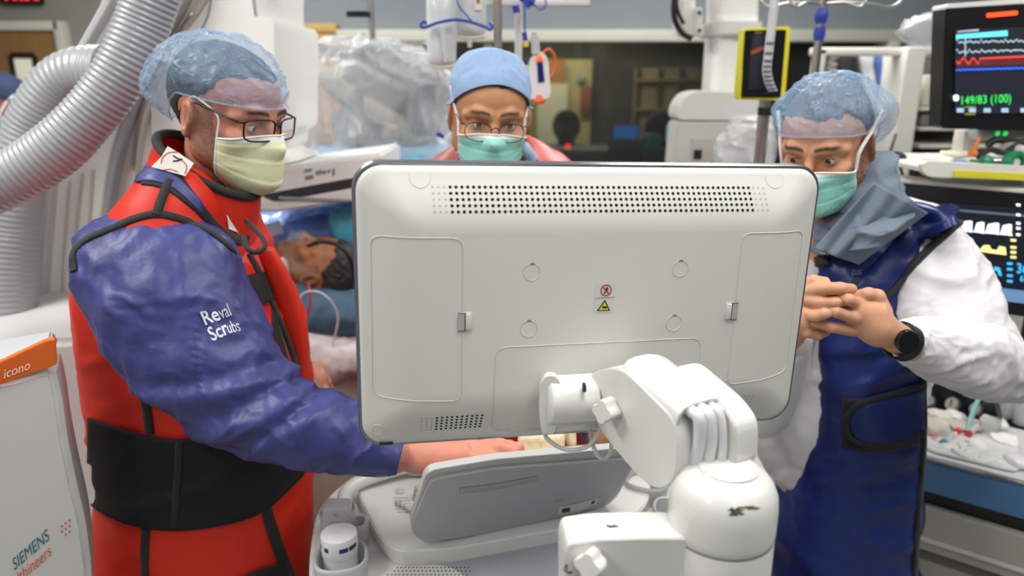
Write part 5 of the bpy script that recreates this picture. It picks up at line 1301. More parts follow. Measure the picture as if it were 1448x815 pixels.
for nm, pts in (('sleeve', [shr + [0.06, 0.01, 0.01], shr + [-0.005, -0.01, -0.03], (shr + elb) / 2, elb, (elb + g0) / 2, g0 + [0, 0.1, 0.02]]), ('sleeve', [shl - [0.06, 0, -0.01], shl + [0.01, 0, -0.03], (0.22, 1.52, 1.24), (0.265, 1.49, 1.12), (0.18, 1.34, 1.05)])):
    V, Fc = tubeV(catmull(pts, 30), np.interp(np.linspace(0, 1, 30), [0, 0.25, 1], [0.072, 0.078, 0.048]), 28); V = V + 0.006 * (crease(V * 18) - 0.4)[:, None] * nrm([0.3, -1, 0.5]); mk(nm, V, Fc, SLV, MMN)
CAPB = mat('cap_blue', (138, 164, 200), 0.75, var=0.03, vscale=14, bump=0.18, bscale=500)
def mhem(a): return hemline(a, 0.082, 0.022, -0.03)
cp2 = make_cap(MMN, HM, 'surgical_cap', CAPB, mhem, lambda a, s: 0.005 + 0.010 * math.sin(min(1, s * 2) * math.pi / 2) + 0.006 * math.exp(-((s - 0.62) / 0.15) ** 2), na=110, ns=44, pleat=0.001, npl=24, wr=0.0035, seed=9.0, apex=(0, -0.1, 1), hemr=None, label='plain light blue surgical cap')
MTEAL = mat('mask_teal', (150, 224, 208), 0.65, var=0.04, vscale=18, bump=0.2, bscale=200)
make_mask(MMN, HM, MTEAL, MASKW, top=(-0.012, -0.030), bot=(-0.126, -0.088), puff=0.008, seed=5.0, ua=0.98, label='teal face mask with white edges')
for s in (1, -1):
    i = -1 if s > 0 else 0; tp_, bt_ = HM.mg[0][i], HM.mg[-1][i]
    V, Fc = merge([tubeV(loop_pts(HM, [tp_, (s * 0.071, 0.045, 0.0), (s * 0.080, 0.012, 0.034), (s * 0.085, -0.002, 0.060)]), 0.0030, 8), tubeV(loop_pts(HM, [bt_, (s * 0.064, 0.03, -0.07), (s * 0.066, 0.0, -0.085), (s * 0.05, -0.05, -0.09)]), 0.0028, 8)])
    mk('mask_strap', V, Fc, MASKW, MMN)
glasses(MMN, HM, mat('glasses_dark_wire', (36, 32, 30), 0.3, 0.5, var=0), half=(0.0265, 0.0185), lens=LENS, r=0.0009, ex=2.6, temple=0.0012, y0=0.114, zc=-0.010, cx=0.0345)
TR2 = mat('scrub_trousers', (40, 52, 90), 0.8)
for sx in (-0.13, 0.07):
    V, Fc = tubeV(catmull([(sx, 1.56, 0.9), (sx, 1.56, 0.5), (sx, 1.57, 0.10)], 20), np.linspace(0.105, 0.07, 20), 20); mk('trouser_leg', V, Fc, TR2, MMN); shoe(MMN, sx, 1.55, math.pi, G_DRK)
# ================================================================ MAN WITH CLASPED HANDS (right)
RMN = thing('person', 'person in blue lead apron over white gown with clasped hands and black watch', 'person', (0.62, 1.40, 0))
RC = np.array([0.592, 1.38, 1.634])
RH = make_head(RC, 141, -15, 2, (204, 150, 116), (58, 48, 44), (0.655, 1.45, 1.40), scale=0.95, neck_r=0.054, beard=0.7, beardcol=(70, 54, 48), brow=(62, 44, 34), gaze=(8, -14), eyeopen=0.68)
hy = 1.12
sh2, el2, wr2 = P(1325, 365, 1.36), P(1405, 500, 1.27), P(1268, 480, 1.13)
shR, elR = np.array([0.60, 1.48, 1.30]), np.array([0.50, 1.34, 1.12])
prims = [((0.735, 1.47, 1.26), (0.735, 1.47, 1.0), 0.10, 0.105), ((0.62, 1.47, 1.30), (0.84, 1.46, 1.30), 0.05, 0.05), ((0.75, 1.47, 0.93), (0.78, 1.47, 0.93), 0.07, 0.07), (sh2, el2, 0.045, 0.04), (el2, wr2, 0.038, 0.026),
         ((0.60, 1.50, 1.30), elR, 0.04, 0.018), (elR, P(1125, 462, 1.15), 0.018, 0.025), ((0.66, 1.45, 1.42), (0.70, 1.46, 1.30), 0.05, 0.07)]
for sx in (0.70, 0.81): prims += [((sx, 1.47, 0.9), (sx, 1.47, 0.5), 0.07, 0.055), ((sx, 1.47, 0.5), (sx, 1.47, 0.09), 0.05, 0.04)]
fa2 = caps_mesh([[(P(1330, 500, 1.17), P(1268, 479, hy + 0.005), 0.032, 0.0255)]], 0.004)
palm = [(P(1275, 482, hy + 0.01), P(1240, 462, hy), 0.025, 0.026), (P(1240, 461, hy), P(1214, 445, hy - 0.003), 0.026, 0.018), (P(1240, 440, hy), P(1212, 433, hy), 0.019, 0.013), (P(1238, 474, hy), P(1210, 462, hy), 0.016, 0.010)]
fing = [(J((1212, 430, hy), (1200, 424, hy - 0.02), (1180, 418, hy - 0.004), (1160, 415, hy + 0.015)), [0.0105, 0.0090, 0.0083, 0.0075]),
        (J((1208, 450, hy - 0.012), (1181, 441, hy - 0.022), (1155, 433, hy - 0.012), (1138, 429, hy + 0.006)), [0.0105, 0.0090, 0.0083, 0.0075]),
        (J((1206, 440, hy - 0.002), (1188, 430, hy + 0.004), (1168, 424, hy + 0.012), (1150, 420, hy + 0.022)), [0.011, 0.0092, 0.0085, 0.0075]),
        (J((1206, 467, hy - 0.002), (1176, 463, hy - 0.016), (1154, 457, hy - 0.014), (1139, 451, hy - 0.004)), [0.0105, 0.0088, 0.0078, 0.007]),
        (J((1247, 440, hy + 0.008), (1240, 420, hy + 0.004), (1228, 416, hy + 0.0), (1212, 418, hy + 0.012)), [0.016, 0.0125, 0.0105, 0.009])]
h1v, h1f = hand(fing, palm, kin=0.0035)
palm2 = [(P(1112, 480, hy + 0.03), P(1128, 452, hy + 0.012), 0.024, 0.026), (P(1128, 452, hy + 0.012), P(1140, 430, hy + 0.012), 0.026, 0.018)]
fing2 = [(J((1140, 412, hy + 0.004), (1164, 408, hy - 0.016), (1188, 408, hy - 0.012), (1204, 409, hy - 0.002)), [0.0115, 0.0105, 0.0098, 0.0088]),
         (J((1140, 424, hy), (1160, 428, hy - 0.018), (1180, 428, hy - 0.018), (1194, 427, hy - 0.008)), [0.011, 0.0098, 0.009, 0.008]),
         (J((1136, 442, hy), (1152, 447, hy - 0.020), (1164, 444, hy - 0.026), (1174, 442, hy - 0.02)), [0.0105, 0.0095, 0.0088, 0.008]),
         (J((1128, 458, hy), (1140, 470, hy - 0.008), (1156, 474, hy - 0.004), (1168, 470, hy + 0.006)), [0.0105, 0.009, 0.0082, 0.007]),
         (J((1122, 430, hy + 0.02), (1134, 404, hy + 0.012), (1150, 398, hy + 0.004), (1166, 399, hy)), [0.013, 0.0115, 0.010, 0.0088])]
h2v, h2f = hand(fing2, palm2, kin=0.0035)
SK3 = (214, 160, 128)
def tn(v): return np.tile(np.array(srgb(*SK3)), (len(v), 1)) * (0.92 + 0.16 * fbm(v * 80, 3)[:, None])
body_mesh(RMN, RH, [coarse_body(prims), (h1v, h1f, tn(h1v)), (h2v, h2f, tn(h2v)), (fa2[0], fa2[1], tn(fa2[0]))], SK3)
hair_mesh(RMN, RH, 0.0025)
WG = mat('white_gown', (220, 218, 221), 0.6, var=0.02, vscale=10, bump=0.25, bscale=60)
NAVY = mat('blue_lead_apron', (24, 40, 100), 0.36, var=0.12, vscale=5, bump=0.25, bscale=25, spec=0.4)
def gw(seed, amp=0.010, sc_=13): return lambda V, t, a: amp * (crease(V * sc_, seed) - 0.42) + 0.35 * amp * (crease(V * sc_ * 2.6, seed + 2) - 0.42)
gown = ploft('gown', [(1150, 300, 1330, 290, 1.490, 0.08), (1105, 350, 1365, 330, 1.500, 0.11), (1080, 440, 1350, 420, 1.510, 0.13), (1068, 520, 1320, 520, 1.510, 0.13), (1058, 590, 1300, 590, 1.510, 0.13), (1072, 650, 1298, 650, 1.510, 0.13), (1098, 705, 1296, 710, 1.510, 0.13), (1100, 800, 1292, 800, 1.510, 0.13), (1092, 960, 1290, 960, 1.510, 0.14)], WG, RMN, nl=100, na=80, wr=gw(1.0, 0.014))
V, Fc = tubeV(catmull([shR, (shR + elR) / 2, elR, (elR * 0.5 + P(1125, 462, 1.15) * 0.5), P(1110, 478, 1.17)], 40), np.interp(np.linspace(0, 1, 40), [0, 0.5, 1], [0.07, 0.068, 0.045]), 40); V = V + nrm([-0.5, -1, 0.2]) * (0.012 * (crease(V * 14, 5) - 0.4))[:, None]; mk('gown_sleeve', V, Fc, WG, RMN)
APR = [(1160, 318, 1345, 302, 1.470, 0.10), (1138, 350, 1330, 345, 1.470, 0.125), (1128, 400, 1310, 395, 1.460, 0.14), (1124, 460, 1302, 455, 1.460, 0.15), (1122, 520, 1305, 515, 1.460, 0.15), (1124, 560, 1307, 560, 1.460, 0.152), (1122, 600, 1308, 600, 1.460, 0.155), (1106, 640, 1307, 640, 1.460, 0.155), (1096, 700, 1304, 700, 1.460, 0.155), (1080, 815, 1298, 815, 1.460, 0.16), (1068, 950, 1292, 960, 1.460, 0.165), (1060, 1080, 1290, 1090, 1.460, 0.17)]
def apw(V, t, a):
    h = 0.022 * (crease(np.c_[V[:, 0] * 4 + V[:, 2] * 2, V[:, 1] * 4, V[:, 2] * 9 - V[:, 0] * 3], 6.0) - 0.42)
    return h + 0.004 * (crease(V * 20, 3.0) - 0.4)
apron = ploft('lead_apron', APR, NAVY, RMN, nl=170, na=110, ex=2.5, wr=apw)
AB2 = bvh_of(apron)
U1 = ploft('gown_sleeve', [(1268, 352, 1340, 306, 1.420, 0.05), (1250, 392, 1366, 326, 1.400, 0.075), (1246, 425, 1392, 365, 1.370, 0.085), (1252, 458, 1412, 408, 1.340, 0.085), (1268, 490, 1430, 448, 1.310, 0.082), (1300, 522, 1446, 485, 1.290, 0.078), (1345, 548, 1446, 508, 1.280, 0.06)], WG, RMN, nl=120, na=90, wr=gw(4.4, 0.012, 12))
U2 = ploft('gown_sleeve', [(1446, 486, 1404, 562, 1.25, 0.06), (1405, 462, 1380, 561, 1.22, 0.07), (1355, 452, 1352, 556, 1.19, 0.068), (1316, 450, 1322, 545, 1.17, 0.06), (1290, 452, 1298, 528, 1.155, 0.05), (1274, 456, 1281, 514, 1.145, 0.043)], WG, RMN, nl=100, na=80, wr=gw(8.1, 0.011, 15))
SB2 = bvh_of(apron, U1)
ss = strip('apron_strap', SB2, [(1334, 296), (1318, 318), (1290, 345), (1258, 378), (1232, 408), (1214, 436)], [0.052, 0.050], NAVY, RMN, 50, off=0.004, thick=0.005)
ploft('apron_shoulder', [(1290, 300, 1322, 284, 1.37, 0.05), (1288, 322, 1346, 298, 1.37, 0.075), (1284, 345, 1358, 316, 1.36, 0.085)], NAVY, RMN, nl=30, na=50, ex=2.2)
strip('strap_trim', bvh_of(apron, U1, ss), [(1358, 314), (1340, 330), (1316, 352), (1288, 380), (1262, 408), (1240, 436)], 0.013, BLKF, RMN, 50, off=0.005, thick=0.005)
strip('apron_edge_trim', AB2, [(1300, 470), (1303, 520), (1305, 580), (1305, 640), (1300, 700), (1297, 740), (1292, 815), (1289, 860)], 0.016, BLKF, RMN, 70, off=0.002)
tabp = patch('waist_tab', AB2, [(1204, 592), (1215, 577), (1240, 567), (1280, 556), (1304, 548)], [(1204, 604), (1215, 622), (1240, 628), (1280, 620), (1304, 612)], NAVY, RMN, nu=30, nv=14, off=0.004, thick=0.003, label='rounded hook and loop closing tab')
strip('tab_trim', bvh_of(tabp, apron), [(1304, 543), (1280, 551), (1240, 562), (1212, 574), (1199, 592), (1200, 612), (1214, 626), (1245, 630), (1280, 622), (1304, 612)], 0.013, BLKF, tabp, 80, off=0.005, thick=0.003)
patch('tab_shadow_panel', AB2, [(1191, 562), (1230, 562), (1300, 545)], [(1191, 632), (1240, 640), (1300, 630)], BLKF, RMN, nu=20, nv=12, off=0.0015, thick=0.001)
bd = lathe('apron_badge', [(0.013, 0), (0.013, 0.002), (0.001, 0.0022)], zaxis(hit(AB2, 1213, 402)[0], hit(AB2, 1213, 402)[1]), mat('badge_teal', (14, 56, 66), 0.4, var=0), RMN, 28)
text_on('apron_print', AB2, 'DX', (1204, 390), (10, -1), (0.5, -11), mat('print_grey', (90, 104, 122), 0.5, var=0), RMN)
patch('black_clasp', AB2, [(1152, 352), (1168, 350)], [(1158, 376), (1176, 376)], BLKF, RMN, nu=8, nv=8, off=0.006, thick=0.004)
# grey neck cloth
SCM = mat('grey_neck_cloth', (112, 126, 142), 0.8, var=0.06, vscale=30, bump=0.4, bscale=500)
def scw(V, t, a):
    q = np.c_[V[:, 0] * 7 + V[:, 2] * 9, V[:, 1] * 8, V[:, 2] * 20 - V[:, 0] * 9]
    return 0.022 * (crease(q, 12.0) - 0.4) + 0.004 * (crease(V * 40, 1) - 0.4)
scf = ploft('neck_cloth', [(1216, 240, 1244, 244, 1.450, 0.03), (1206, 254, 1256, 256, 1.430, 0.06), (1172, 280, 1276, 268, 1.400, 0.10), (1150, 312, 1290, 294, 1.390, 0.115), (1145, 340, 1280, 320, 1.380, 0.125), (1150, 362, 1240, 352, 1.370, 0.11)], SCM, RMN, nl=90, na=100, ex=2.1, wr=scw)
SFB = bvh_of(scf, apron)
n_u, n_v = 40, 34; V = []; Q = [np.array(q, float) for q in ((1236, 258), (1312, 301), (1214, 374), (1150, 352))]
for j in range(n_v):
    for i in range(n_u):
        u, v = i / (n_u - 1), j / (n_v - 1); q = (Q[0] * (1 - u) + Q[1] * u) * (1 - v) + (Q[3] * (1 - u) + Q[2] * u) * v
        V.append(P(q[0], q[1], 1.285 - 0.03 * math.sin(u * math.pi) * (1 - v) + 0.02 * u + 0.010 * math.sin(7 * u + 1.5 * v) * (0.4 + v * 0.6) + 0.004 * math.sin(17 * u - 4 * v)))
Fc = [(j * n_u + i, j * n_u + i + 1, (j + 1) * n_u + i + 1, (j + 1) * n_u + i) for j in range(n_v - 1) for i in range(n_u - 1)]
solid(fixn(mk('neck_cloth_corner', V, Fc, SCM, RMN)), 0.0025, 0)
# cap, mask, watch
def rhem(a): return hemline(a, 0.048, 0.030, -0.055)
def rpuff(a, s):
    b = 0.5 - 0.5 * math.cos(a); up = math.sin(min(1, s * 2.6) * math.pi / 2)
    return 0.007 + up * (0.008 + 0.036 * b) * (1 - s) ** 1.2 + 0.004 * s + 0.022 * b * math.exp(-((s - 0.2) / 0.14) ** 2)
make_cap(RMN, RH, 'bouffant_cap', BOUF, rhem, rpuff, na=180, ns=64, pleat=0.003, npl=34, wr=0.009, seed=21.0, thick=0, label='translucent light blue bouffant cap')
make_mask(RMN, RH, MTEAL, MASKW, top=(-0.014, -0.030), bot=(-0.124, -0.088), puff=0.008, seed=7.0, ua=1.0, label='teal face mask with white edges')
for s in (1, -1):
    i = -1 if s > 0 else 0; tp_, bt_ = RH.mg[0][i], RH.mg[-1][i]
    V, Fc = merge([tubeV(loop_pts(RH, [tp_, (s * 0.074, 0.044, 0.004), (s * 0.087, 0.012, 0.036), (s * 0.098, -0.012, 0.066)]), 0.0034, 8), tubeV(loop_pts(RH, [bt_, (s * 0.064, 0.03, -0.07), (s * 0.068, -0.01, -0.075), (s * 0.05, -0.05, -0.07)]), 0.0030, 8)])
    mk('mask_strap', V, Fc, MASKW, RMN)
wc = P(1276, 483, hy + 0.008); wd = nrm(P(1300, 492, 1.14) - P(1262, 474, hy))
wt = lathe('watch', [(0.0295, -0.011), (0.032, -0.010), (0.032, 0.010), (0.0295, 0.011)], zaxis(wc, wd), BLK, RMN, 36, cap=False)
lathe('watch_case', [(0.019, 0), (0.0195, 0.004), (0.018, 0.009), (0.001, 0.0095)], zaxis(P(1280, 482, hy - 0.021), (0.15, -1, 0.1)), mat('watch_black', (20, 20, 22), 0.25, var=0), wt, 32)
for sx in (0.70, 0.81):
    V, Fc = tubeV(catmull([(sx, 1.47, 0.9), (sx, 1.47, 0.5), (sx, 1.47, 0.10)], 20), np.linspace(0.07, 0.06, 20), 20); mk('trouser_leg', V, Fc, TR2, RMN); shoe(RMN, sx, 1.43, math.pi + 0.3, G_DRK)
# ================================================================ ANGIOGRAPHY C-ARM, BASE, HOSES
GANW = mat('gantry_white', (234, 234, 231), 0.4, var=0.015, vscale=3)
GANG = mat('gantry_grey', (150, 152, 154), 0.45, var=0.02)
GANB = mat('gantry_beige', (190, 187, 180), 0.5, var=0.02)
GY = 1.75
def tracebox(name, left, right, d, depth, m, par, n=40, bevel=0.006):
    """solid slab whose near face lies between two traced edges"""
    a = resample(catmull(left, 60), n); b = resample(catmull(right, 60), n); V = []
    for i in range(n):
        for q, dd in ((a[i], d), (b[i], d)): V.append(P(q[0], q[1], dd))
    V = np.array(V); Vb = V + np.array([0, depth, 0.0]); N = len(V); Fc = []
    for i in range(n - 1): 
        Fc.append((2 * i, 2 * i + 2, 2 * i + 3, 2 * i + 1)); Fc.append((N + 2 * i, N + 2 * i + 1, N + 2 * i + 3, N + 2 * i + 2))
        Fc.append((2 * i, N + 2 * i, N + 2 * i + 2, 2 * i + 2)); Fc.append((2 * i + 1, 2 * i + 3, N + 2 * i + 3, N + 2 * i + 1))
    Fc += [(0, 1, N + 1, N), (N - 2, 2 * N - 2, 2 * N - 1, N - 1)]
    o = fixn(mk(name, np.vstack([V, Vb]), Fc, m, par, auto=40))
    if bevel: md = o.modifiers.new('b', 'BEVEL'); md.width = bevel; md.segments = 3; md.limit_method = 'ANGLE'; md.angle_limit = math.radians(50)
    return o
CA = thing('c_arm', 'large white curved X-ray C-arm rising behind the man in the red apron', 'c-arm', P(70, 440, GY))
lf_ = [(176, -60), (158, 0), (118, 70), (94, 138), (78, 190), (69, 290), (64, 360), (58, 437), (52, 560), (50, 760)]
rt_ = [(262, -60), (250, 0), (205, 80), (178, 150), (158, 220), (146, 300), (140, 360), (136, 437), (130, 560), (128, 760)]
lf_ = [q for q in lf_ if q[1] < 430] + [(57, 448)]; rt_ = [q for q in rt_ if q[1] < 430] + [(136, 448)]
tracebox('arc', lf_, rt_, GY, 0.08, GANW, CA, 60, 0.01)
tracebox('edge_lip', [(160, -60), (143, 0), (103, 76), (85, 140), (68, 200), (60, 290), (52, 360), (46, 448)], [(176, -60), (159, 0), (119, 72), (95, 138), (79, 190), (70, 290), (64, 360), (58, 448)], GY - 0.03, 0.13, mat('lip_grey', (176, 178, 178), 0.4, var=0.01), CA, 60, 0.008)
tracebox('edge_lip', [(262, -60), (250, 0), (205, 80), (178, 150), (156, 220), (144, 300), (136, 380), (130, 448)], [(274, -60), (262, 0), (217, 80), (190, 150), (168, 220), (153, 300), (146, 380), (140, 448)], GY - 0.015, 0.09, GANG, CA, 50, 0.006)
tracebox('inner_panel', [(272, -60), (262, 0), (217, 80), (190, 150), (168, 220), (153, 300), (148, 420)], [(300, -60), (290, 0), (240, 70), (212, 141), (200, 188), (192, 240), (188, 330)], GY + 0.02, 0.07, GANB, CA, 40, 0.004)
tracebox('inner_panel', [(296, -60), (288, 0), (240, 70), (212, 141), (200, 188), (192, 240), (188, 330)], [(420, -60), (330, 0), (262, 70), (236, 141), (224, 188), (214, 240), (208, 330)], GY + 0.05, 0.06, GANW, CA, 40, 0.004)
for xs in ([(100, 258), (95, 320), (91, 380), (88, 438)], [(118, 246), (112, 300), (106, 370), (102, 438)], [(132, 240), (128, 300), (122, 370), (118, 438)]):
    V, Fc = tubeV(catmull([P(x, y, GY - 0.002) for x, y in xs], 24), 0.0035, 8); mk('groove', V, Fc, GANB, CA)
V, Fc = tubeV(catmull([P(x, y, GY + 0.015) for x, y in [(272, 18), (240, 66), (206, 137), (194, 188), (188, 240)]], 30), 0.004, 8); mk('metal_rail', V, Fc, STEEL, CA)
hs = slab('tube_housing', [P(x, y, GY + 0.04) for x, y in roundpoly([(250, -120), (361, -120), (362, 24), (380, 24), (388, 34), (389, 190), (300, 230), (215, 200), (212, 130), (250, 60)], 10, 4)], 0.4, GANW, CA, 0.012, seg=3)
strip('housing_seam', bvh_of(hs), [(362, 22), (358, -4), (352, -30)], 0.006, GANG, CA, 12, thick=0.001)
strip('housing_seam', bvh_of(hs), [(300, -10), (292, 30), (262, 70)], 0.004, GANG, CA, 12, thick=0.001)
# base with the orange strip
BS = thing('control_pedestal', 'white equipment pedestal with an orange strip and printed maker name', 'equipment base', P(40, 760, 1.2))
BY = 0.99
ORANGE = mat('orange_strip', (226, 104, 34), 0.45, var=0.02)
bsl = slab('pedestal_body', [P(x, y, BY + 0.0004 * (x - 40)) for x, y in [(-140, 560), (0, 540), (76, 522), (86, 560), (94, 620), (106, 680), (120, 740), (128, 800), (132, 900), (134, 1040), (-140, 1040)]], 0.09, mat('pedestal_white', (214, 212, 210), 0.42, var=0.015), BS, 0.01, seg=3)
slab('orange_strip', [P(x, y, BY - 0.005 + 0.0004 * (x - 40)) for x, y in roundpoly([(-140, 548), (0, 513), (66, 482), (78, 480), (81, 516), (0, 545), (-140, 580)], 4, 3)], 0.012, ORANGE, BS, 0.005)
slab('pedestal_top', [P(-150, 549, BY), P(0, 512, BY), P(70, 480, BY + 0.01), P(74, 468, BY + 0.09), P(0, 480, BY + 0.09), P(-150, 500, BY + 0.09)], 0.02, mat('top_grey', (182, 184, 190), 0.4, var=0.01), BS, 0.003)
BB = bvh_of(bsl)
OB = bvh_of(bpy.data.objects['orange_strip'])
text_on('strip_lettering', OB, 'ARTIS icono', (-44, 553), (17, -6.2), (1.5, -19), mat('cream_print', (246, 226, 200), 0.5, var=0), BS, bold=False)
TEALP = mat('teal_print', (24, 110, 132), 0.5, var=0); ORP = mat('orange_print', (218, 104, 46), 0.5, var=0)
text_on('maker_lettering', BB, 'SIEMENS', (20, 807), (13.6, -12.0), (-5, -23), TEALP, BS, bold=False)
text_on('maker_lettering', BB, 'Healthineers', (4, 845), (13.6, -12.0), (-5, -23), ORP, BS, bold=False)
V = []; Fc = []
for i in range(3):
    for j in range(3):
        if (i, j) == (0, 2): continue
        x0, y0 = 88 + i * 5.5, 744 - i * 4 + j * 8
        c = [hit(BB, x0 + a, y0 + b_)[0] + np.array([0, -0.001, 0]) for a, b_ in ((-1.8, 0), (0, -2.3), (1.8, 0), (0, 2.3))]; b0 = len(V); V += c; Fc.append((b0, b0 + 1, b0 + 2, b0 + 3))
mk('maker_dots', V, Fc, ORP, BS, smooth=False)
# wide white plinth behind it
PL = thing('equipment_plinth', 'broad white plinth top and body between the pedestal and the C-arm', 'equipment base', P(60, 600, 1.5))
slab('plinth_top', [PZ(-160, 520, 1.17), PZ(66, 505, 1.17), PZ(150, 500, 1.17), PZ(150, 434, 1.17), PZ(60, 432, 1.17), PZ(-160, 440, 1.17)], 0.05, W_US, PL, 0.01, seg=3)
slab('plinth_body', [P(x, y, 1.37) for x, y in [(-160, 490), (80, 482), (128, 478), (150, 478), (152, 1000), (-160, 1000)]], 0.40, mat('plinth_white', (206, 204, 204), 0.5, var=0.01), PL, 0.015, seg=3)
# corrugated hoses
HM_ = mat('hose_grey', (156, 158, 162), 0.32, var=0.02, coat=0.15, spec=0.5)
def hose(name, left, right, d, label, pitch=0.0108, amp=0.040):
    a = resample(catmull(left, 80), 120); b = resample(catmull(right, 80), 120)
    dd = np.interp(np.linspace(0, 1, 120), np.linspace(0, 1, len(d)), d)
    A = np.array([P(a[i][0], a[i][1], dd[i]) for i in range(120)]); B = np.array([P(b[i][0], b[i][1], dd[i]) for i in range(120)])
    c = (A + B) / 2; r = np.linalg.norm(A - B, axis=1) / 2; r = r.mean() * 0.5 + r * 0.5
    Ls = np.r_[0, np.cumsum(np.linalg.norm(np.diff(c, axis=0), axis=1))]; n = int(Ls[-1] / pitch * 6); s = np.linspace(0, Ls[-1], n)
    c2 = np.stack([np.interp(s, Ls, c[:, k]) for k in range(3)], 1)
    for _ in range(30): c2[1:-1] = (c2[:-2] + c2[1:-1] * 2 + c2[2:]) / 4
    ph = (s / pitch) % 1; prof = np.where(ph < 0.62, np.sin(ph / 0.62 * np.pi) ** 0.5, 0)
    rr = np.interp(s, Ls, r) * (0.955 + amp * prof)
    V, Fc = tubeV(c2, rr, 56); o = mk(name, V, Fc, HM_, None); return tag(o, label, 'hose')
hose('corrugated_hose', [(215, -120), (190, -50), (172, 0), (144, 70), (108, 125), (60, 170), (0, 214), (-80, 250), (-160, 262)], [(300, -120), (272, -50), (253, 0), (232, 62), (198, 130), (150, 195), (98, 250), (0, 303), (-80, 330), (-160, 345)], [1.42, 1.40, 1.36, 1.32, 1.30], 'thick shiny grey corrugated hose curving down across the C-arm')
hose('corrugated_hose', [(150, 60), (108, 68), (70, 90), (34, 135), (8, 190), (-20, 260), (-40, 340), (-44, 400), (-40, 470)], [(150, 150), (118, 138), (92, 150), (76, 180), (60, 220), (52, 270), (54, 340), (54, 400), (56, 470)], [1.66, 1.66, 1.64, 1.60], 'second grey corrugated hose bending behind the shiny one at far left', pitch=0.013, amp=0.03)
# far left onlooker
OL = thing('person', 'person in dark blue scrub cap with white mask ties at far left edge', 'person', P(5, 400, 3.1))
oh = P(0, 150, 3.1)
HO = make_head(oh, 150, 0, 0, (150, 100, 80), (30, 26, 26), oh + [0, 0.03, -0.2], h=0.005, scale=0.98)
ob_ = [(oh + [0, 0, -0.34], oh + [0, 0, -0.75], 0.14, 0.13), (oh + [-0.17, 0, -0.28], oh + [0.17, 0, -0.28], 0.055, 0.055), (oh + [0.18, 0, -0.3], oh + [0.24, 0, -0.6], 0.045, 0.035), (oh + [-0.18, 0, -0.3], oh + [-0.24, 0, -0.6], 0.045, 0.035)]
for sx in (-0.09, 0.09): ob_.append((oh + [sx, 0, -0.75], (oh[0] + sx, oh[1], 0.08), 0.085, 0.04))
body_mesh(OL, HO, [coarse_body(ob_, 0.02)], (150, 100, 80))
make_cap(OL, HO, 'surgical_cap', mat('cap_navy', (30, 44, 76), 0.8, var=0.05), mhem, lambda a, s: 0.008 + 0.006 * math.sin(min(1, s * 2) * 1.5), na=60, ns=24, wr=0.003)
make_mask(OL, HO, mat('mask_green_dark', (40, 140, 130), 0.7), MASKW, nu=30, nv=20)
for s in (1, -1):
    V, Fc = tubeV(loop_pts(HO, [HO.mg[0][-1 if s > 0 else 0], (s * 0.085, 0.0, 0.03), (s * 0.085, -0.06, 0.06), (s * 0.02, -0.12, 0.07), (0, -0.125, 0.07)]), 0.004, 8); mk('mask_strap', V, Fc, MASKW, OL)
V, Fc = ploftV([(-22, 215, 22, 215, 3.1, 0.10), (-50, 235, 46, 235, 3.1, 0.14), (-55, 300, 52, 300, 3.1, 0.15), (-52, 400, 50, 400, 3.1, 0.16), (-60, 560, 56, 560, 3.1, 0.17)], nl=30, na=40); fixn(mk('scrub_gown', V, Fc, mat('scrub_teal', (36, 120, 130), 0.7), OL))
# ================================================================ PATIENT, TABLE, DETECTOR, DRAPES, IV GEAR
TBY = 1.95
TB_ = thing('procedure_table', 'white padded patient table beneath the blanket and blue pillow', 'table', (-0.9, 2.0, 0))
tz = PZ(460, 470, 1.05)[2]
boxes('table_top', [((1.9, 0.46, 0.06), T(-1.22, 2.12, 1.02))], mat('table_white', (206, 204, 194), 0.5, var=0.02), TB_, 0.02)
boxes('table_pad', [((1.86, 0.44, 0.03), T(-1.22, 2.12, 1.066))], mat('pad_cream', (190, 188, 174), 0.7, var=0.03), TB_, 0.012)
boxes('table_column', [((0.4, 0.36, 0.96), T(-1.4, 2.08, 0.5)), ((0.9, 0.5, 0.08), T(-1.4, 2.08, 0.04))], GANW, TB_, 0.03)
slab('side_apron', [P(x, y, 1.83) for x, y in [(400, 505), (575, 500), (600, 760), (400, 780)]], 0.03, mat('table_side', (176, 174, 160), 0.5, var=0.03), TB_, 0.008)
PT_ = thing('patient', 'patient lying on the table, dark hair toward us and face turned up', 'patient', (-0.55, 2.05, 1.1))
ph = P(452, 382, 2.02)
Rp = Matrix(((0.10, -0.10, 0.99, 0), (0.995, 0.0, -0.10, 0), (0.0, 0.995, 0.10, 0), (0, 0, 0, 1)))
def ortho(R):
    y = nrm([R[i][1] for i in range(3)]); z = np.array([R[i][2] for i in range(3)]); z = nrm(z - np.dot(z, y) * y); x = np.cross(y, z)
    return Matrix([[x[i], y[i], z[i], 0] for i in range(3)] + [[0, 0, 0, 1]])
Rp = ortho(Rp)
nb_ = ph + np.array([-0.20, 0.02, -0.045])
HP = make_head(ph, 0, 0, 0, (168, 112, 76), (44, 38, 36), nb_, scale=0.93, h=0.0035, eyeopen=0.2, beard=0.6, beardcol=(80, 64, 54), rot=Rp)
pb = [(nb_ + [-0.14, 0, -0.0], nb_ + [-0.62, 0, -0.02], 0.10, 0.10), (nb_ + [-0.08, -0.13, -0.01], nb_ + [-0.08, 0.15, -0.01], 0.05, 0.05), (nb_ + [-0.62, -0.08, -0.02], nb_ + [-1.25, -0.08, -0.03], 0.075, 0.05), (nb_ + [-0.62, 0.1, -0.02], nb_ + [-1.25, 0.1, -0.03], 0.075, 0.05),
      (nb_ + [-0.1, -0.16, -0.01], nb_ + [-0.4, -0.19, -0.05], 0.045, 0.035), (nb_ + [-0.1, 0.17, -0.01], nb_ + [-0.4, 0.2, -0.05], 0.045, 0.035)]
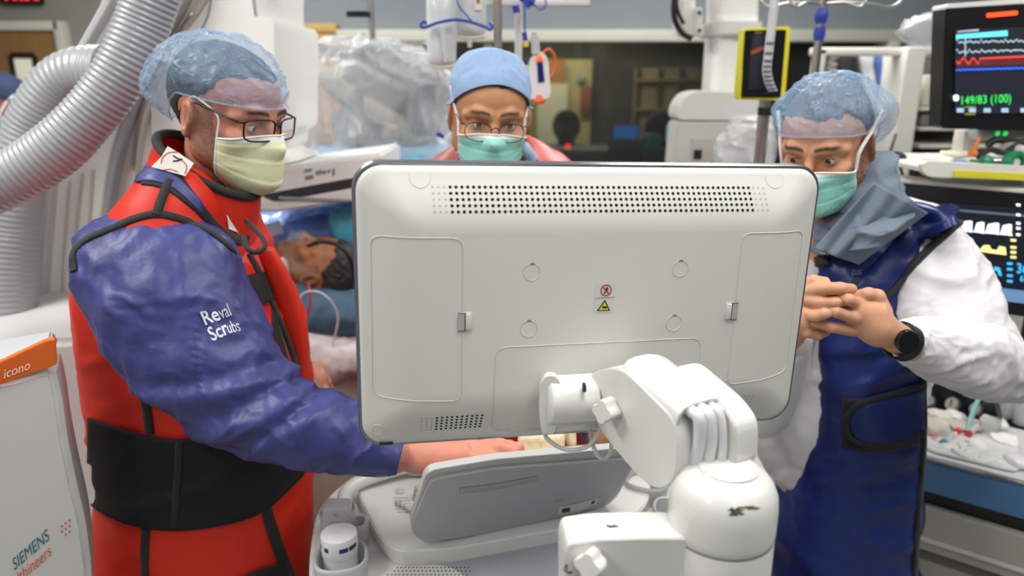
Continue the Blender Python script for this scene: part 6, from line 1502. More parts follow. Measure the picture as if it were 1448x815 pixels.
body_mesh(PT_, HP, [coarse_body(pb, 0.02)], (168, 112, 76)); hair_mesh(PT_, HP, 0.006, 0.003)
SX, SY = 50, 26; V = []
for i in range(SX):
    for j in range(SY):
        u, v = i / (SX - 1), j / (SY - 1); hh = math.sin(math.pi * v) ** 0.6
        V.append((-0.84 - 1.3 * u, 1.885 + 0.47 * v, 1.075 + (0.185 - 0.04 * u) * hh))
V = np.array(V); V[:, 2] += 0.02 * (crease(V * 9, 3) - 0.3) * (V[:, 2] > 1.09)
tag(solid(fixn(mk('patient_sheet', V, [(i * SY + j, i * SY + j + 1, (i + 1) * SY + j + 1, (i + 1) * SY + j) for i in range(SX - 1) for j in range(SY - 1)], mat('sheet_blue', (120, 160, 200), 0.8, bump=0.3), None)), 0.004, 0), 'pale blue sheet covering the body of the patient on the table', 'sheet')
GR = mat('oxygen_mask_clear', (225, 228, 226), 0.15, var=0, alpha=0.16)
V, Fc = sdf_mesh(lambda g: sd_ell(g, (0, 0.100, -0.045), (0.030, 0.030, 0.042)), (-0.05, 0.05, -0.1), (0.05, 0.15, 0.01), 0.005)
mk('breathing_mask', W(HP, V), Fc, GR, PT_)
V, Fc = tubeV(W(HP, catmull([(0.03, 0.09, -0.03), (0.082, 0.03, 0.0), (0.088, -0.02, 0.02), (0.06, -0.09, 0.02), (0, -0.115, 0.02)], 30)), 0.0035, 8); mk('mask_strap', V, Fc, BLKF, PT_)
tag(tube('breathing_tube', [P(436, 348, 1.92), P(450, 343, 1.9), P(470, 344, 1.9), P(487, 354, 1.9), P(497, 372, 1.9), P(503, 400, 1.9)], 0.0055, BLK, None, 10, smooth_n=40), 'black tube arching over the head of the patient', 'tube')
tag(tube('red_lead_wire', [P(436, 402, 1.84), P(439, 420, 1.82), P(436, 440, 1.82), P(424, 462, 1.82), P(417, 474, 1.83)], 0.003, mat('wire_red', (190, 30, 34), 0.4, var=0), None, 8, smooth_n=24), 'thin red wire curling down beside the blue pillow', 'wire')
tag(tube('clear_line', [P(420, 440, 1.83), P(426, 418, 1.82), P(446, 412, 1.82), P(466, 424, 1.82), P(478, 450, 1.83), P(470, 500, 1.82), P(484, 530, 1.82), P(500, 540, 1.84)], 0.0025, mat('clear_tube', (210, 206, 200), 0.3, var=0), None, 8, smooth_n=40), 'thin clear line looping across the pillow onto the blanket', 'tube')
def cloth(name, rows, m, label, cat, nl=60, na=50, amp=0.012, sc_=12, seed=0.0, par=None, **k):
    o = ploft(name, rows, m, par, nl=nl, na=na, wr=lambda V, t, a: amp * (crease(V * sc_, seed) - 0.42) + amp * 0.4 * (crease(V * sc_ * 2.5, seed + 1) - 0.4), **k)
    return tag(o, label, cat) if par is None else o
cloth('pillow', [(404, 400, 404, 452, 1.97, 0.06), (412, 396, 412, 462, 1.97, 0.10), (450, 398, 450, 470, 1.97, 0.13), (490, 404, 490, 474, 1.97, 0.13), (520, 410, 520, 470, 1.97, 0.10), (528, 420, 528, 462, 1.97, 0.05)], mat('pillow_blue_grey', (66, 92, 116), 0.8, var=0.08, vscale=12, bump=0.3), 'crumpled blue grey pillow under the head of the patient', 'pillow', seed=3)
cloth('blanket', [(430, 462, 430, 520, 1.90, 0.05), (440, 458, 440, 540, 1.90, 0.08), (470, 462, 470, 545, 1.90, 0.10), (510, 470, 510, 530, 1.90, 0.10), (540, 480, 540, 520, 1.90, 0.06)], mat('blanket_white', (214, 206, 206), 0.85, var=0.14, vscale=22, bump=0.4), 'rumpled white patterned blanket hanging below the blue pillow', 'blanket', seed=8, amp=0.02)
cloth('folded_sheet', [(385, 372, 385, 392, 2.0, 0.05), (395, 360, 395, 400, 2.0, 0.08), (410, 362, 410, 400, 2.0, 0.08), (416, 372, 416, 396, 2.0, 0.04)], mat('sheet_white', (212, 210, 206), 0.8), 'white bunched sheet beside the chin of the patient', 'sheet', seed=2, nl=24, na=30)
BLD = mat('drape_blue', (104, 146, 222), 0.35, var=0.12, vscale=9, bump=0.4, bscale=30, coat=0.3)
cloth('blue_drape', [(345, 304, 345, 350, 2.25, 0.06), (360, 300, 360, 366, 2.25, 0.12), (400, 296, 400, 356, 2.25, 0.14), (440, 296, 452, 345, 2.25, 0.14), (486, 298, 500, 352, 2.25, 0.12), (520, 300, 520, 340, 2.25, 0.08)], BLD, 'shiny blue sterile drape lying above the patient', 'drape', amp=0.02, seed=5)
cloth('teal_drape', [(470, 296, 470, 330, 2.12, 0.04), (485, 292, 485, 345, 2.12, 0.07), (505, 300, 505, 350, 2.12, 0.05)], mat('drape_teal', (80, 178, 208), 0.3, var=0.1, vscale=20), 'bright teal plastic drape at the left edge of the monitor', 'drape', seed=1, nl=30, na=30)
bx = slab('drape_window', [P(x, y, 2.08) for x, y in [(372, 318), (394, 312), (402, 330), (384, 334)]], 0.004, mat('patch_pale', (170, 184, 206), 0.4), None, 0); tag(bx, 'pale square patch taped on the blue drape', 'patch')
# flat detector (box with dark band)
DT = thing('flat_detector', 'white flat X-ray detector box with a dark band wrapped in clear film', 'detector', P(430, 300, 2.05))
DMX = T(*P(448, 258, 2.03)) @ Matrix.Rotation(0.22, 4, 'Z')
Yd = 1.98
slab('detector_housing', [P(362, 300, Yd), P(366, 272, Yd), P(396, 236, Yd), P(498, 222, Yd), P(540, 216, Yd), P(540, 262, Yd)], 0.34, GANW, DT, 0.008)
slab('dark_band', [P(366, 276, Yd - 0.004), P(498, 252, Yd - 0.004), P(545, 246, Yd - 0.004), P(545, 258, Yd - 0.004), P(498, 266, Yd - 0.004), P(388, 286, Yd - 0.004)], 0.30, mat('band_dark', (56, 58, 60), 0.35, var=0.2, vscale=30), DT, 0.003)
slab('lower_plate', [P(352, 284, Yd - 0.012), P(388, 286, Yd - 0.012), P(498, 267, Yd - 0.012), P(545, 260, Yd - 0.012), P(545, 282, Yd - 0.012), P(498, 285, Yd - 0.012), P(392, 300, Yd - 0.012), P(356, 298, Yd - 0.012)], 0.30, W_US, DT, 0.006)
box('plate_slot', (0.26, 0.01, 0.007), T(*P(462, 282, Yd - 0.014)) @ Matrix.Rotation(0.03, 4, 'Y'), GANG, DT, 0.001)
for x0, y0, w, h in ((430, 241, 11, 5), (431, 250, 12, 6), (446, 243, 10, 6), (457, 243, 4, 5), (463, 242, 4, 5), (470, 240, 3, 11)):
    slab('printed_mark', [P(x0, y0 - 1, Yd - 0.001), P(x0 + w, y0 - 3, Yd - 0.001), P(x0 + w, y0 + h - 3, Yd - 0.001), P(x0, y0 + h - 1, Yd - 0.001)], 0.001, mat('mark_grey', (120, 122, 126), 0.5), DT, 0)
V, Fc = ploftV([(392, 150, 432, 158, 2.15, 0.10), (390, 165, 436, 168, 2.15, 0.11), (390, 200, 436, 196, 2.15, 0.11), (388, 214, 430, 208, 2.15, 0.12), (380, 235, 452, 218, 2.15, 0.14)], nl=40, na=44, ex=3.5); fixn(mk('detector_neck', V, Fc, GANW, DT))
FILM = veil('clear_film', (222, 226, 230), 0.08, 0.75, 16, rough=0.12, bump=0.9)
FILM2 = veil('clear_film_thick', (226, 228, 232), 0.40, 1.0, 17, rough=0.12, bump=1.6, stretch=(1.8, 1, 0.6))
flm = ploft('film_cover', [(384, 236, 440, 206, 2.12, 0.15), (372, 262, 470, 212, 2.12, 0.18), (366, 280, 500, 224, 2.12, 0.19)], FILM, DT, nl=30, na=60, caps=(False, False), wr=lambda V, t, a: 0.014 * (crease(V * 16, 2) - 0.4))
# plastic covered gantry head
PD = thing('draped_gantry_head', 'upper X-ray gantry head wrapped in a big clear crumpled plastic drape', 'detector', P(520, 220, 2.6))
BH_ = mat('hanger_blue', (40, 60, 160), 0.4, var=0)
DGm = mat('gantry_inner_grey', (150, 150, 152), 0.5, var=0.2, vscale=9)  # mottled mid grey of the machine parts inside the drape
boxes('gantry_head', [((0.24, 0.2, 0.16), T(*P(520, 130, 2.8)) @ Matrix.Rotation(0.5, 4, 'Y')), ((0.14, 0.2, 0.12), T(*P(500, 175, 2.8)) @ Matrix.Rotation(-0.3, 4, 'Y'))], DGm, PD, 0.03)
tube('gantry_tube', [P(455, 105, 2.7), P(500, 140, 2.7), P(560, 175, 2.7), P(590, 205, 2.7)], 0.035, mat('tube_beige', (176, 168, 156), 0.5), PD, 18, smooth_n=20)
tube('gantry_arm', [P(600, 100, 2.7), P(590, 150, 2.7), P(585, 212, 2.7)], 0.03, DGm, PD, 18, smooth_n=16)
tube('blue_knob', [P(618, 188, 2.38), P(628, 194, 2.38)], 0.008, BH_, PD, 10)
def pdw(V, t, a): return 0.075 * (crease(V * np.array([8, 8, 2.6]), 4.0) - 0.42) + 0.04 * (crease(V * np.array([14, 14, 8]), 9.0) - 0.42)
ploft('plastic_drape', [(470, 52, 545, 54, 2.6, 0.10), (424, 72, 596, 74, 2.6, 0.22), (414, 100, 618, 92, 2.6, 0.26), (416, 140, 634, 120, 2.6, 0.27), (424, 180, 642, 165, 2.6, 0.27), (424, 210, 655, 205, 2.6, 0.26), (424, 250, 660, 250, 2.6, 0.26)], FILM2, PD, nl=90, na=120, caps=(True, False), wr=pdw)
ploft('gathered_edge', [(500, 58, 512, 66, 2.42, 0.03), (540, 62, 528, 84, 2.36, 0.04), (575, 78, 558, 100, 2.34, 0.04), (610, 92, 600, 112, 2.34, 0.04), (640, 100, 632, 118, 2.36, 0.03)], veil('film_bright', (228, 230, 234), 0.35, 0.95, 30, rough=0.12, bump=1.0), PD, nl=60, na=40, wr=lambda V, t, a: 0.03 * (crease(V * 26, 3) - 0.42))
pbox('inner_bracket', 500, 110, 512, 175, 2.40, 0.03, STEEL, PD, 0.004); pbox('inner_joint', 544, 178, 560, 196, 2.45, 0.06, mat('joint_tan', (176, 160, 140), 0.5), PD, 0.01)
bl = ploft('blue_table_drape', [(430, 212, 650, 208, 2.62, 0.28), (428, 226, 655, 226, 2.62, 0.3), (425, 300, 660, 300, 2.62, 0.3), (425, 420, 660, 420, 2.62, 0.3), (425, 640, 650, 640, 2.62, 0.3)], mat('drape_light_blue', (122, 178, 212), 0.6, var=0.06, bump=0.3), None, nl=50, na=60, wr=lambda V, t, a: 0.02 * (crease(V * 9, 4) - 0.4)); tag(bl, 'light blue sheet draped over the instrument stand under the clear plastic', 'drape')
# poles and IV bags
def pole(x0, y0, x1, y1, d, r, m, label, nm='iv_pole', hang=None, br=0.16):
    b = P(x1, y1, d); t_ = thing(nm, label, 'pole', (b[0], d, 0 if hang is None else ZC))
    if hang is not None:
        lathe('upright', [(r, hang), (r, ZC)], frame((b[0], d, 0)), m, t_, 20); lathe('ceiling_flange', [(0.05, ZC - 0.03), (0.05, ZC)], frame((b[0], d, 0)), m, t_, 24); return t_, b[0]
    lathe('upright', [(r, 0.06), (r, 2.45)], frame((b[0], d, 0)), m, t_, 20)
    lathe('base', [(br * 0.5, 0.045), (br * 0.5, 0.06), (0.03, 0.08)], frame((b[0], d, 0)), m, t_, 24)
    for k in range(5):
        q = k * 2 * math.pi / 5; box('base_leg', (br, 0.03, 0.02), T(b[0], d, 0.05) @ Matrix.Rotation(q, 4, 'Z') @ T(br / 2, 0, 0), m, t_, 0.006); lathe('caster', [(0.005, -0.01), (0.02, -0.01), (0.02, 0.01), (0.005, 0.01)], T(b[0] + br * math.cos(q), d + br * math.sin(q), 0.021) @ Matrix.Rotation(math.pi / 2, 4, 'X'), G_DRK, t_, 14)
    return t_, b[0]
p1, px1 = pole(526, 0, 527, 57, 2.36, 0.009, STEEL, 'thin steel pole with a black clamp handle above the plastic drape', hang=P(527, 58, 2.36)[2])
boxes('clamp_handle', [((0.07, 0.02, 0.018), T(P(506, 20, 2.34)[0], 2.34, P(506, 20, 2.34)[2]))], BLK, p1, 0.006)
p2_, px2 = pole(703, 0, 704, 65, 2.0, 0.011, mat('pole_grey', (150, 142, 140), 0.4, 0.6), 'grey steel pole rising behind the blue surgical cap', hang=1.45)
p3_, px3 = pole(736, 0, 733, 100, 2.1, 0.010, W_US, 'white pole with blue stopcock beside the handheld pump')
boxes('cross_rail', [((0.34, 0.02, 0.02), T(P(735, 3, 2.1)[0] + 0.02, 2.1, P(735, 3, 2.1)[2]))], W_US, p3_, 0.004)
BAG = mat('iv_bag_film', (226, 232, 234), 0.08, var=0.05, alpha=0.72, spec=0.8, bump=0.2, bscale=20); FLU = mat('iv_fluid', (206, 214, 214), 0.15, var=0.03, alpha=0.6)
def ivbag(x0, y0, x1, y1, d, label, group='iv bags on the blue hanger'):
    t_ = thing('iv_bag', label, 'iv bag', P((x0 + x1) / 2, y1, d), group=group); m_ = (x0 + x1) / 2
    ploft('bag', [(x0 + 3, y0, x1 - 3, y0, d, 0.004), (x0, y0 + 8, x1, y0 + 8, d, 0.018), (x0, (y0 + y1) / 2, x1, (y0 + y1) / 2, d, 0.026), (x0 + 1, y1 - 12, x1 - 1, y1 - 12, d, 0.022), (x0 + 4, y1, x1 - 4, y1, d, 0.004)], BAG, t_, nl=40, na=40, ex=2.2, wr=lambda V, t, a: 0.003 * (crease(V * 24, x0) - 0.4))
    ploft('fluid', [(x0 + 6, y0 + 30, x1 - 6, y0 + 30, d, 0.012), (x0 + 5, y1 - 30, x1 - 5, y1 - 30, d, 0.018), (x0 + 8, y1 - 8, x1 - 8, y1 - 8, d, 0.010)], FLU, t_, nl=20, na=30)
    a = P(m_, y1 - 2, d); tube('port', [a, a + [0, 0, -0.03]], 0.006, W_US, t_, 10)
    tube('bag_seam', [P(x0 + 2, y1 - 1, d - 0.002), P(m_, y1 + 2, d - 0.002), P(x1 - 2, y1 - 1, d - 0.002)], 0.005, mat('seam_cream', (226, 226, 214), 0.4), t_, 8, smooth_n=10); return t_
b1 = ivbag(603, -40, 646, 93, 1.98, 'full clear fluid bag hanging left on the blue hanger')
b2 = ivbag(640, -50, 688, 52, 2.02, 'shorter clear fluid bag with a small label hanging right on the blue hanger')
pbox('bag_label', 671, -6, 681, 14, 1.99, 0.002, mat('label_paper', (224, 216, 196), 0.6), b2, 0)
pbox('label_print', 674, -4, 678, 4, 1.987, 0.002, mat('brown_print', (120, 90, 60), 0.6), b2, 0)
BH = mat('hanger_blue', (40, 60, 160), 0.4, var=0)
hg = tube('bag_hanger', [P(604, 33, 1.93), P(599, 31, 1.93), P(595, 34, 1.93), P(597, 39, 1.93), P(604, 38, 1.93), P(620, 32, 1.93), P(645, 28, 1.93), P(668, 32, 1.93), P(685, 38, 1.93), P(693, 42, 1.93), P(696, 37, 1.93), P(692, 32, 1.93)], 0.0038, BH, None, 10, smooth_n=90); tag(hg, 'blue wire hanger with curled ends across the two fluid bags', 'hanger')
tag(tube('hanger_cord', [P(640, -30, 1.95), P(648, 6, 1.94), P(660, 22, 1.93), P(668, 31, 1.93)], 0.0022, BH, None, 8, smooth_n=20), 'thin blue cord running up from the bag hanger', 'cord')
dc_ = thing('drip_chamber', 'clear drip chamber hanging under the left fluid bag', 'drip chamber', P(629, 80, 1.95)); tube('chamber', [P(626, 40, 1.94), P(629, 62, 1.94), P(630, 88, 1.94)], [0.008, 0.008, 0.004], FLU, dc_, 14)
pu = thing('handheld_pump', 'white handheld pump unit with orange button and dark blue display', 'pump', P(763, 140, 1.9))
slab('pump_body', [P(x, y, 1.9) for x, y in roundpoly([(748, 88), (754, 76), (766, 72), (775, 82), (779, 130), (776, 140), (750, 141), (748, 132)], 6, 4)], 0.05, W_US, pu, 0.010, seg=3)
slab('display', [P(x, y, 1.897) for x, y in [(759, 84), (767, 82), (770, 116), (761, 117)]], 0.005, mat('display_navy', (18, 28, 84), 0.2, var=0, emit=(18, 28, 84), estr=0.6), pu, 0.0005)
lathe('orange_button', [(0.008, 0), (0.008, 0.006), (0.003, 0.008)], zaxis(P(763, 83, 1.897), (0, -1, 0)), mat('button_orange', (255, 90, 40), 0.4, var=0, emit=(255, 90, 40), estr=0.8), pu, 20)
lathe('orange_tip', [(0.013, 0), (0.016, 0.006), (0.012, 0.022)], zaxis(P(762, 147, 1.91), (0, 0, 1)), mat('tip_orange', (226, 96, 44), 0.45), pu, 20)
pbox('clip', 742, 92, 748, 128, 1.93, 0.02, W_DK, pu, 0.003)
tube('pump_cable', [P(766, 76, 1.93), P(776, 70, 1.94), P(784, 80, 1.95), P(784, 98, 1.95), P(778, 110, 1.94)], 0.004, mat('cable_orange', (214, 92, 36), 0.5, var=0), pu, 8, smooth_n=24)
sy = thing('syringe', 'small clear syringe standing above the handheld pump', 'syringe', P(757, 70, 1.9)); tube('barrel', [P(756, 52, 1.9), P(758, 76, 1.9)], 0.011, FLU, sy, 14); tube('plunger', [P(755, 46, 1.9), P(757, 62, 1.9)], 0.006, mat('plunger_grey', (170, 166, 176), 0.4), sy, 10)
stp = thing('blue_stopcock', 'blue stopcock with a yellow cap hanging on a thin blue line', 'stopcock', P(742, 60, 2.0))
tube('line', [P(741, -20, 2.0), P(742, 20, 2.0), P(742, 46, 2.0)], 0.0022, BH, stp, 8); tube('valve', [P(741, 46, 2.0), P(743, 58, 2.0)], 0.007, BH, stp, 10); tube('yellow_cap', [P(743, 58, 2.0), P(744, 66, 2.0)], 0.0075, mat('cap_yellow', (226, 190, 60), 0.5), stp, 10)
mf = thing('blue_manifold', 'cluster of bright blue valves clamped at the top of the white pole', 'manifold', P(745, 8, 2.03))
for q in ([(736, -4), (756, 4)], [(740, 6), (752, -6)], [(729, 8), (731, 18)], [(744, 10), (748, 0)]): tube('valve_body', [P(x, y, 2.03) for x, y in q], 0.010, BH, mf, 10)
tag(tube('looped_line', [P(756, 6, 2.05), P(764, 14, 2.05), P(772, 8, 2.05), P(770, -6, 2.05)], 0.002, BH, None, 8, smooth_n=20), 'thin pale blue line looping beside the blue valves', 'tube')
tr_ = thing('control_box', 'white wall side control box on a rail left of the fluid bags', 'control box', P(585, 90, 2.9)); pbox('box_body', 566, 66, 600, 82, 2.9, 0.08, W_DK, tr_, 0.01); pbox('rail', 545, 59, 612, 65, 2.92, 0.03, STEEL, tr_, 0.004); lathe('floor_stand', [(0.02, 0), (0.02, P(585, 82, 2.9)[2])], frame((P(585, 80, 2.95)[0], 2.95, 0)), STEEL, tr_, 14)
# ---- white ceiling column and its head
CC = thing('ceiling_column', 'thick white ceiling column carrying a white boxy X-ray head unit', 'ceiling column', P(1020, 235, 2.55))
cy = 2.6
V, Fc = ploftV([(1000, -120, 1074, -120, cy, 0.10), (998, 30, 1072, 30, cy, 0.10), (996, 48, 1070, 48, cy, 0.10)], nl=20, na=40, ex=5); fixn(mk('upper_tube', V, Fc, GANW, CC, auto=40))
V, Fc = ploftV([(989, 34, 1078, 34, cy, 0.125), (989, 50, 1078, 50, cy, 0.125), (990, 52, 1074, 52, cy, 0.12)], nl=12, na=40, ex=5, fit=True); fixn(mk('collar_ring', V, Fc, W_US, CC, auto=40))
V, Fc = ploftV([(997, 50, 1058, 50, cy, 0.09), (992, 130, 1054, 130, cy, 0.09)], nl=12, na=40, ex=5); fixn(mk('lower_tube', V, Fc, GANW, CC, auto=40))
slab('head_cover', [P(x, y, 2.42) for x, y in roundpoly([(957, 170), (960, 150), (972, 133), (990, 128), (1085, 132), (1088, 171)], 12, 5)], 0.15, W_US, CC, 0.014, seg=3)
slab('head_body', [P(x, y, 2.42) for x, y in [(958, 172), (1060, 172), (1058, 330), (946, 330), (952, 235)]], 0.14, mat('head_grey', (200, 198, 194), 0.5, var=0.01), CC, 0.006)
slab('control_plate', [P(x, y, 2.414) for x, y in [(978, 196), (1012, 196), (1010, 242), (976, 242)]], 0.01, GANB, CC, 0.001)
sw = slab('switch', [P(x, y, 2.408) for x, y in [(982, 212), (993, 212), (992, 225), (981, 225)]], 0.01, BLK, CC, 0.001)
slab('head_side', [P(x, y, 2.46) for x, y in [(1020, 180), (1075, 150), (1095, 160), (1095, 240), (1020, 240)]], 0.1, GANW, CC, 0.01)
slab('bracket', [P(x, y, 2.5) for x, y in [(962, -40), (984, -40), (984, 50), (972, 53), (962, 40)]], 0.12, GANW, CC, 0.008)
slab('bracket_plate', [P(x, y, 2.46) for x, y in [(984, 10), (994, 10), (994, 50), (984, 50)]], 0.06, W_US, CC, 0.003)
for yy in (18, 43): lathe('bolt', [(0.006, 0), (0.006, 0.004)], zaxis(P(989, yy, 2.458), (0, -1, 0)), G_DRK, CC, 12)
tubes('black_cable', [(catmull([P(958, -40, 2.48), P(953, 0, 2.48), P(954, 26, 2.48), P(964, 46, 2.48), P(978, 55, 2.48)], 30), 0.009), (catmull([P(964, -40, 2.46), P(957, 0, 2.46), P(960, 20, 2.46), P(967, 34, 2.46)], 30), 0.006)], BLK, CC)
pbg = ploft('plastic_bag', [(1040, 165, 1085, 160, 2.2, 0.05), (1024, 190, 1092, 185, 2.2, 0.09), (1015, 215, 1092, 220, 2.2, 0.10), (1015, 245, 1090, 250, 2.2, 0.09)], FILM2, None, nl=40, na=60, wr=lambda V, t, a: 0.03 * (crease(V * 12, 6) - 0.4)); tag(pbg, 'clear crumpled plastic bag hanging below the yellow framed monitor', 'plastic bag')
# yellow framed monitor on its pole
YM = thing('yellow_framed_monitor', 'portable monitor with yellow frame and black screen on a pole', 'monitor', P(1085, 142, 1.95))
YEL2 = mat('frame_yellow', (222, 212, 36), 0.45, var=0.02); yy_ = 1.93
slab('frame', [P(x, y, yy_) for x, y in roundpoly([(1053, 40), (1119, 37), (1110, 143), (1045, 141)], 4, 3)], 0.05, YEL2, YM, 0.006)
slab('screen', [P(x, y, yy_ - 0.004) for x, y in roundpoly([(1054, 43), (1112, 42), (1104, 138), (1048, 138)], 2, 3)], 0.008, mat('screen_black', (20, 21, 24), 0.25, var=0), YM, 0.001)
slab('display', [P(x, y, yy_ - 0.006) for x, y in [(1062, 52), (1088, 51), (1082, 126), (1058, 126)]], 0.002, mat('screen_slate', (40, 42, 50), 0.2, var=0.3, vscale=10), YM, 0)
slab('orange_trace', [P(x, y, yy_ - 0.008) for x, y in [(1062, 72), (1072, 68), (1084, 64), (1084, 68), (1072, 74), (1062, 78)]], 0.001, mat('trace_orange', (130, 60, 40), 0.5, emit=(130, 60, 40), estr=0.3), YM, 0)
text_at('frame_lettering', '------', frame(P(1067, 47.5, yy_ - 0.007), (1, 0, 0), (0, -1, 0.0)) @ Matrix.Identity(4), 0.010, YEL2, YM)
text_at('screen_lettering', '-----', frame(P(1077, 133, yy_ - 0.007), (1, 0, 0), (0, -1, 0.0)), 0.010, mat('lettering_grey', (120, 110, 112), 0.5), YM)
lathe('mount', [(0.015, -0.6), (0.015, 0.0)], frame(P(1082, 142, yy_ + 0.02)), STEEL, YM, 16); lathe('stand_pole', [(0.012, -1.7), (0.012, 0.0)], frame(P(1082, 150, yy_ + 0.02)), STEEL, YM, 16)
lathe('pole_clamp', [(0.022, 0), (0.022, 0.02)], frame(P(1083, 163, yy_ + 0.02)), BLK, YM, 20)
# striped ruler hanging over it
ru = thing('hanging_ruler_strip', 'clear striped measuring strip curling in front of the yellow framed monitor', 'strip', P(1090, 131, 1.88))
rp = [(1097, -40), (1094, 10), (1090, 45), (1086, 80), (1084, 100), (1087, 116), (1093, 130)]
L_ = catmull([P(x, y, 1.88) for x, y in rp], 60); V = []; 
for i in range(60):
    w = 0.011; V += [L_[i] + [-w, 0, 0], L_[i] + [w, 0, 0.002]]
solid(mk('ruler', V, [(2 * i, 2 * i + 1, 2 * i + 3, 2 * i + 2) for i in range(59)], mat('ruler_clear', (214, 214, 216), 0.3, alpha=0.75), ru), 0.002)
st_ = []
for i in range(24, 58, 4): st_.append(((0.018, 0.002, 0.006), T(*(L_[i] + [0, -0.003, 0]))))
boxes('ruler_stripe', st_, mat('stripe_grey', (96, 92, 104), 0.5), ru, 0)
p4, px4 = pole(1163, 0, 1150, 125, 2.1, 0.011, STEEL, 'steel pole with two royal blue clamps beside the yellow framed monitor', br=0.1)
z0 = P(1160, 22, 2.1)[2]; z1 = P(1157, 48, 2.1)[2]; ux = P(1150, 125, 2.1)[0]
lathe('blue_clamp', [(0.012, -0.022), (0.015, -0.016), (0.018, 0), (0.014, 0.014), (0.012, 0.02)], frame((ux, 2.1, z0)), BH, p4, 24); lathe('blue_clamp', [(0.013, -0.018), (0.016, 0), (0.014, 0.018)], frame((ux, 2.1, z1)), BH, p4, 24)
hk = []
for dx in (-0.16, -0.09, 0.08, 0.16):
    b0 = np.array([ux, 2.1, z0 + 0.03]); hk.append((catmull([b0, b0 + [dx * 0.6, -0.03, 0.0], b0 + [dx, -0.05, -0.012], b0 + [dx * 1.18, -0.05, 0.006], b0 + [dx * 1.15, -0.05, 0.02]], 24), 0.0035))
tubes('bag_hooks', hk, STEEL, p4)
# ================================================================ RIGHT SIDE: RACK, MONITORS, ANAESTHESIA WORKSTATION
RK = thing('equipment_rack', 'white upright supply rack with hanging hoses behind the right man', 'rack', P(1240, 300, 2.75))
ry = 2.75; RW = mat('rack_white', (214, 212, 204), 0.45, var=0.02)
pbox('top_rail', 1152, 67, 1345, 79, ry, 0.06, RW, RK, 0.008)
tracebox('post', [(1158, 68), (1150, 140), (1142, 260), (1136, 420)], [(1170, 68), (1162, 140), (1155, 260), (1150, 420)], ry, 0.06, RW, RK, 20, 0.004)
tracebox('post', [(1284, 66), (1272, 140), (1255, 260), (1240, 420)], [(1312, 66), (1301, 140), (1284, 260), (1268, 420)], ry - 0.04, 0.5, RW, RK, 20, 0.006)
pbox('back_panel', 1150, 78, 1420, 520, ry + 0.45, 0.04, mat('rack_back', (92, 92, 88), 0.7, var=0.1), RK, 0.004)
for y0 in (152, 180, 205, 232):
    pbox('shelf', 1300, y0, 1440, y0 + 5, ry + 0.05, 0.38, RW, RK, 0.004)
pbox('drawer_bin', 1302, 160, 1420, 178, ry + 0.08, 0.3, mat('bin_grey', (120, 120, 118), 0.4, var=0.15), RK, 0.01)
pbox('upper_bin', 1306, 106, 1420, 150, ry + 0.12, 0.3, mat('bin_cream', (190, 188, 176), 0.5, var=0.1), RK, 0.01)
bf = boxes('rack_feet', [((0.9, 0.5, 0.1), T(P(1240, 300, ry)[0] + 0.12, ry + 0.22, 0.05))], RW, RK, 0.02)
for nm, lb, a, b, r, c in [('breathing_hose', 'white ribbed hose hanging in the rack', (1220, 72), (1232, 190), 0.028, (212, 212, 214)), ('blue_hose', 'blue cable bundle hanging in the middle of the rack', (1244, 72), (1238, 160), 0.022, (70, 100, 168)), ('black_hose', 'dark hose bundle hanging at the left of the rack', (1196, 76), (1200, 150), 0.040, (36, 36, 40)), ('teal_hose', 'thin teal hose hanging right of the blue cables', (1255, 92), (1252, 150), 0.010, (70, 160, 150)), ('grey_hose', 'black coiled cable hanging beside the right rack post', (1268, 80), (1262, 190), 0.016, (44, 42, 42))]:
    o = tube(nm, [P(a[0], a[1], ry + 0.16), P((a[0] + b[0]) / 2 + 3, (a[1] + b[1]) / 2, ry + 0.14), P(b[0], b[1], ry + 0.16)], r, mat(nm + '_m', c, 0.5, var=0.1), None, 16, smooth_n=30); tag(o, lb, 'hose')
for k in range(14):
    if k == 0: sp = []
    sp.append(((0.028, 0.03, 0.008), T(*P(1178 - k * 0.9, 82 + k * 9, ry + 0.02)))); sp.append(((0.028, 0.03, 0.008), T(*P(1276 - k * 1.2, 82 + k * 9, ry + 0.02))))
boxes('slot_ribs', sp, mat('slot_cream', (176, 172, 156), 0.6), RK, 0.001)
tg2 = pbox('yellow_tag', 1251, 154, 1261, 162, ry + 0.1, 0.02, mat('tag_yellow', (226, 196, 50), 0.5)); tag(tg2, 'small yellow tag on the hanging vial in the rack', 'tag')
vi = tube('vial', [P(1256, 140, ry + 0.12), P(1256, 156, ry + 0.12)], 0.016, mat('vial_clear', (206, 208, 204), 0.2), None, 14); tag(vi, 'pale vial hanging above the yellow tag in the rack', 'vial')
bk = thing('rubber_bulb', 'black rubber bulb hanging beside the bouffant cap of the right man', 'bulb', P(1266, 222, 1.9))
ploft('bulb', [(1254, 220, 1256, 228, 1.9, 0.006), (1258, 215, 1260, 231, 1.9, 0.018), (1270, 214, 1272, 231, 1.9, 0.020), (1279, 218, 1281, 226, 1.9, 0.008)], BLK, bk, nl=24, na=28); tube('bulb_tube', [P(1258, 218, 1.9), P(1262, 204, 1.92), P(1266, 190, 1.95)], 0.004, BLK, bk, 8, smooth_n=14); tube('bulb_tube', [P(1270, 230, 1.9), P(1276, 246, 1.9), P(1278, 262, 1.9)], 0.0035, BLK, bk, 8, smooth_n=14)
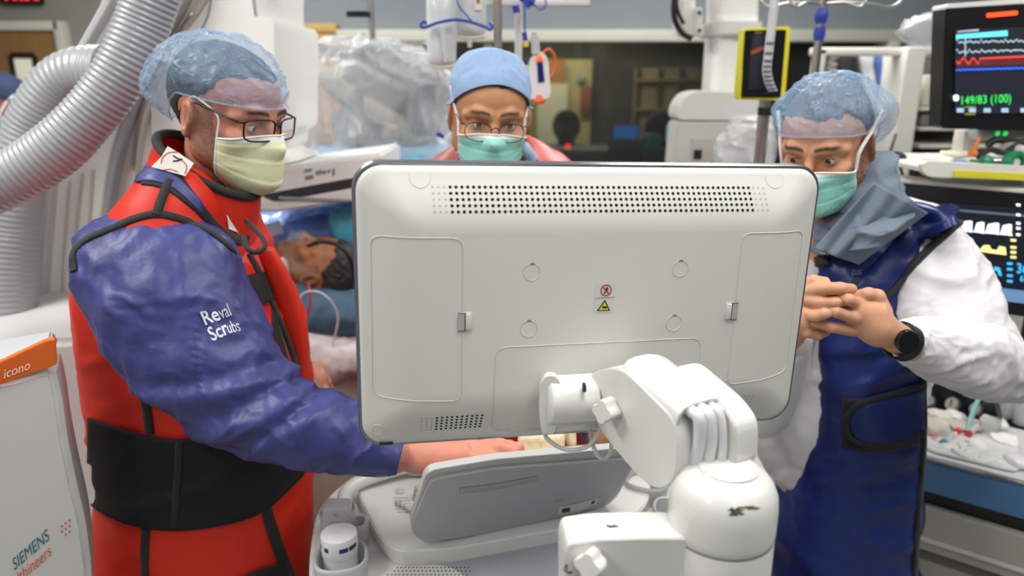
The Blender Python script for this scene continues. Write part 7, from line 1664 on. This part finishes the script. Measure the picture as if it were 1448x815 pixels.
# main patient monitor
PMN = thing('patient_monitor', 'black patient monitor showing 149/83 with a glowing red alarm bar', 'monitor', P(1400, 186, 1.9)); my = 1.86
q = [(1340, 12), (1480, 2), (1480, 184), (1400, 183), (1334, 181)]
slab('monitor_case', [P(x, y, my) for x, y in roundpoly([(1338, 9), (1500, -2), (1500, 186), (1331, 182)], 5, 4)], 0.06, mat('case_black', (15, 15, 17), 0.35, var=0), PMN, 0.006)
slab('top_bezel', [P(x, y, my - 0.002) for x, y in roundpoly([(1339, 12), (1342, 5), (1500, -6), (1500, 2)], 2, 3)], 0.07, W_US, PMN, 0.003)
def em(name, c, s=1.0): return mat(name, c, 0.5, var=0, emit=c, estr=s)
def quad(nm, pts, m, par, d=my - 0.004): return mk(nm, [P(x, y, d) for x, y in pts], [tuple(range(len(pts)))], m, par, smooth=False)
quad('alarm_bar', roundpoly([(1395, 19), (1439, 15), (1439, 21), (1395, 25)], 2, 4), em('alarm_red', (255, 70, 24), 1.6), PMN)
quad('screen', [(1351, 42), (1500, 36), (1500, 160), (1350, 161)], em('screen_dark', (16, 20, 32), 0.9), PMN)
D2 = my - 0.006
quad('banner', [(1352, 49), (1425, 43), (1425, 51), (1352, 55)], em('cyan_ui', (90, 200, 220), 1.0), PMN, D2)
quad('title_print', [(1354, 44), (1384, 41), (1384, 44), (1354, 46)], em('grey_ui', (150, 160, 170), 0.8), PMN, D2)
def trace(nm, pts, w, m, par, d=D2):
    a = [(x, y - w / 2) for x, y in pts]; b = [(x, y + w / 2) for x, y in pts]; n = len(pts)
    return mk(nm, [P(x, y, d) for x, y in a + b], [(k, k + 1, n + k + 1, n + k) for k in range(n - 1)], m, par, smooth=False)
xs = np.linspace(1352, 1500, 80)
WH = em('trace_white', (170, 190, 205), 0.9)
trace('ecg_trace', [(x, 60 - (x - 1352) * 0.02 + 1.2 * math.sin(x * 0.9) - (3 if int(x - 1352) % 17 < 2 else 0)) for x in xs], 1.6, WH, PMN)
trace('ecg_trace', [(x, 74 - (x - 1352) * 0.03 + 1.2 * math.sin(x * 0.7) - (2.5 if int(x - 1352) % 17 < 2 else 0)) for x in xs], 1.6, WH, PMN)
quad('pressure_fill', [(1352, 84), (1372, 86), (1500, 78), (1500, 90), (1352, 95)], em('fill_maroon', (84, 30, 34), 0.6), PMN, D2)
trace('pressure_trace', [(x, (86 + 4 * math.sin((x - 1352) * 0.45)) if x < 1385 else 83 - (x - 1385) * 0.05) for x in xs], 2.2, em('trace_red', (232, 62, 50), 1.0), PMN, D2 - 0.001)
trace('pressure_trace', [(x, 99 - (x - 1352) * 0.03 + 0.7 * math.sin(x)) for x in xs], 2.6, em('trace_blue', (44, 90, 220), 1.0), PMN, D2 - 0.001)
GRN = em('green_ui', (50, 220, 90), 1.0)
def ptext(nm, s, x, y, hpx, m, par, d=D2 - 0.001, slope=-0.04, bold=True, wide=1.0):
    V, Fc = text_mesh(s, 1.0, bold); return mk(nm, [P(x + v[0] * hpx * 1.4 * wide, y - v[1] * hpx * 1.4 + slope * v[0] * hpx * 1.4, d) for v in V], Fc, m, par, smooth=False)
ptext('pressure_reading', '149/83 (100)', 1357, 148, 12.0, GRN, PMN, bold=False, wide=0.84)
quad('heart_icon', roundpoly([(1348, 134), (1356, 134), (1356, 143), (1348, 143)], 3, 3), em('icon_white', (220, 226, 230), 0.9), PMN, D2 - 0.001)
for k, x in enumerate((1353, 1370, 1391, 1416, 1443)): quad('toolbar_icon', [(x, 153), (x + 10, 153), (x + 10, 159), (x, 159)], em('icon_blue', (150, 180, 214), 0.6), PMN, D2 - 0.001)
trace('selected_box', [(1364, 151.5), (1379, 151.5)], 1, em('box_yellow', (180, 170, 60), 0.7), PMN); trace('selected_box', [(1364, 161.5), (1379, 161.5)], 1, em('box_yellow', (180, 170, 60), 0.7), PMN)
quad('waveform_tick', [(1364, 54), (1366, 54), (1366, 80), (1364, 80)], em('grey_ui', (150, 160, 170), 0.8), PMN, D2 - 0.001)
pbox('stand_neck', 1362, 184, 1384, 215, 1.95, 0.05, RW, PMN, 0.006); pbox('lower_panel', 1385, 183, 1470, 198, 1.90, 0.06, mat('panel_silver', (176, 178, 178), 0.4), PMN, 0.006)
for x in (1411, 1422): lathe('green_light', [(0.006, 0), (0.004, 0.003)], zaxis(P(x, 189, 1.898), (0, -1, 0)), GRN, PMN, 14)
lathe('monitor_pole', [(0.02, 0.0), (0.02, P(1372, 200, 1.98)[2])], frame((P(1372, 200, 1.99)[0], 1.99, 0)), RW, PMN, 18)
pbg2 = ploft('plastic_bag', [(1268, 44, 1276, 54, 2.05, 0.02), (1290, 28, 1296, 62, 2.05, 0.05), (1318, 18, 1322, 66, 2.05, 0.06), (1345, 20, 1345, 62, 2.05, 0.05)], FILM2, None, nl=40, na=50, wr=lambda V, t, a: 0.02 * (crease(V * 16, 3) - 0.4)); tag(pbg2, 'clear plastic bag bunched at the left side of the patient monitor', 'plastic bag')
# tray shelf under it
TS = thing('tray_shelf', 'white tray shelf with a yellow label strip under the patient monitor', 'shelf', P(1380, 250, 1.75))
zt = P(1380, 236, 1.70)[2]
boxes('tray', [((0.62, 0.34, 0.014), T(P(1380, 236, 1.7)[0] + 0.19, 1.87, zt - 0.007))], RW, TS, 0.004)
slab('tray_rim', [P(x, y, 1.69) for x, y in roundpoly([(1304, 232), (1312, 228), (1500, 238), (1500, 258), (1312, 250), (1305, 244)], 5, 3)], 0.02, RW, TS, 0.004)
slab('label_strip', [P(x, y, 1.686) for x, y in [(1349, 241), (1500, 248), (1500, 258), (1349, 251)]], 0.004, mat('strip_yellow', (214, 204, 50), 0.5), TS, 0.0005)
text_at('strip_print', '---- - ---- -- ------ ---- ---', frame(P(1356, 249.5, 1.683), nrm(P(1448, 254, 1.683) - P(1349, 249.5, 1.683)), (0, -1, 0)), 0.009, mat('olive_print', (140, 134, 60), 0.5), TS)
boxes('shelf_arm', [((0.06, 0.30, 0.05), T(P(1372, 250, 1.9)[0] + 0.03, 1.93, zt - 0.06))], RW, TS, 0.006)
def lump(nm, cx, cy, rx, ry_, d, m, label, cat, seed=0, amp=0.006, th=None):
    o = ploft(nm, [(cx - rx, cy - 1, cx - rx, cy + 1, d, 0.003), (cx - rx * 0.6, cy - ry_, cx - rx * 0.6, cy + ry_, d, th or 0.02), (cx + rx * 0.6, cy - ry_ * 0.9, cx + rx * 0.6, cy + ry_, d, th or 0.02), (cx + rx, cy - 1, cx + rx, cy + 1, d, 0.003)], m, None, nl=18, na=20, wr=lambda V, t, a: amp * (crease(V * 30, seed) - 0.4)); return tag(o, label, cat)
WPL = mat('soft_white', (224, 222, 216), 0.5, var=0.05)
lump('gauze_pad', 1326, 226, 20, 6, 1.80, WPL, 'bunched white gauze at the left end of the tray shelf', 'gauze', 3, 0.012)
lump('glove_packet', 1352, 218, 22, 5, 1.84, mat('packet_cream', (220, 214, 190), 0.6), 'flat cream packet lying behind the gauze on the tray shelf', 'packet', 5, 0.006)
lump('blue_packet', 1356, 229, 10, 3, 1.78, mat('packet_blue', (120, 140, 190), 0.5), 'small blue and white packet in front on the tray shelf', 'packet', 6, 0.004)
oc = thing('orange_clip', 'orange clamp standing up on the tray shelf', 'clamp', P(1378, 222, 1.8)); tube('clip_arm', [P(1385, 196, 1.8), P(1380, 206, 1.8), P(1376, 220, 1.8)], 0.005, mat('clip_orange', (214, 112, 44), 0.5), oc, 10, smooth_n=14); pbox('clip_body', 1374, 214, 1384, 222, 1.79, 0.02, mat('clip_orange', (214, 112, 44), 0.5), oc, 0.004)
tag(tube('black_lead', [P(1384, 222, 1.82), P(1400, 212, 1.84), P(1420, 216, 1.84), P(1440, 206, 1.84), P(1470, 210, 1.86)], 0.008, BLK, None, 10, smooth_n=40), 'thick black lead coiled on the tray shelf', 'cable')
tag(tube('black_lead', [P(1396, 206, 1.88), P(1410, 198, 1.88), P(1440, 202, 1.88), P(1470, 196, 1.88)], 0.009, BLK, None, 10, smooth_n=30), 'second black lead lying along the back of the tray shelf', 'cable')
GRV = mat('valve_green', (24, 120, 76), 0.4, var=0.03)
vlv = thing('green_valve', 'green gas valve with a round open end on the tray shelf', 'valve', P(1420, 236, 1.74))
lathe('valve_ring', [(0.022, 0), (0.026, 0.006), (0.026, 0.022), (0.022, 0.028), (0.014, 0.028), (0.014, 0.004)], zaxis(P(1428, 229, 1.74), (0.1, -1, 0.1)), GRV, vlv, 30, cap=False); lathe('valve_core', [(0.012, 0), (0.012, 0.02), (0.006, 0.022)], zaxis(P(1428, 229, 1.74), (0.1, -1, 0.1)), W_DK, vlv, 20)
tube('valve_body', [P(1388, 229, 1.76), P(1396, 229, 1.76), P(1402, 229, 1.76)], [0.014, 0.016, 0.010], GRV, vlv, 16); tube('valve_stem', [P(1372, 227, 1.77), P(1390, 229, 1.76)], 0.004, GRV, vlv, 10); tube('valve_pipe', [P(1400, 229, 1.76), P(1420, 229, 1.76)], 0.009, STEEL, vlv, 14)
lump('clear_bulb', 1434, 212, 14, 10, 1.86, mat('bulb_pale', (190, 186, 178), 0.3, alpha=0.8), 'pale translucent reservoir behind the green valve', 'reservoir', 4, 0.004, 0.035)
# ventilator screen
VS = thing('ventilator_screen', 'large tilted ventilator display with white and yellow waveforms', 'monitor', P(1360, 450, 1.75)); vy = 1.80
v0_, v1_, v2_ = P(1240, 300, vy + 0.02), P(1500, 300, vy - 0.14), P(1240, 420, vy + 0.02); vn_ = nrm(np.cross(v1_ - v0_, v2_ - v0_)); vn_ = vn_ if vn_[1] < 0 else -vn_
def VP(x, y, off=0.0): d = ray(x, y); q = v0_ + vn_ * off; return CAM + d * (np.dot(q - CAM, vn_) / np.dot(d, vn_))
def vq(nm, pts, m, off=0.0): return mk(nm, [VP(x, y, off) for x, y in pts], [tuple(range(len(pts)))], m, VS, smooth=False)
slab('display_case', [VP(x, y) for x, y in roundpoly([(1240, 254), (1520, 278), (1520, 460), (1400, 441), (1240, 420)], 4, 3)], 0.05, mat('case_black', (15, 15, 17), 0.35, var=0), VS, 0.006)
slab('case_top_edge', [VP(x, y, 0.004) for x, y in [(1240, 250), (1520, 274), (1520, 280), (1240, 256)]], 0.06, RW, VS, 0.002)
vq('screen', [(1290, 283), (1520, 300), (1520, 430), (1330, 408)], em('screen_navy', (8, 12, 26), 0.9), 0.004)
vq('footer_bar', [(1370, 402), (1520, 420), (1520, 438), (1370, 420)], em('footer_blue', (96, 130, 170), 0.7), 0.006)
vq('header_line', [(1296, 291), (1520, 310), (1520, 313), (1296, 294)], em('header_slate', (90, 106, 122), 0.5), 0.006)
WW = em('wave_white', (226, 234, 240), 1.0); YW = em('wave_yellow', (238, 222, 140), 1.0); CW = em('wave_cyan', (60, 170, 230), 1.0)
for x0, x1 in ((1358, 1375), (1379, 1392), (1395, 1413), (1416, 1431)):
    s_ = (x0 - 1358) * 0.085; vq('flow_wave', [(x0 - 2, 326 + s_), (x0 + 2, 314 + s_), (x1 - 4, 312 + s_), (x1, 313 + s_), (x1 - 0.5, 329 + s_)], WW, 0.007)
vq('wave_base', [(1356, 325), (1432, 332), (1432, 333.5), (1356, 326.5)], WW, 0.0072)
vq('volume_wave', [(1386, 353), (1391, 347), (1399, 347), (1402, 353), (1410, 354), (1413, 348), (1422, 350), (1423, 361), (1386, 356)], YW, 0.007)
vq('co2_wave', [(1396, 381), (1404, 382), (1407, 377), (1414, 379), (1417, 391), (1412, 389), (1410, 383), (1396, 384)], CW, 0.007)
for y0, c in ((287, WW), (301, WW), (313, WW), (320, WW), (329, WW), (337, YW), (347, YW), (354, YW), (361, YW), (370, CW), (378, CW), (387, CW), (395, CW)):
    w_ = 6 if c is WW else 8; x0 = 1437 if c is WW else (1429 if c is YW else 1424); vq('menu_item', [(x0, y0 + 1), (x0 + w_, y0 + 1.5), (x0 + w_, y0 + 5), (x0, y0 + 4.5)], c, 0.007)
V, Fc = text_mesh('36', 1.0, True); mk('co2_reading', [VP(1437 + v[0] * 17, 386 - v[1] * 20 + v[0] * 1.5, 0.007) for v in V], Fc, CW, VS, smooth=False)
V, Fc = text_mesh('6', 1.0, True); mk('small_reading', [VP(1442 + v[0] * 12, 398 - v[1] * 12, 0.007) for v in V], Fc, CW, VS, smooth=False)
ptx = P(1360, 430, 1.9); boxes('display_arm', [((0.07, 0.05, 0.25), T(ptx[0] + 0.1, 1.86, ptx[2] - 0.05))], RW, VS, 0.01)
# workstation: gauge panel, work surface, drape, cabinet
WS = thing('anaesthesia_workstation', 'grey anaesthesia workstation with gauges, worktop and drawers at lower right', 'workstation', P(1380, 800, 1.75))
gz = 0.90
gp = slab('gauge_panel', [P(x, y, 1.84) for x, y in [(1285, 535), (1520, 480), (1520, 640), (1290, 600)]], 0.03, mat('panel_charcoal', (28, 30, 36), 0.45), WS, 0.004)
slab('back_case', [P(x, y, 1.88) for x, y in [(1280, 440), (1520, 430), (1520, 660), (1280, 640)]], 0.14, mat('case_dark', (40, 42, 50), 0.5), WS, 0.01)
for cx, cy, r in ((1313, 567, 0.016), (1345, 571, 0.021), (1378, 578, 0.018)):
    g_ = lathe('gauge', [(r, 0), (r, 0.008), (r * 0.85, 0.010)], zaxis(P(cx, cy, 1.835), (0, -1, 0.1)), STEEL, WS, 28); lathe('gauge_face', [(r * 0.85, 0.0), (r * 0.84, 0.001)], zaxis(P(cx, cy, 1.823), (0, -1, 0.1)), mat('face_cream', (206, 204, 190), 0.4), g_, 24); box('gauge_needle', (0.002, 0.001, r), T(*P(cx, cy - 1, 1.820)), BLK, g_, 0)
sm_ = slab('small_screen', [P(x, y, 1.825) for x, y in [(1404, 550), (1440, 546), (1442, 566), (1405, 570)]], 0.01, em('screen_small', (16, 30, 60), 0.9), WS, 0.001)
for k in range(4):
    for j in range(3): quad('screen_tile', [(1409 + j * 10, 552 + k * 4), (1415 + j * 10, 551.5 + k * 4), (1415 + j * 10, 554 + k * 4), (1409 + j * 10, 554.5 + k * 4)], em('tile_%d' % ((k + j) % 3), [(90, 190, 220), (120, 210, 120), (110, 150, 220)][(k + j) % 3], 0.8), sm_, 1.822)
E0, E1 = PZ(1290, 640, gz), PZ(1540, 706, gz)
dirE = nrm(E1 - E0); E0 = E0 - dirE * 0.04; E1 = E1 + dirE * 0.3; nE = np.array([dirE[1], -dirE[0], 0]); nE = -nE if nE[1] > 0 else nE
bk_ = -nE * 0.30
slab('worktop', [E0, E1, E1 + bk_, E0 + bk_], 0.03, mat('worktop_white', (196, 196, 196), 0.4, var=0.05), WS, 0.004)
V, Fc = tubeV([E0 + [0, 0, -0.004], E1 + [0, 0, -0.004]], 0.006, 10); mk('steel_edge', V, Fc, STEEL, WS)
def fpan(nm, z0, z1, out, m, a=0.0, b=1.0, th=0.02):
    p0, p1 = E0 + (E1 - E0) * a + nE * out, E0 + (E1 - E0) * b + nE * out
    q0 = [np.array([p0[0], p0[1], z0]), np.array([p1[0], p1[1], z0]), np.array([p1[0], p1[1], z1]), np.array([p0[0], p0[1], z1])]
    return slab(nm, q0, th, m, WS, 0.003)
fpan('blue_edge_towel', gz - 0.088, gz - 0.012, 0.006, mat('towel_blue', (76, 116, 160), 0.75, var=0.1, vscale=6, bump=0.4))
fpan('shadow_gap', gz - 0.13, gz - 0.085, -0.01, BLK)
CABG = mat('cabinet_grey', (168, 166, 158), 0.5, var=0.02)
fpan('cabinet_rail', gz - 0.24, gz - 0.125, 0.01, CABG, th=0.28)
fpan('drawer_gap', gz - 0.275, gz - 0.24, -0.006, mat('gap_grey', (104, 102, 96), 0.6), th=0.28)
fpan('drawer_front', gz - 0.56, gz - 0.27, 0.008, mat('drawer_light', (190, 188, 180), 0.45, var=0.02), 0.36, 1.0)
fpan('rail_ridge', gz - 0.215, gz - 0.205, 0.018, mat('drawer_light', (190, 188, 180), 0.45), th=0.012)
fpan('cabinet_body', 0.06, gz - 0.27, -0.01, CABG, th=0.28)
fpan('kick_plate', 0.0, 0.06, -0.05, G_DRK, th=0.24)
# supplies scattered over the worktop
rnd = random.Random(4)
def on(px_, py_): return PZ(px_, py_, gz)
ITEM = [('syringe', 'syringe'), ('gauze_pad', 'gauze'), ('packet', 'packet')]
def tray(nm, pts, hh, m, label):
    p = [on(*q) + [0, 0, hh] for q in pts]; o = slab(nm, roundpoly(p, 0.02, 3), hh - 0.002, m, None, 0.002); return tag(o, label, 'tray')
tray('steel_tray', [(1308, 606), (1440, 632), (1440, 672), (1310, 640)], 0.008, mat('tray_steel_white', (206, 206, 206), 0.3, var=0.05), 'pale shallow tray along the front edge of the worktop')
cup_ = [('plastic_cup', 'cloudy clear plastic cup at the back of the worktop', 1424, 588, 0.030, 0.07), ('plastic_cup', 'tall clear tumbler at the right edge of the worktop', 1446, 600, 0.028, 0.10), ('plastic_cup', 'low clear cup in the middle of the worktop', 1398, 612, 0.024, 0.035)]
CLR = mat('cloudy_plastic', (220, 222, 222), 0.12, var=0.03, alpha=0.55)
for nm, lb, cx, cy, r, h_ in cup_: tag(lathe(nm, [(r * 0.8, 0.002), (r, h_), (r * 0.93, h_), (r * 0.75, 0.006)], frame(on(cx, cy)), CLR, None, 24, cap=False), lb, 'cup')
LM_ = [('sealed_packet', 'long clear peel pouch lying along the front left of the worktop', 1345, 630, 22, 6, (216, 216, 214), 0.016, 'packet'), ('sealed_packet', 'balled clear wrapper behind the cloudy cup', 1436, 578, 18, 12, (220, 222, 224), 0.03, 'packet'), ('sealed_packet', 'crinkled clear bag beside the steel edge at centre', 1386, 646, 18, 7, (210, 206, 202), 0.018, 'packet'), ('gauze_pad', 'folded white gauze square at the middle right of the worktop', 1420, 622, 16, 8, (228, 226, 222), 0.016, 'gauze'), ('gauze_pad', 'small gauze tuft near the rear left of the worktop', 1330, 590, 14, 8, (214, 208, 198), 0.02, 'gauze'), ('paper_towel', 'crumpled off white paper at the left end of the worktop', 1322, 606, 20, 13, (206, 200, 190), 0.018, 'paper'), ('tissue', 'white tissue ball beside the beige bag on the worktop', 1352, 588, 13, 8, (224, 222, 220), 0.014, 'tissue'), ('beige_bag', 'beige rubber breathing bag lying across the worktop', 1366, 602, 30, 8, (196, 176, 164), 0.006, 'bag'),
       ('gauze_pad', 'white gauze wad right of the beige bag', 1408, 598, 14, 8, (226, 226, 222), 0.014, 'gauze'), ('sealed_packet', 'clear sealed packet with a green mark near the steel edge', 1408, 648, 22, 8, (204, 206, 202), 0.008, 'packet'), ('sealed_packet', 'flat clear packet at the front middle of the worktop', 1368, 640, 20, 7, (206, 206, 206), 0.010, 'packet'),
       ('sealed_packet', 'wrinkled clear wrapper at the right front corner of the worktop', 1440, 652, 16, 10, (214, 214, 216), 0.014, 'packet'), ('swab', 'pink marked swab packet at the front left of the worktop', 1322, 620, 9, 4, (214, 140, 170), 0.003, 'swab'), ('tape_roll', 'small white tape roll near the centre of the worktop', 1384, 628, 8, 5, (224, 224, 222), 0.002, 'tape')]
for k, (nm, lb, cx, cy, rx, ry_, c, am, ct) in enumerate(LM_):
    d_ = on(cx, cy + ry_ * 0.6)[1]; lump(nm, cx, cy, rx, ry_, d_, mat('item_%d' % k, c, 0.5, var=0.08), lb, ct, k, am, 0.025)
def syr(x0, y0, x1, y1, c, lb):
    t_ = thing('syringe', lb, 'syringe', on((x0 + x1) / 2, (y0 + y1) / 2)); a, b = on(x0, y0) + [0, 0, 0.014], on(x1, y1) + [0, 0, 0.014]
    tube('barrel', [a, a + (b - a) * 0.7], 0.008, CLR, t_, 12); tube('plunger', [a + (b - a) * 0.6, b], 0.004, W_US, t_, 8); tube('coloured_tip', [a - (b - a) * 0.18, a], 0.0075, mat('tip_%d_%d' % c[:2], c, 0.5), t_, 10)
syr(1352, 616, 1340, 602, (214, 60, 36), 'syringe with an orange red tip left of centre on the worktop')
syr(1370, 620, 1384, 606, (196, 50, 50), 'syringe with a dark red tip in front of the beige bag')
syr(1334, 632, 1350, 620, (90, 130, 170), 'syringe with a blue grey label lying at the front left')
tp3 = thing('laryngoscope', 'black handled laryngoscope resting at the back right of the worktop', 'laryngoscope', on(1405, 600)); tube('handle', [on(1386, 590) + [0, 0, 0.04], on(1404, 594) + [0, 0, 0.045]], 0.013, G_DRK, tp3, 14); tube('blade', [on(1404, 594) + [0, 0, 0.045], on(1410, 604) + [0, 0, 0.03], on(1410, 614) + [0, 0, 0.012]], [0.008, 0.006, 0.004], G_DRK, tp3, 10, smooth_n=12)
tag(tube('teal_line', [on(1366, 616) + [0, 0, 0.01], on(1372, 604) + [0, 0, 0.04], on(1380, 592) + [0, 0, 0.07]], 0.006, mat('line_teal', (120, 170, 170), 0.4), None, 10, smooth_n=16), 'pale teal connector tube leaning up behind the beige bag', 'tube')
tag(tube('coiled_line', [on(1356, 640) + [0, 0, 0.012]] + [on(1362 + 8 * math.cos(a), 634 + 5 * math.sin(a)) + [0, 0, 0.012] for a in np.linspace(0, 9, 24)], 0.0025, mat('line_clear', (196, 198, 200), 0.3), None, 8), 'thin coiled clear line on the front of the worktop', 'tube')
